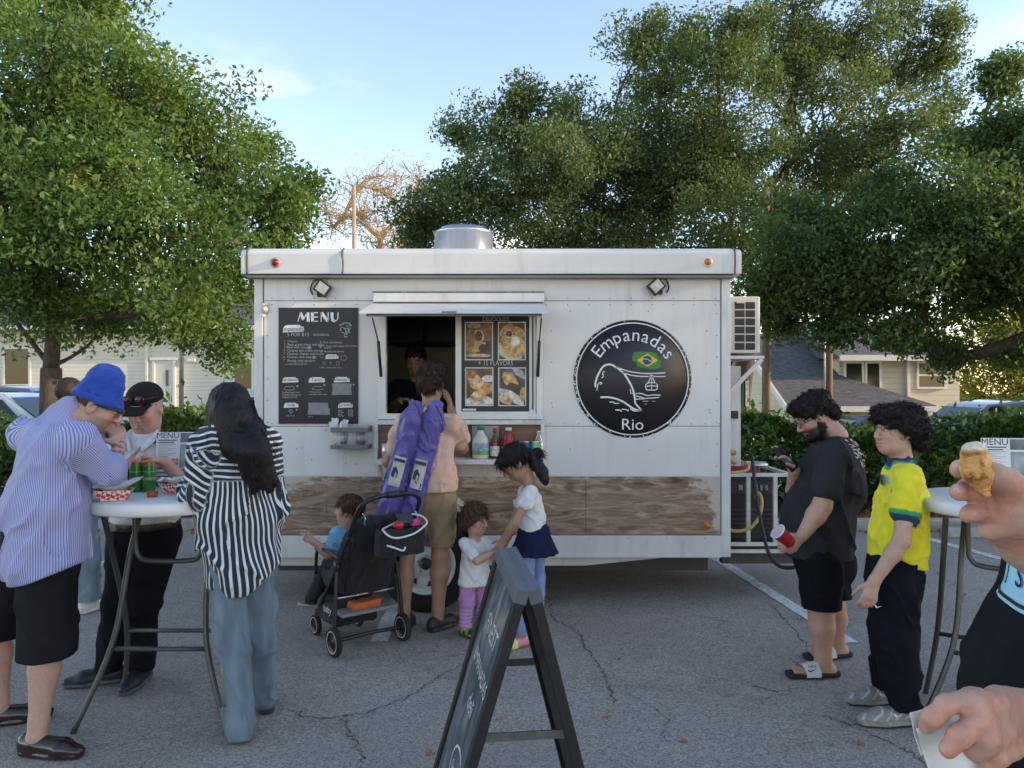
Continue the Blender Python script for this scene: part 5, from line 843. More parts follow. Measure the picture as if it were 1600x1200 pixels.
for i in range(1, 12): xx = bx0+(bx1-bx0)*i/12; b.cyl((xx, by0+.006, bz0+.025), (xx, by0+.006, bz1-.03), .0016, 5)
for i in range(1, 5): zz = bz0+(bz1-bz0)*i/5; b.cyl((bx0, by0+.006, zz), (bx1, by0+.006, zz), .0016, 5)
b.build('wire_mesh', ALU, bk)
for px, r_, lb in ((537, .028, 'grey tin holding cutlery in the left of the wall basket'), (563, .036, 'grey tin standing in the right of the wall basket')):
    x = tx(px, 5.56); b = MB(); b.lathe([(0, 0), (r_*.8, 0), (r_, .115), (r_*.95, .115), (0, .01)], (x, 5.57, bz0+.011), (0, 0, 1), 16); o = b.build('tin', mat('tin_grey', (.33, .33, .32), .4, .2, 20, metal=.5), loc=(x, 5.57, bz0+.011)); tag(o, lb, 'tin')
b = MB(); r = random.Random(3)
for i in range(16): x = tx(518+r.random()*22, 5.56); a = A(x, 5.52+r.random()*.08, bz1-.05); b.bar(a, a+A(r.uniform(-.02, .02), r.uniform(-.01, .01), r.uniform(.07, .12)), .018, .005, (0, 1, 0))
o = b.build('napkins', PAPER, loc=(tx(529, 5.56), 5.56, bz1-.05)); tag(o, 'bunch of white wrapped cutlery sticking out of the wall basket', 'napkins', kind='stuff')
# ---------------------------------------------------------------- A-frame chalkboard
AF = thing('sandwich_board', (.014, 2.63, 0), 'black A-frame chalkboard sign standing in the foreground', 'sign'); ZR = .985; N0, N1 = A(.05, 2.33), A(-.022, 2.93); rd = unit(N1-N0); pd = A(-rd[1], rd[0]); AFB = mat('aframe_black', (.012, .013, .016), .5, .25, 14, .2, 60); AFT = mat('aframe_grey_top', (.10, .11, .125), .5, .15, 14, .2, 60)
def chalk():
    m = bpy.data.materials.new('smeared_chalkboard'); m.use_nodes = True; t = m.node_tree; b = t.nodes['Principled BSDF']; L = t.links.new; tc = nn(t, 'ShaderNodeTexCoord'); mp = nn(t, 'ShaderNodeMapping'); mp.inputs['Scale'].default_value = (2, 2.6, 1.1); mp.inputs['Rotation'].default_value = (.5, 0, 0); L(tc.outputs['Object'], mp.inputs[0]); b.inputs['Roughness'].default_value = .42
    n = nn(t, 'ShaderNodeTexNoise'); n.inputs['Scale'].default_value = 2.2; n.inputs['Detail'].default_value = 9; n.inputs['Roughness'].default_value = .6; n.inputs['Distortion'].default_value = 1.4; L(mp.outputs[0], n.inputs['Vector']); cr = nn(t, 'ShaderNodeValToRGB'); e = cr.color_ramp.elements; e[0].position = .36; e[0].color = (.030, .042, .052, 1); e[1].position = .70; e[1].color = (.34, .28, .24, 1)
    for p, c in ((.45, (.06, .08, .095, 1)), (.53, (.13, .145, .16, 1)), (.61, (.23, .19, .165, 1))): x = e.new(p); x.color = c
    L(n.outputs['Fac'], cr.inputs[0]); L(cr.outputs[0], b.inputs['Base Color']); return m
CHK = chalk(); CKW = mat('chalk', (.52, .52, .50), .9, .4, 90)
for sgn, spr in ((1, .29), (-1, .25)):
    o2 = lambda s, t, h=0: None
    dn = A(pd[0]*sgn*spr, pd[1]*sgn*spr, -ZR); Ls = np.linalg.norm(dn); ez = -unit(dn); ex = A(rd[0], rd[1], 0); nz = unit(np.cross(ez, ex))*(1 if sgn > 0 else -1); nz = nz if np.dot(nz[:2], pd)*sgn > 0 else -nz
    top = A(N0[0], N0[1], ZR)+A(pd[0], pd[1], 0)*sgn*.022; Wd = np.linalg.norm(N1-N0); fw = .05; fr = thing if False else None
    b = MB(); b.bar(top+ex*.02, top+ex*.02+dn, .038, .034, nz); leaf = b.build('frame_leg', AFB, AF, bevel=.003); b = MB(); b.bar(top+ex*(Wd-.02), top+ex*(Wd-.02)+dn, .042, .04, nz); b.build('frame_leg', AFB, AF, bevel=.003)
    b = MB(); b.bar(top-ex*.002, top+ex*(Wd+.002), .042, .045, ez); b.build('top_bar', AFT, AF, bevel=.003); t2 = top+dn*.9; b = MB(); b.bar(t2+ex*.041, t2+ex*(Wd-.041), .03, .05, ez); b.build('bottom_bar', AFB, AF)
    b = MB(); a0 = top+dn*.03+ex*.035; b.bar(a0+ex*(Wd-.07)/2, a0+ex*(Wd-.07)/2+dn*.86, Wd-.07, .014, nz); b.build('board', CHK if sgn > 0 else AFB, AF)
    if sgn > 0:
        s_ = top+dn*.03+ex*Wd/2+nz*.0085; hx = -ex; b = MB(); dz = ez
        for tx_t, sz, v, sh in (('FINEST', .092, -.20, .25), ('EMPANADAS', .070, -.33, .25), ('deli', .09, -.45, .3)): b = MB(); letter(b, tx_t, sz, s_+dz*v+hx*.02, hx, dz, shear=sh); b.build('chalk_lettering', CKW, AF)
        b = MB()
        el = [(.10+.14*math.cos(a*.16), -.63+.075*math.sin(a*.16)) for a in range(40)]
        for q in stroke2(el, [.004+.006*abs(math.sin(i*.08)) for i in range(40)]): b.add([s_+hx*u+dz*v for u, v in q], [(0, 1, 2, 3)])
        b.build('chalk_oval', CKW, AF); b = MB(); letter(b, 'Order here', .045, s_+dz*-.645+hx*.10, hx, dz, shear=.3); b.build('chalk_lettering', CKW, AF)
        for (u0, v0, u1, v1) in ((.12, -.78, .19, -.84), (.0, -.80, .06, -.86)):
            b = MB()
            for q in stroke2([(u0, v0), ((u0+u1)/2+.02, (v0+v1)/2), (u1, v1)], .006): b.add([s_+hx*u+dz*v for u, v in q], [(0, 1, 2, 3)])
            b.build('chalk_stroke', CKW, AF)
    else:
        pass
def Lpt(sgn, spr, t, e): dn = A(pd[0]*sgn*spr, pd[1]*sgn*spr, -ZR); return A(N0[0], N0[1], ZR)+A(pd[0], pd[1], 0)*sgn*.02+dn*t+A(rd[0], rd[1], 0)*e
for t, e in ((.44, .03), (.41, .57)): b = MB(); b.bar(Lpt(1, .29, t, e), Lpt(-1, .25, t, e), .006, .026, (0, 0, 1)); b.build('stay_bar', mat('stay_metal', (.16, .165, .16), .45, .2, 20, metal=.6), AF)
b = MB(); c_ = A((N0+N1)[0]/2, (N0+N1)[1]/2, ZR+.012); b.bar(c_-A(*rd, 0)*.05, c_+A(*rd, 0)*.05, .02, .006); b.build('hinge', STEEL, AF)
# ---------------------------------------------------------------- stroller
ST = thing('stroller', (-.878, 4.74, 0), 'black folding stroller with the little boy seated in it', 'stroller'); sf, sr = unit(A(-.62, .785)), unit(A(.785, .62)); SO = A(-.878, 4.74)
SQ = lambda u, v, z: A(*(SO+sr*u+sf*v), z); STB = mat('stroller_tube', (.014, .014, .015), .35, .1, 20); FAB = mat('stroller_fabric', (.010, .010, .012), .85, .25, 60, .3, 200, sheen=.1); SRD = A(sr[0], sr[1], 0)
def swheel(u, v, r_, w):
    c = SQ(u, v, r_); b = MB(); b.lathe([(r_*.70, -w), (r_*.92, -w), (r_, -w*.5), (r_, w*.5), (r_*.92, w), (r_*.70, w)], c, SRD, 28); wl = b.build('wheel', RUB, ST)
    for s in (-1, 1): b = MB(); b.lathe([(0, w*.9), (r_*.18, w*.9), (r_*.2, w*.5), (r_*.6, w*.5), (r_*.7, w*.8)], c, SRD*s, 24); b.build('hub', STB, wl); b = MB(); b.lathe([(r_*.70, w*1.02), (r_*.755, w*1.04)], c, SRD*s, 28); b.build('rim_stripe', LETW, wl)
for u in (-.235, .235): swheel(u, 0, .088, .017)
for u in (-.15, .15): swheel(u, .45, .066, .015)
def stube(nm, pts, r_=.012, m=STB, n=5): b = MB(); b.tube(spline([SQ(*p) for p in pts], n), r_, 10); return b.build(nm, m, ST)
stube('handle', [(-.2, -.13, .74), (-.205, -.22, .86), (-.19, -.27, .935), (-.12, -.295, .975), (0, -.30, .985), (.12, -.295, .975), (.19, -.27, .935), (.205, -.22, .86), (.2, -.13, .74)], .014); b = MB(); b.tube(spline([SQ(-.05, -.30, .984), SQ(.05, -.30, .984)], 2), .021, 10); b.build('handle_joint', STB, ST)
for u in (-1, 1):
    stube('side_tube', [(u*.2, -.13, .74), (u*.2, .05, .50), (u*.18, .28, .27), (u*.15, .45, .115)], .012); stube('rear_leg', [(u*.2, .03, .53), (u*.222, .01, .3), (u*.235, 0, .088)], .012); stube('front_fork', [(u*.15, .43, .17), (u*.15, .45, .066)], .014)
    stube('arm_rail', [(u*.2, .0, .58), (u*.2, .2, .60), (u*.19, .34, .57), (u*.19, .36, .42)], .011)
    b = MB(); b.lathe([(0, .014), (.03, .012), (.034, 0)], SQ(u*.205, .03, .53), SRD*u, 14); b.build('joint', STB, ST)
stube('axle', [(-.235, 0, .088), (0, -.01, .10), (.235, 0, .088)], .012); stube('front_bar', [(-.19, .36, .58), (0, .42, .60), (.19, .36, .58)], .013); stube('cross_strut', [(-.2, .05, .33), (.2, .05, .33)], .007, ALU)
S = SDF(); S.econe(SQ(0, -.10, .80), SQ(0, .07, .36), (.165, .028), (.17, .03), SRD, .02); S.econe(SQ(0, .07, .36), SQ(0, .33, .40), (.16, .03), (.155, .025), SRD, .03)
for u in (-1, 1): S.econe(SQ(u*.165, -.06, .72), SQ(u*.17, .12, .42), (.016, .05), (.016, .09), SRD, .02); S.econe(SQ(u*.17, .05, .42), SQ(u*.165, .28, .42), (.016, .05), (.016, .05), SRD, .02)
S.econe(SQ(0, .33, .38), SQ(0, .43, .14), (.14, .02), (.12, .02), SRD, .02); solid(S, 'seat_fabric', FAB, ST, .011, folds(.006, (.06, .06, .1), 3))
S = SDF(); S.econe(SQ(0, -.09, .80), SQ(0, -.04, .60), (.17, .04), (.16, .05), SRD, .02); S.econe(SQ(0, -.03, .6), SQ(0, .03, .36), (.16, .05), (.15, .03), SRD, .02); solid(S, 'folded_canopy', FAB, ST, .0095, folds(.010, (.05, .05, .12), 8))
b = MB(); b.add([SQ(-.19, -.02, .245), SQ(.19, -.02, .245), SQ(.19, .10, .25), SQ(-.19, .10, .25), SQ(-.19, -.02, .225), SQ(.19, -.02, .225), SQ(.19, .10, .23), SQ(-.19, .10, .23)], [(0, 1, 2, 3), (7, 6, 5, 4), (0, 4, 5, 1), (1, 5, 6, 2), (2, 6, 7, 3), (3, 7, 4, 0)]); b.build('basket_board', mat('board_grey', (.20, .20, .185), .7, .2, 20), ST, bevel=.004)
S = SDF(); S.rbox(SQ(-.03, .24, .20), (.15, .14, .075), np.stack([SRD, A(sf[0], sf[1], 0), A(0, 0, 1)], 1), .03, .02); solid(S, 'basket', FAB, ST, .009, folds(.006, (.06, .06, .1), 12))
b = MB(); letter(b, 'baby', .06, SQ(-.187, .20, .21), A(-sf[0], -sf[1], 0), A(0, 0, 1), shear=.1); b.build('lettering', LETW, ST)
BG = thing('stroller_bag', tuple(SQ(.06, -.30, .62)), 'black organiser bag with white piping hung on the stroller handle', 'bag'); BR = np.stack([SRD, A(sf[0], sf[1], 0), A(0, 0, 1)], 1)
S = SDF(); S.rbox(SQ(.06, -.27, .70), (.155, .055, .085), BR, .03, .02); S.rbox(SQ(.06, -.27, .80), (.13, .035, .055), BR, .02, .01, 's'); solid(S, 'body', FAB, BG, .006, folds(.004, (.05, .05, .08), 4))
b = MB(); b.tube(spline([SQ(u, v, z) for u, v, z in ((-.09, -.33, .79), (-.06, -.345, .755), (.0, -.345, .735), (.10, -.345, .745), (.17, -.335, .77), (.215, -.32, .80), (.21, -.26, .83), (.15, -.23, .84), (.05, -.225, .80), (-.03, -.23, .775), (-.06, -.28, .775), (-.09, -.33, .79))], 5), .006, 6); b.build('piping', LETW, BG); b = MB(); b.tube(spline([SQ(-.07, -.345, .70), SQ(-.02, -.35, .68), SQ(.03, -.355, .66), SQ(.045, -.355, .68)], 5), .006, 6); b.build('cord', LETW, BG)
for u, dz in ((-.17, .85), (.18, .83)): b = MB(); b.tube(spline([SQ(u, -.24, dz+.03), SQ(u, -.27, dz+.01), SQ(u, -.26, dz-.03), SQ(u+.02, -.24, dz-.035)], 5), .004, 6); b.build('hook', STEEL, BG)
S = SDF(); S.ell(SQ(.03, -.30, .80), (.035, .03, .025), BR); o = solid(S, 'cap_toy', mat('toy_red', (.45, .02, .03), .4), None, .006); tag(o, 'red rounded item in the stroller bag', 'toy')
b = MB(); b.box((-.05, -.008, -.035), (.05, .008, .035), BR@np.array([[1, 0, 0], [0, .8, .6], [0, -.6, .8]]), SQ(.09, -.275, .83)); o = b.build('wallet', mat('wallet_black', (.02, .02, .022), .4), loc=tuple(SQ(.09, -.275, .83)), bevel=.004); tag(o, 'black wallet in the stroller bag between red and pink items', 'wallet')
S = SDF(); S.rbox(SQ(.155, -.28, .80), (.03, .02, .022), BR, .01); o = solid(S, 'pink_pouch', mat('toy_pink', (.55, .05, .22), .5), None, .006); tag(o, 'pink pouch in the stroller bag', 'pouch')
S = SDF(); S.rbox(SQ(.0, .06, .265), (.10, .05, .025), BR, .015); o = solid(S, 'orange_cloth', mat('cloth_orange', (.50, .11, .03), .8), None, .007, folds(.006, (.05, .05, .05), 2)); tag(o, 'orange cloth lying in the stroller basket', 'cloth')
# ---------------------------------------------------------------- purple chair bags
PUR = mat('purple_nylon', (.095, .075, .28), .42, .2, 12, .25, 40, sheen=.2)
def chair_bag(top, bot, seed, label):
    root = thing('chair_bag', tuple(bot), label, 'chair bag', 'purple folding chair bags on the man at the window'); S = SDF(); m1 = lerp(top, bot, .12); d = unit(bot-top)
    S.cone(top, m1, .045, .074, .02); S.cone(m1, lerp(top, bot, .55), .074, .068, .02); S.cone(lerp(top, bot, .55), bot, .068, .064, .02); S.ell(top-d*.01, (.05, .05, .025), None, .01)
    solid(S, 'sleeve', PUR, root, .0085, folds(.011, (.05, .05, .13), seed, .006)); 
    c = lerp(top, bot, .52)+A(0, -.074, 0); ex = unit(A(1, 0, 0)-d*d[0]); ez = -d; nz = np.cross(ex, ez); b = MB(); vs_ = []
    for j in range(7):
        for i in range(5): u = -.038+.019*i; v = -.095+.19*j/6; vs_.append(c+ex*u+ez*v+A(0, (u/.038)**2*.012, 0)+A(0, .006*math.sin(j*1.7+seed), 0)-A(0, .006, 0))
    b.add(vs_, [(j*5+i, j*5+i+1, j*5+i+6, j*5+i+5) for j in range(6) for i in range(4)], True); b.build('label_patch', mat('patch_grey', (.50, .49, .46), .6, .12, 40), root)
    b = MB(); o_ = c+A(0, -.012, 0); b.flat([(-.03, -.03), (-.012, -.045), (-.008, .0), (.005, -.015), (.0, -.04), (.008, -.035), (.01, .0), (-.012, .03), (-.028, .02)], o_, ex, ez); b.flat([(-.035, .062), (.035, .062), (.035, .082), (-.035, .082)], o_, ex, ez); b.build('printed_chair', mat('print_dark', (.03, .03, .035), .6), root)
    b = MB(); b.tube(spline([top+A(-.01, -.03, .02), top+A(.02, -.06, -.02), top+A(.05, -.07, -.10), top+A(.045, -.07, -.15)], 5), .0035, 5); b.build('drawstring', BLKM, root); return root
chair_bag(P(650, 634, 4.90), P(598, 828, 4.86), 2, 'purple chair bag with white patch, left one on the man at the window'); chair_bag(P(681, 634, 4.92), P(633, 836, 4.90), 7, 'purple chair bag with white patch, right one on the man at the window')
# ================================================================ people
from mathutils.bvhtree import BVHTree
SKIN = mat('skin', (1, 1, 1), .5, .07, 60, .08, 300, attr=True, sss=.12); HAIRM = mat('hair', (1, 1, 1), .58, .3, 70, .5, 120, attr=True, spec=.22, stretch=(1, 1, .25)); SHOEM = mat('shoe_leather', (1, 1, 1), .5, .12, 50, .2, 120, attr=True)
def cloth(name, col, rough=.9, var=.12, vs=22, bump=.25, bs=420, sheen=.12):
    dk = max(col[:3]) < .06; return mat(name, col, rough, var, vs, bump, bs, sheen=0 if dk else sheen, spec=.12 if dk else .3)
CLA = mat('printed_cloth', (1, 1, 1), .88, .1, 24, .25, 420, attr=True, sheen=.1)
def hframe(fw, up=(0, 0, 1)): fw = unit(fw); r = unit(np.cross(fw, up)); return np.stack([r, fw, np.cross(r, fw)], 1)      # columns: right, forward, up
def sm(x, a, b): t = np.clip((x-a)/(b-a), 0, 1); return t*t*(3-2*t)
class Pn:
    def __init__(s, label, base, group=None, skin=(.47, .29, .21), hs=1.0, vox=.008, sc=1.0, fine=True): s.fine = fine; s.root = thing('person', base, label, 'person', group); s.skin = np.array(skin); s.hs = hs; s.vox = vox; s.sc = sc; s.S = SDF(); s.hd = None
    def head(s, c, fw, up=(0, 0, 1), neck=None, nr=.054, face=1):
        s.hc = np.asarray(c, float); s.R = hframe(fw, up); h = s.hs; S = s.S; L = lambda x, y, z: s.hc+s.R@(A(x, y, z)*h); s.L = L; R = s.R; E = lambda c_, r_, k=.02, op='u': S.ell(L(*c_), A(*r_)*h, R, k*h, op)
        E((0, -.012, .03), (.075, .095, .086)); E((0, .026, -.035), (.062, .064, .083), .03); E((0, .050, -.088), (.036, .036, .030), .03)
        for x in (-1, 1): E((x*.036, .056, -.026), (.028, .030, .030), .025); E((x*.042, .02, -.075), (.022, .045, .026), .03)
        E((0, .080, .026), (.052, .018, .013), .018)
        for x in (-1, 1): E((x*.031, .101, .004), (.018, .016, .0125), .010, 's'); E((x*.031, .0825, .005), (.0125, .0125, .0115), .004)
        S.cone(L(0, .090, .012), L(0, .1115, -.030), .0085*h, .0125*h, .010*h); E((.011, .100, -.035), (.009, .012, .008), .006); E((-.011, .100, -.035), (.009, .012, .008), .006)
        E((0, .0935, -.060), (.023, .011, .0065), .006); E((0, .0915, -.0735), (.020, .011, .0075), .006); E((0, .093, -.0665), (.024, .009, .0022), .003, 's')
        for x in (-1, 1): E((x*.077, -.008, -.008), (.010, .021, .032), .010); E((x*.084, -.004, -.004), (.006, .011, .017), .005, 's')
        if neck is not None: S.econe(L(0, -.022, -.055), np.asarray(neck, float), (nr*h, nr*h*1.05), (nr*1.12*h, nr*1.08*h), R[:, 0], .03)
    def torso(s, shl, shr, hpl, hpr, wa=(.135, .105), ch=(.155, .115), hip=(.15, .115), chest=None, waist=None):
        S = s.S; k = s.sc; mc = (shl+shr)/2; mh = (hpl+hpr)/2; lat = shr-shl; s.lat = unit(lat); chest = lerp(mc, mh, .25) if chest is None else chest; waist = lerp(mc, mh, .65) if waist is None else waist; m = lambda t: (t[0]*k*.86, t[1]*k*.86)
        S.econe(lerp(mc, chest, .35), chest, m((ch[0]*.85, ch[1]*.8)), m(ch), lat, .03*k); S.econe(chest, waist, m(ch), m(wa), lat, .03*k); S.econe(waist, mh, m(wa), m(hip), lat, .03*k); S.cone(lerp(shl, shr, .12), lerp(shl, shr, .88), .046*k, .046*k, .03*k); s.ch, s.wa, s.mh, s.mc = chest, waist, mh, mc
    def arm(s, sh, el, wr, r=(.046, .040, .029)): k = s.sc; S = s.S; S.cone(sh, el, r[0]*k, r[1]*k, .02*k); S.cone(el, lerp(el, wr, .3), r[1]*k, r[1]*1.02*k, .02); S.cone(lerp(el, wr, .3), wr, r[1]*1.02*k, r[2]*k, .02)
    def leg(s, hp, kn, an, r=(.085, .056, .037)): k = s.sc; S = s.S; S.cone(hp, kn, r[0]*k, r[1]*k, .03); m1 = lerp(kn, an, .3); S.cone(kn, m1, r[1]*k, r[1]*1.05*k, .02); S.cone(m1, lerp(kn, an, .85), r[1]*1.05*k, r[2]*k, .02); S.cone(lerp(kn, an, .85), an, r[2]*k, r[2]*1.05*k, .02)
    def foot(s, an, d, ln=.24): k = s.sc; d = unit(A(d[0], d[1], 0)); lat = A(d[1], -d[0], 0); S = s.S; g = A(an[0], an[1], 0); S.econe(an, g-d*.035*k+A(0, 0, .035*k), (.034*k, .034*k), (.034*k, .036*k), lat, .02); S.econe(g-d*.04*k+A(0, 0, .036*k), g+d*(ln*.5)*k+A(0, 0, .034*k), (.034*k, .034*k), (.044*k, .026*k), lat, .02)
    def toes(s, an, d, ln=.24, z=.03):
        k = s.sc; d = unit(A(d[0], d[1], 0)); lat = A(d[1], -d[0], 0); g = A(an[0], an[1], z); q = 1 if True else -1
        for i in range(5): o = (-.036+.018*i)*k; s.S.cone(g+d*(ln*.5)*k+lat*o, g+d*(ln*(.70-.018*abs(i-1)*(i > 0)))*k+lat*o*1.05, .011*k, (.0125 if i == 0 else .0095)*k, .006)
    def hand(s, w, d, n, th, sc=1.0, curl=.5, k=.006, thumb=1.0):
        d = unit(d); n = unit(np.asarray(n, float)-d*np.dot(n, d)); t = unit(np.cross(d, n)); t = t if np.dot(t, th) > 0 else -t; S = s.S; q = sc*s.sc
        S.econe(w-d*.005, w+d*.08*q, (.027*q, .019*q), (.040*q, .0155*q), t, .015)
        for i in range(4):
            b = w+d*(.084-.004*abs(i-1))*q+t*(.030-.0205*i)*q; L = [.072, .080, .074, .058][i]*q; a = 0; p = b
            for j, (fr, dc) in enumerate(((.46, .55), (.30, .95), (.24, .7))): a += curl*dc; e = p+(d*math.cos(a)+n*math.sin(a))*L*fr; S.cone(p, e, (.0098-.0006*j)*q, (.0094-.0008*j)*q, k); p = e
        p = w+d*.025*q+t*.024*q; d1 = unit(d*.55+t*.75*thumb+n*.45); e = p+d1*.042*q; S.cone(p, e, .0145*q, .0115*q, .01); d2 = unit(d*.9+t*.25*thumb+n*.5); e2 = e+d2*.034*q; S.cone(e, e2, .0112*q, .0098*q, .006); S.cone(e2, e2+unit(d2+n*.25)*.02*q, .0098*q, .0085*q, .005)
    def body(s, beard=None, brow=(.03, .02, .015), lips=1.0, blush=.06, extra=None, lidded=False):
        def col(v):
            c = np.tile(s.skin, (len(v), 1)); q = ((v-s.hc)@s.R)/s.hs; x, y, z = np.abs(q[:, 0]), q[:, 1], q[:, 2]; near = (np.linalg.norm(q, axis=1) < .16); c = c*(1+.10*vnoise(v, .03, 3))[:, None]
            def mixc(m, cc, a=1.0): m = (m*near*a)[:, None]; return c*(1-m)+np.array(cc)*m
            f = sm(y, .05, .075); c = mixc(f*np.exp(-(((x-.045)/.02)**2+((z+.03)/.02)**2)), s.skin*np.array([1.15, .72, .68]), .5); c = mixc(f*np.exp(-((x/.016)**2+((z+.03)/.016)**2)), s.skin*np.array([1.12, .8, .75]), .5)
            if beard is not None: m = sm(-z, .028, .05)*sm(y, -.02, .02)*(1-.0*x)*(1-np.exp(-((x/.02)**2+((z+.067)/.009)**2))*f); m = np.maximum(m, sm(-z, .035, .046)*sm(y, .08, .09)*(x < .03)*(z > -.06)); c = mixc(m, beard[:3], beard[3])
            c = mixc(f*np.exp(-((x/.021)**4+((z+.067)/.0105)**4)), s.skin*np.array([.95, .55, .5]), .75*lips); c = mixc(sm(y, .06, .075)*((np.abs(z-(.031-.25*np.maximum(x-.04, 0))) < .0065) & (x > .012) & (x < .052)), brow, .75)
            e = ((x-.031)/.0145)**2+((z-.004)/.0068)**2; c = mixc(f*(e < 1.9), s.skin*.35, .7)
            if not lidded: c = mixc(f*(e < .9), (.55, .52, .48), .9); c = mixc(f*((((x-.031)/.0065)**2+((z-.005)/.0065)**2) < 1), (.03, .018, .012), 1)
            c = mixc((y > .09)*((np.abs(x-.008)/.005)**2+((z+.041)/.004)**2 < 1), s.skin*.3, .8)
            return c if extra is None else extra(v, c)
        e = .125*s.hs; return solid(s.S, 'body', SKIN, s.root, s.vox, None, None, 1, col, fine=(s.hc-e*1.05, s.hc+e*1.05, .005*max(.8, s.hs)) if s.fine else None)
    # ---- hair as a solid with combed relief and loose locks
    def hair(s, col, thick=1.0, line=(.0, .80), noise=(.010, (.03, .03, .03)), prims=(), name='hair', vox=None, cut=None, tex=None, seed=1):
        S = SDF(); h = s.hs; L, R = s.L, s.R; S.ell(L(0, -.016, .036), A(.083*thick, .104*thick, .092*thick)*h, R, .02)
        for p in prims:
            if p[0] == 'e': S.ell(L(*p[1]), A(*p[2])*h, R, .02)
            else: S.cone(L(*p[1]), L(*p[2]), p[3]*h, p[4]*h, .02)
        def hl(X, Y, Z): lx = ((X-s.hc[0])*R[0, 0]+(Y-s.hc[1])*R[1, 0]+(Z-s.hc[2])*R[2, 0])/h; y = ((X-s.hc[0])*R[0, 1]+(Y-s.hc[1])*R[1, 1]+(Z-s.hc[2])*R[2, 1])/h; z = ((X-s.hc[0])*R[0, 2]+(Y-s.hc[1])*R[1, 2]+(Z-s.hc[2])*R[2, 2])/h; return (line[0]+line[1]*y-z+.012*np.sin(lx*170)*(line[1] > 0))*h
        cs = [hl] if line is not None else []
        if cut: cs += cut
        f = (lambda p: noise[0]*(np.abs(vnoise(p, noise[1], seed))*4-1)+noise[0]*.5*vnoise(p, np.asarray(noise[1])*.45, seed+1)*2) if noise[0] else None
        cf = lambda v: np.array(col)[None]*(1+.5*vnoise(v, np.array([.012, .012, .05]), 9)[:, None])
        return solid(S, name, HAIRM, s.root, vox or s.vox*.85, f, cs or None, 1, cf)
    def strands(s, hair_o, n, ln, mode='flow', w=.0016, seed=3, col=None, lift=.006, name='loose_strands'):
        """fine locks lying over the hair so that its edge is not a smooth shell"""
        q = np.random.default_rng(seed); me = hair_o.data; nv = len(me.vertices); v = np.empty(nv*3); me.vertices.foreach_get('co', v); v = v.reshape(-1, 3); nr = np.empty(nv*3); me.vertices.foreach_get('normal', nr); nr = nr.reshape(-1, 3); rl = np.array(root_loc(s.root)); ix = q.integers(0, nv, n); p0 = v[ix]; nm = nr[ix]; K_ = 5
        cen = s.hc-rl+s.R@(A(0, -.03, .10)*s.hs); dn = p0-cen; dn[:, 2] -= .05*s.hs if mode == 'flow' else 0
        if mode == 'down': dn = np.tile(A(0, 0, -1.), (n, 1))
        t = dn-nm*(dn*nm).sum(1)[:, None]; t /= np.linalg.norm(t, axis=1)[:, None]+1e-6; t += q.normal(size=(n, 3))*(.25 if mode != 'curl' else .9); t -= nm*(t*nm).sum(1)[:, None]*.9; t /= np.linalg.norm(t, axis=1)[:, None]+1e-6; sd_ = np.cross(nm, t); L_ = ln*q.uniform(.5, 1.3, n)[:, None]; ph = q.uniform(0, 6.28, (n, 1)); pts = []
        for k in range(K_):
            u = k/(K_-1); b_ = p0-nm*.003+t*L_*u+nm*(lift*q.uniform(.4, 1.4, (n, 1))*math.sin(u*2.4)); b_ = b_+(sd_*np.cos(ph+u*7)+nm*np.sin(ph+u*7))*(L_*.22 if mode == 'curl' else L_*.03); b_[:, 2] -= (.25 if mode == 'flow' else 0)*(L_*u*u)[:, 0]; pts.append(b_)
        V_ = []; Fq = []
        for k in range(K_):
            wk = w*(1-.8*(k/(K_-1))**2)
            for a_ in range(3): V_.append(pts[k]+(sd_*math.cos(a_*2.094)+nm*math.sin(a_*2.094))*wk)
        V_ = np.stack(V_, 1).reshape(-1, 3); base_ = np.arange(n)[:, None]*(3*K_)
        for k in range(K_-1):
            for a_ in range(3): Fq.append(np.concatenate([base_+k*3+a_, base_+k*3+(a_+1) % 3, base_+(k+1)*3+(a_+1) % 3, base_+(k+1)*3+a_], 1))
        o = link(name, npmesh(name, V_, np.concatenate(Fq)), hair_o.data.materials[0], s.root); c_ = np.empty(nv*4)
        if 'col' in me.attributes: me.attributes['col'].data.foreach_get('color', c_); setcol(o.data, np.repeat(c_.reshape(-1, 4)[ix, :3]*q.uniform(.6, 1.6, (n, 1)), 3*K_, 0))
        o['kind'] = 'stuff'; return o
    def wear(s, S, name, m, disp=None, cut=None, vox=None, col=None, extra=None, label=None): return solid(S, name, m, s.root, vox or .0085, disp, cut, 1, col, extra, label)
    def shoe(s, an, d, ln=.27, wd=.046, col=(.03, .03, .03), sole=(.05, .05, .05), sz=.026, hi=.055, name='shoe', paint=None, m=None, toe=.6):
        k = s.sc; d = unit(A(d[0], d[1], 0)); lat = A(d[1], -d[0], 0); g = A(an[0], an[1], 0); S = SDF(); hl = g-d*.055*k; ba = g+d*(ln*.42)*k; tp = g+d*(ln-.085)*k
        S.econe(hl+A(0, 0, .045*k), ba+A(0, 0, .040*k), (.036*k, .050*k), (wd*k, .042*k), lat, .02); S.econe(ba+A(0, 0, .036*k), tp+A(0, 0, .03*k), (wd*k, .038*k), (wd*toe*k, .024*k), lat, .02)
        S.econe(g-d*.012*k+A(0, 0, .05*k), g-d*.006*k+A(0, 0, (.06+hi)*k), (.040*k, .05*k), (.038*k, .044*k), lat, .02); S.econe(hl+A(0, 0, .016*k), ba+A(0, 0, .014*k), (.040*k, .022*k), (wd*1.08*k, .020*k), lat, .005); S.econe(ba+A(0, 0, .014*k), tp+A(0, 0, .015*k), (wd*1.08*k, .020*k), (wd*toe*1.1*k, .018*k), lat, .005)
        def cf(v): c = np.tile(np.array(col), (len(v), 1)); c[v[:, 2] < sz*k] = sole; return c if paint is None else paint(v, c, g, d, lat)
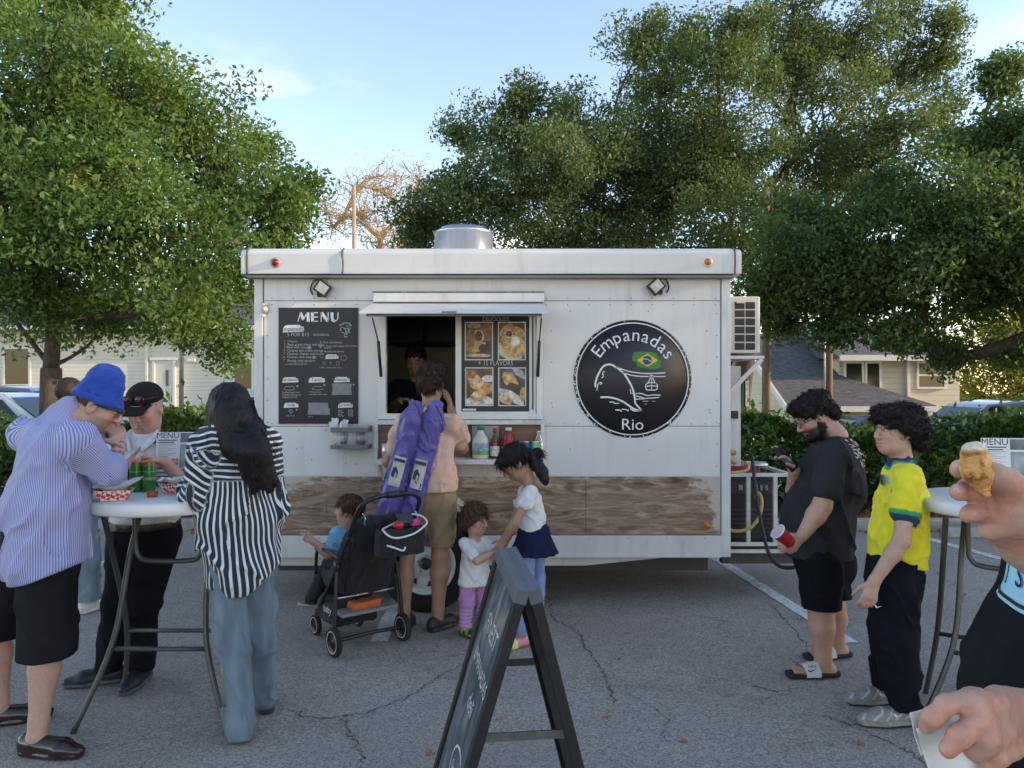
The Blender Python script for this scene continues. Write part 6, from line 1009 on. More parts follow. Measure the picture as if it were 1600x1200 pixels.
        return solid(S, name, m or SHOEM, s.root, .0055, None, [lambda X, Y, Z: .004-Z+0*X+0*Y], 1, cf)
def legs_cloth(J, r, lat, hip=(.17, .14), hem=None, waist=None, k=.04, mid=None):
    S = SDF(); mh = (J['hl']+J['hr'])/2
    if waist is not None: S.econe(waist, mh, (hip[0]*.93, hip[1]*.93), hip, lat, k)
    for a, b, c in (('hl', 'kl', 'al'), ('hr', 'kr', 'ar')): S.cone(J[a], J[b], r[0], r[1], k); S.cone(J[b], J[c], r[1], r[2], k)
    return S
def zcut(z, tilt=(0, 0), o=(0, 0), c=0): return lambda X, Y, Z: (z+tilt[0]*(X-o[0])+tilt[1]*(Y-o[1])+c*((X-o[0])**2+(Y-o[1])**2)-Z)
def decal(par, target, name, m, pts2, faces, o, ex, ey, off=.002, conform=True):
    """lay flat print onto the cloth it is printed on"""
    me = target.data; rl = np.array(root_loc(par)); v = np.empty(len(me.vertices)*3); me.vertices.foreach_get('co', v); v = v.reshape(-1, 3)+rl; bv = BVHTree.FromPolygons([Vector(p) for p in v], [tuple(p.vertices) for p in me.polygons]); nz = np.cross(ex, ey); out = []
    for u, w in pts2:
        p = o+ex*u+ey*w; h = bv.ray_cast(Vector(p+nz*.25), Vector(-nz)); q = np.array(h[0]) if h[0] is not None else p; out.append(q+nz*off)
    b = MB(); b.add(out, faces); return b.build(name, m, par)
def stripes(u, per, duty): return (np.mod(u/per, 1) < duty)
# ---------------------------------------------------------------- A  man in the blue bucket hat
Y0 = 3.5; Q = lambda px, py, dy=0: P(px, py, Y0+dy)
p = Pn('man in a blue bucket hat and pinstriped shirt bent over the left table', (-2.1, 3.5, 0), skin=(.50, .30, .22), hs=1.02)
fd = unit(A(.75, .66, 0)); lat = A(fd[1], -fd[0], 0); J = dict(hr=A(-2.06, 3.43, .95), hl=A(-2.19, 3.57, .95), kr=P(74, 1000, 3.42), kl=P(-6, 985, 3.68), ar=P(58, 1143, 3.38), al=P(0, 1112, 3.68)); J['ar'][2] = .085; J['al'][2] = .085
shr, shl = P(122, 692, 3.36), P(42, 682, 3.68); neck = P(112, 648, 3.54); elr, wrr = P(170, 736, 3.47), P(187, 699, 3.60); ell_, wrl = P(128, 748, 3.85), P(175, 770, 3.88)
p.head(P(153, 634, 3.60), (.84, .25, -.38), (0, 0, 1), neck); p.torso(shl, shr, J['hl'], J['hr'], chest=P(85, 712, 3.52)); p.arm(shr, elr, wrr); p.arm(shl, ell_, wrl); p.leg(J['hr'], J['kr'], J['ar'], (.085, .06, .039)); p.leg(J['hl'], J['kl'], J['al'], (.085, .06, .039)); p.foot(J['ar'], (.98, -.12)); p.foot(J['al'], (.9, .4)); p.hand(wrr, (-.25, .15, .95), (-.5, .5, 0), (0, -.7, .2), curl=1.15); p.hand(wrl, (.8, .3, -.1), (0, 0, -1), (-.3, .7, 0), curl=.6)
def tattoo(v, c):
    ax = wrr-elr; t = ((v-elr)@ax)/np.dot(ax, ax); d = np.linalg.norm(v-elr-np.outer(np.clip(t, 0, 1), ax), axis=1); m = (d < .05) & (t > .25) & (t < 1.15) & (vnoise(v, .022, 4)+.5*vnoise(v, .009, 5) > .02); c[m] = c[m]*.35+np.array([.03, .04, .045])*.65; return c
p.body(beard=(.12, .07, .05, .45), extra=tattoo); p.strands(p.hair((.10, .065, .045), .97, (-.03, .85), (.003, (.02, .02, .02))), 900, .015, 'flow', .0014)
hR = hframe(p.R[:, 1], (0, 0, 1)); S = SDF(); HU = p.R[:, 2]; HF = p.R[:, 1]; hb = p.L(0, -.014, .066); S.econe(hb+HU*.005, hb+HU*.062, (.081, .095), (.072, .084), p.R[:, 0], .012); S.ell(hb+HU*.056, (.074, .086, .024), p.R, .012)
for i in range(40):
    a = i/40*6.2832; b2 = (i+1)/40*6.2832; f = lambda a, r, z: hb+p.R[:, 0]*math.cos(a)*r+HF*math.sin(a)*r*1.12+HU*z
    S.cone(f(a, .077, .004), f(a, .100, -.042), .007, .0072, .008)
    S.cone(f((a+b2)/2, .077, .004), f((a+b2)/2, .100, -.042), .007, .0072, .008)
p.wear(S, 'bucket_hat', cloth('hat_blue', (.018, .065, .34), .85, .12, 30), folds(.003, (.05, .05, .05), 6), vox=.006)
b = MB(); 
for x in (-1, 1): c_ = p.L(x*.032, .106, .006); b.add([c_+p.R@A(u, -.012*abs(u)*20*0, v) for u, v in ((-.026, .016), (.026, .018), (.028, -.006), (.014, -.022), (-.012, -.022), (-.026, -.006))], [tuple(range(6))]); b.tube([p.L(x*.058, .104, .012), p.L(x*.080, .06, .012), p.L(x*.086, -.005, .008)], .0035, 6)
b.tube([p.L(-.012, .110, .010), p.L(0, .114, .013), p.L(.012, .110, .010)], .003, 6); b.build('sunglasses', mat('lens_black', (.008, .008, .009), .12), p.root)
S = SDF(); cc, ww, hh = P(84, 708, 3.53), P(74, 790, 3.50), P(72, 872, 3.49); S.econe(cc, ww, (.222, .145), (.232, .168), lat, .05); S.econe(ww, hh, (.232, .168), (.255, .182), lat, .05); S.cone(lerp(shl, shr, .03), lerp(shl, shr, .97), .078, .078, .06); S.cone(lerp(shl, shr, .5), neck+A(-.02, -.02, -.03), .10, .075, .05); S.cone(shr, elr, .086, .066, .04); S.cone(elr, lerp(elr, wrr, .28), .062, .058, .03); S.cone(shl, ell_, .08, .07, .04); S.cone(ell_, lerp(ell_, wrl, .4), .07, .06, .03); S.cone(neck+A(-.025, -.02, -.015), neck+A(.0, .0, .025), .070, .066, .02)
def pin(v):
    r0 = v-cc; ta = np.arctan2(r0@fd, r0@lat)*.24; ax = elr-shr; t = ((v-shr)@ax)/np.dot(ax, ax); dv = v-shr-np.outer(np.clip(t, 0, 1), ax); dd = np.linalg.norm(dv, axis=1); s1, s2, _ = frame(ax); ua = np.arctan2(dv@s1, dv@s2)*.085; m = (dd < .112) & (t > .05); return np.where(m, ua, ta)
def put_u(name, fn):
    def f(me, v): a = me.attributes.new(name, 'FLOAT', 'POINT'); a.data.foreach_set('value', fn(v).astype(np.float32))
    return f
def striped(name, c1, c2, per, duty, soft=.08):
    m = bpy.data.materials.new(name); m.use_nodes = True; t = m.node_tree; b = t.nodes['Principled BSDF']; L = t.links.new; b.inputs['Roughness'].default_value = .85; b.inputs['Sheen Weight'].default_value = .1; b.inputs['Specular IOR Level'].default_value = .25
    a = nn(t, 'ShaderNodeAttribute'); a.attribute_name = 'u'; d = nn(t, 'ShaderNodeMath', operation='DIVIDE'); L(a.outputs['Fac'], d.inputs[0]); d.inputs[1].default_value = per; f = nn(t, 'ShaderNodeMath', operation='PINGPONG'); L(d.outputs[0], f.inputs[0]); f.inputs[1].default_value = .5
    r = nn(t, 'ShaderNodeMapRange'); r.inputs[1].default_value = duty*.5-soft*.5; r.inputs[2].default_value = duty*.5+soft*.5; L(f.outputs[0], r.inputs[0]); mx_ = nn(t, 'ShaderNodeMix', data_type='RGBA'); L(r.outputs[0], mx_.inputs[0]); mx_.inputs[6].default_value = (*c1, 1); mx_.inputs[7].default_value = (*c2, 1); L(mx_.outputs[2], b.inputs['Base Color']); return m
def pleat(q): x = (q-cc)@lat; return -.010*np.exp(-((x+.03)/.012)**2)*sm(q[:, 2], 1.1, 1.3)*(-1)
sh_ = p.wear(S, 'shirt', striped('pinstripe_cotton', (.12, .14, .40), (.46, .47, .60), .0095, .45, .3), lambda q: folds(.013, (.10, .10, .24), 14)(q)+pleat(q), [lambda X, Y, Z: .80+.10*np.sin((X+2.0)*7.5)*.55+.9*np.maximum(0, X+1.96)**2-Z+0*Y], .0085, extra=put_u('u', pin))
JS = dict(J); S = legs_cloth(JS, (.128, .118, .125), lat, (.185, .165), waist=A(-2.11, 3.5, 1.05), k=.02); SHB = cloth('shorts_black', (.014, .014, .016)); p.wear(S, 'shorts', SHB, folds(.008, (.10, .10, .25), 21), [zcut(.42)], .009)
LO = (.022, .010, .010)
for an, d in ((J['ar'], (.98, -.12)), (J['al'], (.9, .4))): p.shoe(an, d, .285, .048, LO, (.012, .010, .010), .022, -.015, 'loafer', m=mat('loafer_leather', (.025, .011, .011), .22, .15, 20, coat=.4))
# ---------------------------------------------------------------- B  older man in the black cap
Y0 = 4.25; p = Pn('older man in a black cap and white polo behind the left table', (-2.03, 4.25, 0), skin=(.50, .27, .20), hs=1.05)
shr, shl = Q(184, 704), Q(284, 702); neck = Q(229, 676, .01); J = dict(hr=Q(202, 836), hl=Q(250, 836), kr=Q(186, 940, -.02), kl=Q(226, 940, -.03), ar=Q(170, 1036, -.05), al=Q(221, 1036, -.03)); J['ar'][2] = J['al'][2] = .09; elr, ell_ = Q(163, 765, -.12), Q(296, 765, -.12); wrr, wrl = Q(192, 727, -.30), Q(258, 722, -.30)
p.head(Q(227, 637, -.03), (-.03, -1, -.32), (0, 0, 1), neck, .060); p.torso(shl, shr, J['hl'], J['hr'], (.15, .125), (.165, .12), (.155, .12)); p.arm(shr, elr, wrr); p.arm(shl, ell_, wrl); p.leg(J['hr'], J['kr'], J['ar']); p.leg(J['hl'], J['kl'], J['al']); p.hand(wrr, (.85, -.1, .15), (.1, -.4, .6), (0, -.3, .8), curl=.5); p.hand(wrl, (-.85, -.1, .2), (0, -.3, -.8), (0, -.5, .5), curl=.6); p.body(brow=(.25, .22, .2), blush=.2, lidded=True); p.hair((.35, .33, .31), .94, (-.02, .85), (.002, (.02, .02, .02)))
S = SDF(); S.ell(p.L(0, -.012, .052), A(.088, .108, .082)*p.hs, p.R, .02); BC_ = cloth('cap_black', (.020, .018, .018)); hc_ = p.hc.copy(); cr_ = p.R.copy()
capc = lambda X, Y, Z: (.040*p.hs-((X-hc_[0])*cr_[0, 2]+(Y-hc_[1])*cr_[1, 2]+(Z-hc_[2])*cr_[2, 2])); p.wear(S, 'cap', BC_, None, [capc], .006)
S = SDF(); S.econe(p.L(0, .06, .038), p.L(0, .155, .012), (.082, .008), (.062, .007), p.R[:, 0], .01); p.wear(S, 'cap_peak', BC_, None, None, .0055)
b = MB()
for x in (-1, 1): b.lathe([(0, .006), (.02, .004), (.026, 0)], p.L(x*.034, .107, .075), p.R[:, 1]+.2*p.R[:, 2], 12); b.tube([p.L(x*.058, .105, .08), p.L(x*.095, .03, .072)], .0035, 6)
b.build('sunglasses', mat('lens_red', (.05, .006, .012), .12, .3, 40), p.root)
S = SDF(); lat = A(1, 0, 0); S.econe(Q(234, 725), Q(230, 780), (.185, .135), (.19, .16), lat, .05); S.econe(Q(230, 780), Q(228, 815), (.19, .16), (.18, .15), lat, .05); S.cone(lerp(shr, shl, .08), lerp(shr, shl, .92), .078, .078, .05); S.cone(neck+A(0, 0, -.05), neck+A(0, 0, -.01), .09, .075, .04); S.cone(shr, lerp(shr, elr, .72), .082, .07, .03); S.cone(shl, lerp(shl, ell_, .72), .082, .07, .03)
vv = lambda X, Y, Z: np.minimum(np.minimum(.035-np.abs(X-neck[0])*.9-(neck[2]-.055-Z)*.42, 4.13-Y), .1)
pol = p.wear(S, 'polo_shirt', cloth('polo_white', (.64, .64, .63)), folds(.007, (.08, .08, .16), 31), [vv, zcut(.865)], .0085)
for s_ in (-1, 1):
    S = SDF(); S.econe(neck+A(s_*.055, -.02, .0), neck+A(s_*.075, -.10, -.035), (.03, .012), (.028, .010), A(s_*.4, .3, .8), .01); S.econe(neck+A(s_*.075, -.10, -.035), neck+A(s_*.035, -.135, -.085), (.028, .010), (.016, .008), A(s_*.8, .3, .5), .01); p.wear(S, 'collar', cloth('polo_white', (1, 1, 1)), None, None, .005)
    b = MB(); b.tube(spline([neck+A(s_*.085, .0, .012), neck+A(s_*.115, -.075, -.01), neck+A(s_*.10, -.128, -.05)], 4), .0045, 5); b.build('collar_tipping', mat('navy_trim', (.01, .012, .04), .8), p.root)
b = MB(); z = neck[2]-.135; b.box((neck[0]-.03, 4.085, z-.010), (neck[0]+.012, 4.10, z+.010)); b.build('name_tag', mat('tag_cream', (.6, .58, .5), .5), p.root)
S = legs_cloth(J, (.115, .085, .075), lat, (.175, .145), waist=Q(228, 815)); NAV = cloth('trousers_black', (.008, .009, .013)); p.wear(S, 'trousers', NAV, folds(.007, (.09, .09, .16), 33), [zcut(.065)], .009)
b = MB(); b.lathe([(.178, -.018), (.181, 0), (.178, .018)], Q(228, 817), (0, 0, 1), 32); bl = b.build('belt', mat('belt_black', (.012, .011, .010), .4), p.root); bl.data.transform(Matrix.Diagonal((1, 1, 1, 1)))
b = MB(); q_ = Q(202, 815); b.box((q_[0]-.025, 4.066, q_[2]-.018), (q_[0]+.025, 4.072, q_[2]+.018)); b.build('buckle', STEEL, p.root)
for an, d in ((J['ar'], (-.88, -.35)), (J['al'], (.02, -1))): p.shoe(an, d, .285, .05, (.012, .014, .02), (.11, .105, .105), .024, .02)
# ---------------------------------------------------------------- C  woman in the striped shirt
Y0 = 3.6; p = Pn('woman with long black hair and loose striped shirt seen from behind', (-1.27, 3.6, 0), skin=(.44, .27, .19), hs=.98, vox=.010, fine=False)
shl, shr = Q(328, 694, 0), Q(412, 696, .10); neck = Q(368, 668, .04); fd = unit(A(-.42, .9, 0)); lat = A(fd[1], -fd[0], 0); J = dict(hl=Q(352, 858, .02), hr=Q(398, 858, .10), kl=Q(364, 1000, -.05), kr=Q(408, 995, .12), al=Q(375, 1128, -.10), ar=Q(415, 1085, .20)); J['al'][2] = J['ar'][2] = .085; ell_, wrl = Q(306, 772, -.03), Q(296, 756, .22); elr, wrr = Q(424, 800, .14), Q(372, 785, .36)
p.head(Q(357, 643, .08), (-.62, .72, -.28), (0, 0, 1), neck); p.torso(shl, shr, J['hl'], J['hr'], (.115, .09), (.135, .10), (.155, .12)); p.arm(shl, ell_, wrl, (.042, .036, .026)); p.arm(shr, elr, wrr, (.042, .036, .026)); p.leg(J['hl'], J['kl'], J['al']); p.leg(J['hr'], J['kr'], J['ar']); p.hand(wrl, (-.2, .9, .4), (.8, 0, 0), (0, 0, 1), .9, .7); p.hand(wrr, (-.8, .4, .2), (0, 0, 1), (0, .5, 0), .9, .7); p.body()
hl_ = [('c', (0, -.03, .03), (.0, -.085, -.06), .088, .075), ('e', (0, -.02, .045), (.092, .108, .09)), ('c', (-.04, -.075, -.02), (-.03, -.105, -.20), .062, .06), ('c', (.05, -.06, -.03), (.07, -.09, -.20), .06, .06), ('c', (.065, .0, -.01), (.085, -.03, -.14), .04, .045), ('c', (-.07, .01, .0), (-.075, -.02, -.10), .035, .03)]
hw = p.L(.07, -.09, -.20); S = SDF(); 
for q_ in hl_:
    if q_[0] == 'e': S.ell(p.L(*q_[1]), A(*q_[2])*p.hs, p.R, .03)
    else: S.cone(p.L(*q_[1]), p.L(*q_[2]), q_[3]*p.hs, q_[4]*p.hs, .03)
for tpx, tpy, sx, rr in ((385, 745, -.02, .034), (405, 755, .0, .036), (422, 765, .02, .034), (396, 768, 0, .026), (430, 752, .04, .026)): e = Q(tpx, tpy, -.10); m_ = Q(390+(tpx-400)*.6, 705, -.12); S.cone(p.L(.03+sx, -.095, -.12), m_, .055, rr*1.15, .03); S.cone(m_, e, rr*1.15, rr*.55, .03)
BLKH = (.014, .010, .010)
def facecut(X, Y, Z): y = (X-p.hc[0])*p.R[0, 1]+(Y-p.hc[1])*p.R[1, 1]+(Z-p.hc[2])*p.R[2, 1]; z = (X-p.hc[0])*p.R[0, 2]+(Y-p.hc[1])*p.R[1, 2]+(Z-p.hc[2])*p.R[2, 2]; return np.minimum(y-.078, .045-z)
solid(S, 'hair', mat('black_hair', (.008, .006, .0065), .5, .3, 60, .7, 160, spec=.3, stretch=(1, 1, .1)), p.root, .007, lambda q: .006*(np.abs(vnoise(q, np.array([.018, .018, .20]), 4))*4-1)+.004*vnoise(q, np.array([.009, .009, .12]), 6), [facecut])
b = MB(); r = random.Random(8)
for i in range(130):
    a = p.L(r.uniform(-.06, .09), -.115, r.uniform(-.15, .04)); tx_ = r.gauss(408, 15); e = Q(tx_, r.uniform(735, 795)-abs(tx_-408)*.8, -.125+r.uniform(-.03, .03)); m_ = lerp(a, e, .5)+A(r.uniform(-.025, .025), -.02, 0); b.tube([a, m_, e], [.0018, .002, .0008], 3, False)
o = b.build('loose_strands', mat('black_hair', (1, 1, 1)), p.root); o['kind'] = 'stuff'
S = SDF(); cc, ww, hh = Q(372, 735, .06), Q(372, 810, .05), Q(376, 900, .05); S.econe(cc, ww, (.175, .125), (.186, .150), lat, .05); S.econe(ww, hh, (.186, .150), (.178, .160), lat, .05); S.cone(lerp(shl, shr, .02), lerp(shl, shr, .98), .078, .078, .06); S.cone(lerp(shl, shr, .5), neck+A(0, 0, -.02), .09, .065, .05); S.cone(shl, ell_, .088, .078, .04); S.cone(ell_, lerp(ell_, wrl, .8), .078, .05, .03); S.cone(shr, elr, .08, .075, .04); S.cone(elr, wrr, .075, .05, .03)
YK = Q(0, 742, 0)[2]
def wst(v):
    r0 = v-cc; ta = np.arctan2(r0@(-fd), r0@lat)*.185+.10*(v[:, 2]-YK)*0; ta = ta+.22*(YK-v[:, 2])*np.clip((v[:, 0]-cc[0])*2+.25, 0, .6); yk = v[:, 2]-.10*np.abs((v-cc)@lat)**1.0+.35*np.maximum(0, (v-cc)@lat*-1-.12); u = np.where(v[:, 2] > YK-.02+.0*v[:, 0], yk, ta)
    ax = ell_-shl; t = ((v-shl)@ax)/np.dot(ax, ax); dv = v-shl-np.outer(np.clip(t, 0, 1), ax); m = (np.linalg.norm(dv, axis=1) < .096) & (t > .12); s1, s2, _ = frame(ax); us = np.linalg.norm(v-shl, axis=1)*1.0+np.arctan2(dv@s1, dv@s2)*.03; return np.where(m, us, u)+.004*vnoise(v, .05, 2)
p.wear(S, 'striped_shirt', striped('bold_stripe', (.68, .68, .68), (.022, .036, .048), .0285, .36, .07), lambda q: folds(.013, (.085, .085, .20), 41)(q)+.006*vnoise(q, np.array([.05, .05, .3]), 44), [lambda X, Y, Z: .655+2.4*np.maximum(0, np.abs(X-(cc[0]+.01))-.07)**1.4+.25*np.maximum(0, Y-3.68)-Z], .008, extra=put_u('u', wst))
JE = mat('denim', (.15, .205, .245), .85, .28, 9, .3, 380, stretch=(2, 2, .5)); S = legs_cloth(J, (.090, .080, .066), lat, (.128, .11), waist=Q(372, 840, .05), k=.02); S.cone(J['al'], J['al']-A(0, 0, .05), .066, .064, .03)
jn = p.wear(S, 'jeans', JE, lambda q: folds(.012, (.11, .11, .14), 47)(q), [lambda X, Y, Z: .018+.5*np.maximum(0, Y-3.56)*.12-Z+0*X], .009)
for an, d in ((J['al']+A(-.02, .055, 0), (-.4, .9)), (J['ar']+A(-.015, .055, 0), (-.3, .95))): p.shoe(an, d, .22, .040, (.06, .05, .045), (.05, .045, .04))
# ---------------------------------------------------------------- H  person half hidden behind the man in the hat
Y0 = 5.5; p = Pn('person in jeans mostly hidden behind the man in the blue bucket hat', (-3.16, 5.5, 0), skin=(.40, .24, .17), hs=.98, vox=.012, fine=False); J = dict(hr=Q(98, 790), hl=Q(130, 790), kr=Q(100, 875), kl=Q(136, 875), ar=Q(100, 945), al=Q(138, 945)); J['ar'][2] = J['al'][2] = .085; shr, shl = Q(78, 668), Q(146, 668); neck = Q(112, 648)
p.head(Q(110, 617), (.1, 1, 0), (0, 0, 1), neck); p.torso(shl, shr, J['hl'], J['hr']); p.arm(shr, Q(70, 730), Q(90, 760, .2)); p.arm(shl, Q(152, 730), Q(140, 760, .2)); p.leg(J['hr'], J['kr'], J['ar']); p.leg(J['hl'], J['kl'], J['al']); p.hand(Q(90, 760, .2), (0, 1, 0), (1, 0, 0), (0, 0, 1)); p.hand(Q(140, 760, .2), (0, 1, 0), (-1, 0, 0), (0, 0, 1)); p.body(); p.hair((.03, .02, .016), 1.0, (-.02, .8), (.006, (.02, .02, .03)))
S = SDF(); lat = A(1, 0, 0); S.econe(Q(112, 690), Q(113, 790), (.165, .12), (.165, .13), lat, .05); S.cone(shl, shr, .07, .07, .04); S.cone(shr, Q(70, 730), .07, .06, .03); S.cone(shl, Q(152, 730), .07, .06, .03); p.wear(S, 'shirt', cloth('tee_grey', (.10, .10, .11)), folds(.006, (.09, .09, .2), 51), [zcut(.78)], .010)
S = legs_cloth(J, (.10, .085, .09), lat, (.165, .13), waist=Q(113, 770)); p.wear(S, 'jeans', JE, folds(.008, (.1, .1, .15), 52), [zcut(.09)], .010)
for an in (J['ar'], J['al']): p.shoe(an, (.3, .95), .26, .046, (.6, .59, .56), (.6, .6, .58))
# ---------------------------------------------------------------- F  man at the service window
Y0 = 5.1; p = Pn('man in a peach t-shirt and khaki shorts ordering at the trailer window', (-.60, 5.1, 0), skin=(.34, .185, .12), hs=1.0, vox=.0085, fine=False); lat = A(1, 0, 0)
shl, shr = Q(634, 662), Q(709, 662); neck = Q(674, 636, .02); J = dict(hl=Q(656, 782), hr=Q(690, 782), kl=Q(634, 872), kr=Q(688, 868), al=Q(631, 962, -.02), ar=Q(684, 962, .0)); J['al'][2] = J['ar'][2] = .085; ell_, wrl = Q(607, 722, .10), Q(620, 700, .36); elr, wrr = Q(722, 700, .14), Q(705, 640, .30)
p.head(Q(674, 598, .06), (.12, .98, -.18), (0, 0, 1), neck); p.torso(shl, shr, J['hl'], J['hr'], (.125, .095), (.15, .11), (.14, .11)); p.arm(shl, ell_, wrl); p.arm(shr, elr, wrr); p.leg(J['hl'], J['kl'], J['al'], (.08, .056, .040)); p.leg(J['hr'], J['kr'], J['ar'], (.08, .058, .040)); p.hand(wrl, (.2, .9, .1), (.8, 0, -.2), (0, 0, 1)); p.hand(wrr, (-.2, -.15, .95), (-.9, .1, 0), (0, 1, 0), curl=.35); p.body(beard=(.05, .03, .02, .5))
hr0 = p.hair((.030, .019, .013), 1.06, (-.055, .72), (.009, (.022, .022, .03)), (('e', (.02, -.01, .085), (.075, .09, .06)), ('e', (0, -.08, -.02), (.07, .03, .06))), seed=5); p.strands(hr0, 1400, .040, 'flow', .0018)
S = SDF(); S.econe(Q(672, 695), Q(674, 735), (.165, .115), (.155, .12), lat, .05); S.econe(Q(674, 735), Q(675, 770), (.155, .12), (.17, .14), lat, .05); S.cone(lerp(shl, shr, .06), lerp(shl, shr, .94), .07, .07, .05); S.cone(neck+A(0, 0, -.05), neck+A(0, 0, -.012), .085, .066, .04); S.cone(shl, lerp(shl, ell_, .62), .074, .074, .03); S.cone(shr, lerp(shr, elr, .62), .074, .074, .03)
p.wear(S, 't_shirt', cloth('tee_peach', (.66, .43, .315)), folds(.009, (.09, .09, .2), 61), [zcut(.925)], .008)
S = legs_cloth(J, (.105, .088, .09), lat, (.155, .13), waist=Q(674, 772)); p.wear(S, 'shorts', cloth('khaki', (.27, .19, .105)), folds(.007, (.08, .08, .16), 62), [zcut(H-252/F*5.1)], .0085)
for an, d in ((J['al'], (.15, 1)), (J['ar'], (.62, .75))): p.shoe(an, d, .275, .047, (.016, .015, .018), (.03, .028, .028), .02, -.005)
# ---------------------------------------------------------------- boy in the stroller
Y0 = 4.93; p = Pn('little boy in a pale blue t-shirt sitting in the stroller', tuple(SQ(0, .22, .42)), skin=(.50, .29, .21), hs=.80, vox=.006, sc=.62); shl, shr = Q(528, 835, -.04), Q(556, 838, .06); neck = Q(543, 822); hl_, hr_ = SQ(-.06, .14, .46), SQ(.06, .16, .46)
p.head(Q(545, 797), (-.95, .18, .04), (0, 0, 1), neck, .050); p.torso(shl, shr, hl_, hr_); elb, wrb = Q(513, 866, -.10), Q(490, 846, -.12); p.arm(shl, elb, wrb, (.052, .045, .036)); p.arm(shr, SQ(.12, .26, .56), SQ(.06, .36, .62)); kl_, kr_ = SQ(-.08, .38, .46), SQ(.07, .40, .46); al_, ar_ = Q(486, 935, .15), SQ(.06, .50, .22); p.leg(hl_, kl_, al_); p.leg(hr_, kr_, ar_); p.hand(wrb, (-.9, 0, .35), (.2, -.6, .6), (.1, -.3, .9), .95, 1.0); p.hand(SQ(.06, .36, .62), (-.8, .5, 0), (0, 0, -1), (0, -1, 0), .95, .6); p.body(brow=(.07, .035, .02)); p.strands(p.hair((.07, .032, .018), 1.03, (.012, .62), (.003, (.015, .015, .03))), 900, .04, 'flow', .0014)
S = SDF(); S.econe(lerp((shl+shr)/2, (hl_+hr_)/2, .2), (hl_+hr_)/2, (.105, .08), (.11, .09), shr-shl, .03); S.cone(shl, shr, .045, .045, .03); S.cone(shl, lerp(shl, elb, .7), .05, .046, .02); S.cone(shr, lerp(shr, SQ(.12, .26, .56), .6), .048, .045, .02); p.wear(S, 't_shirt', cloth('tee_blue', (.20, .40, .55)), folds(.006, (.05, .05, .09), 71), None, .007)
S = SDF(); S.cone(hl_, hr_, .085, .085, .03)
for a, b_, c in ((hl_, kl_, al_), (hr_, kr_, ar_)): S.cone(a, b_, .075, .06, .03); S.cone(b_, c, .058, .044, .02)
p.wear(S, 'trousers', cloth('trousers_grey', (.035, .04, .05)), folds(.006, (.05, .05, .08), 72), None, .007)
for a, d in ((al_, (-.85, .5)), (ar_, (-.8, .6))):
    S = SDF(); d = unit(A(d[0], d[1], -.12)); la = unit(np.cross(d, A(0, 0, 1))); S.econe(a-d*.02-A(0, 0, .015), a+d*.085-A(0, 0, .03), (.028, .032), (.03, .022), la, .01); p.wear(S, 'shoe', SHOEM, None, None, .006, col=lambda v, a=a: np.where((v[:, 2] < a[2]-.035)[:, None], np.array([[.55, .54, .52]]), np.array([[.03, .035, .05]])))
# ---------------------------------------------------------------- D  toddler
Y0 = 4.98; p = Pn('toddler with curly brown hair, white t-shirt and lilac trousers', (-.24, 4.98, 0), skin=(.50, .29, .215), hs=.80, vox=.006, sc=.55); shr, shl = Q(726, 849, -.05), Q(756, 847, .05); neck = Q(742, 838); J = dict(hr=Q(731, 905, -.02), hl=Q(753, 905, .03), kr=Q(730, 940, -.03), kl=Q(753, 938, .05), ar=Q(727, 976, -.01), al=Q(752, 968, .08)); J['ar'][2] = J['al'][2] = .055
lat = unit(shl-shr); p.head(Q(743, 811, -.01), (.80, -.58, -.10), (0, 0, 1), neck, .046); p.torso(shl, shr, J['hl'], J['hr'], (.16, .14), (.16, .14), (.16, .14)); er, wr_ = Q(745, 876, -.13), Q(773, 862, -.10); p.arm(shr, er, wr_, (.046, .044, .036)); el_, wl_ = Q(772, 872, -.02), Q(780, 862, -.06); p.arm(shl, el_, wl_, (.052, .046, .038)); p.leg(J['hr'], J['kr'], J['ar'], (.06, .055, .045)); p.leg(J['hl'], J['kl'], J['al'], (.06, .055, .045)); p.hand(wr_, (.9, -.1, .25), (0, .5, .6), (0, -.3, .8), .9, .8); p.hand(wl_, (.8, -.3, .2), (0, -.3, -.7), (0, -.3, .5), .9, .8); p.body(brow=(.1, .05, .03))
hr0 = p.hair((.095, .050, .028), 1.05, (-.035, .62), (.012, (.022, .022, .03)), (('e', (0, -.075, -.04), (.085, .05, .075)), ('e', (-.075, -.02, -.05), (.03, .05, .06)), ('e', (.075, -.02, -.05), (.03, .05, .06)), ('e', (0, -.08, -.10), (.07, .035, .04))), seed=4); p.strands(hr0, 1100, .035, 'curl', .0016)
S = SDF(); mc, mh = (shl+shr)/2, (J['hl']+J['hr'])/2; S.econe(lerp(mc, mh, .22), mh+A(0, 0, -.015), (.088, .076), (.112, .098), lat, .02); S.cone(shr, shl, .036, .036, .02); S.cone(shr, lerp(shr, er, .66), .040, .045, .012); S.cone(shl, lerp(shl, el_, .55), .040, .044, .012)
tt = p.wear(S, 't_shirt', cloth('tee_white', (.66, .65, .64)), folds(.005, (.05, .05, .1), 81), [zcut(.335)], .0065)
fw_ = unit(A(.62, -.78, 0)); exd = unit(np.cross(fw_, A(0, 0, 1)))*-1; pts = []; fs = []
for (cx_, sgn) in ((-.032, 1), (.032, 1)):
    for quad in stroke2([(cx_+.018*math.cos(a), .015+.018*math.sin(a)) for a in np.linspace(.2, 2.9, 8)], .006): fs.append(tuple(range(len(pts), len(pts)+4))); pts += quad
for quad in stroke2([(0, -.012), (0, .018)], .005): fs.append(tuple(range(len(pts), len(pts)+4))); pts += quad
decal(p.root, tt, 'shirt_print', mat('print_ink', (.03, .025, .05), .8), pts, fs, lerp(mc, mh, .40), exd if np.dot(np.cross(exd, A(0, 0, 1)), fw_) > 0 else -exd, A(0, 0, 1), .002)
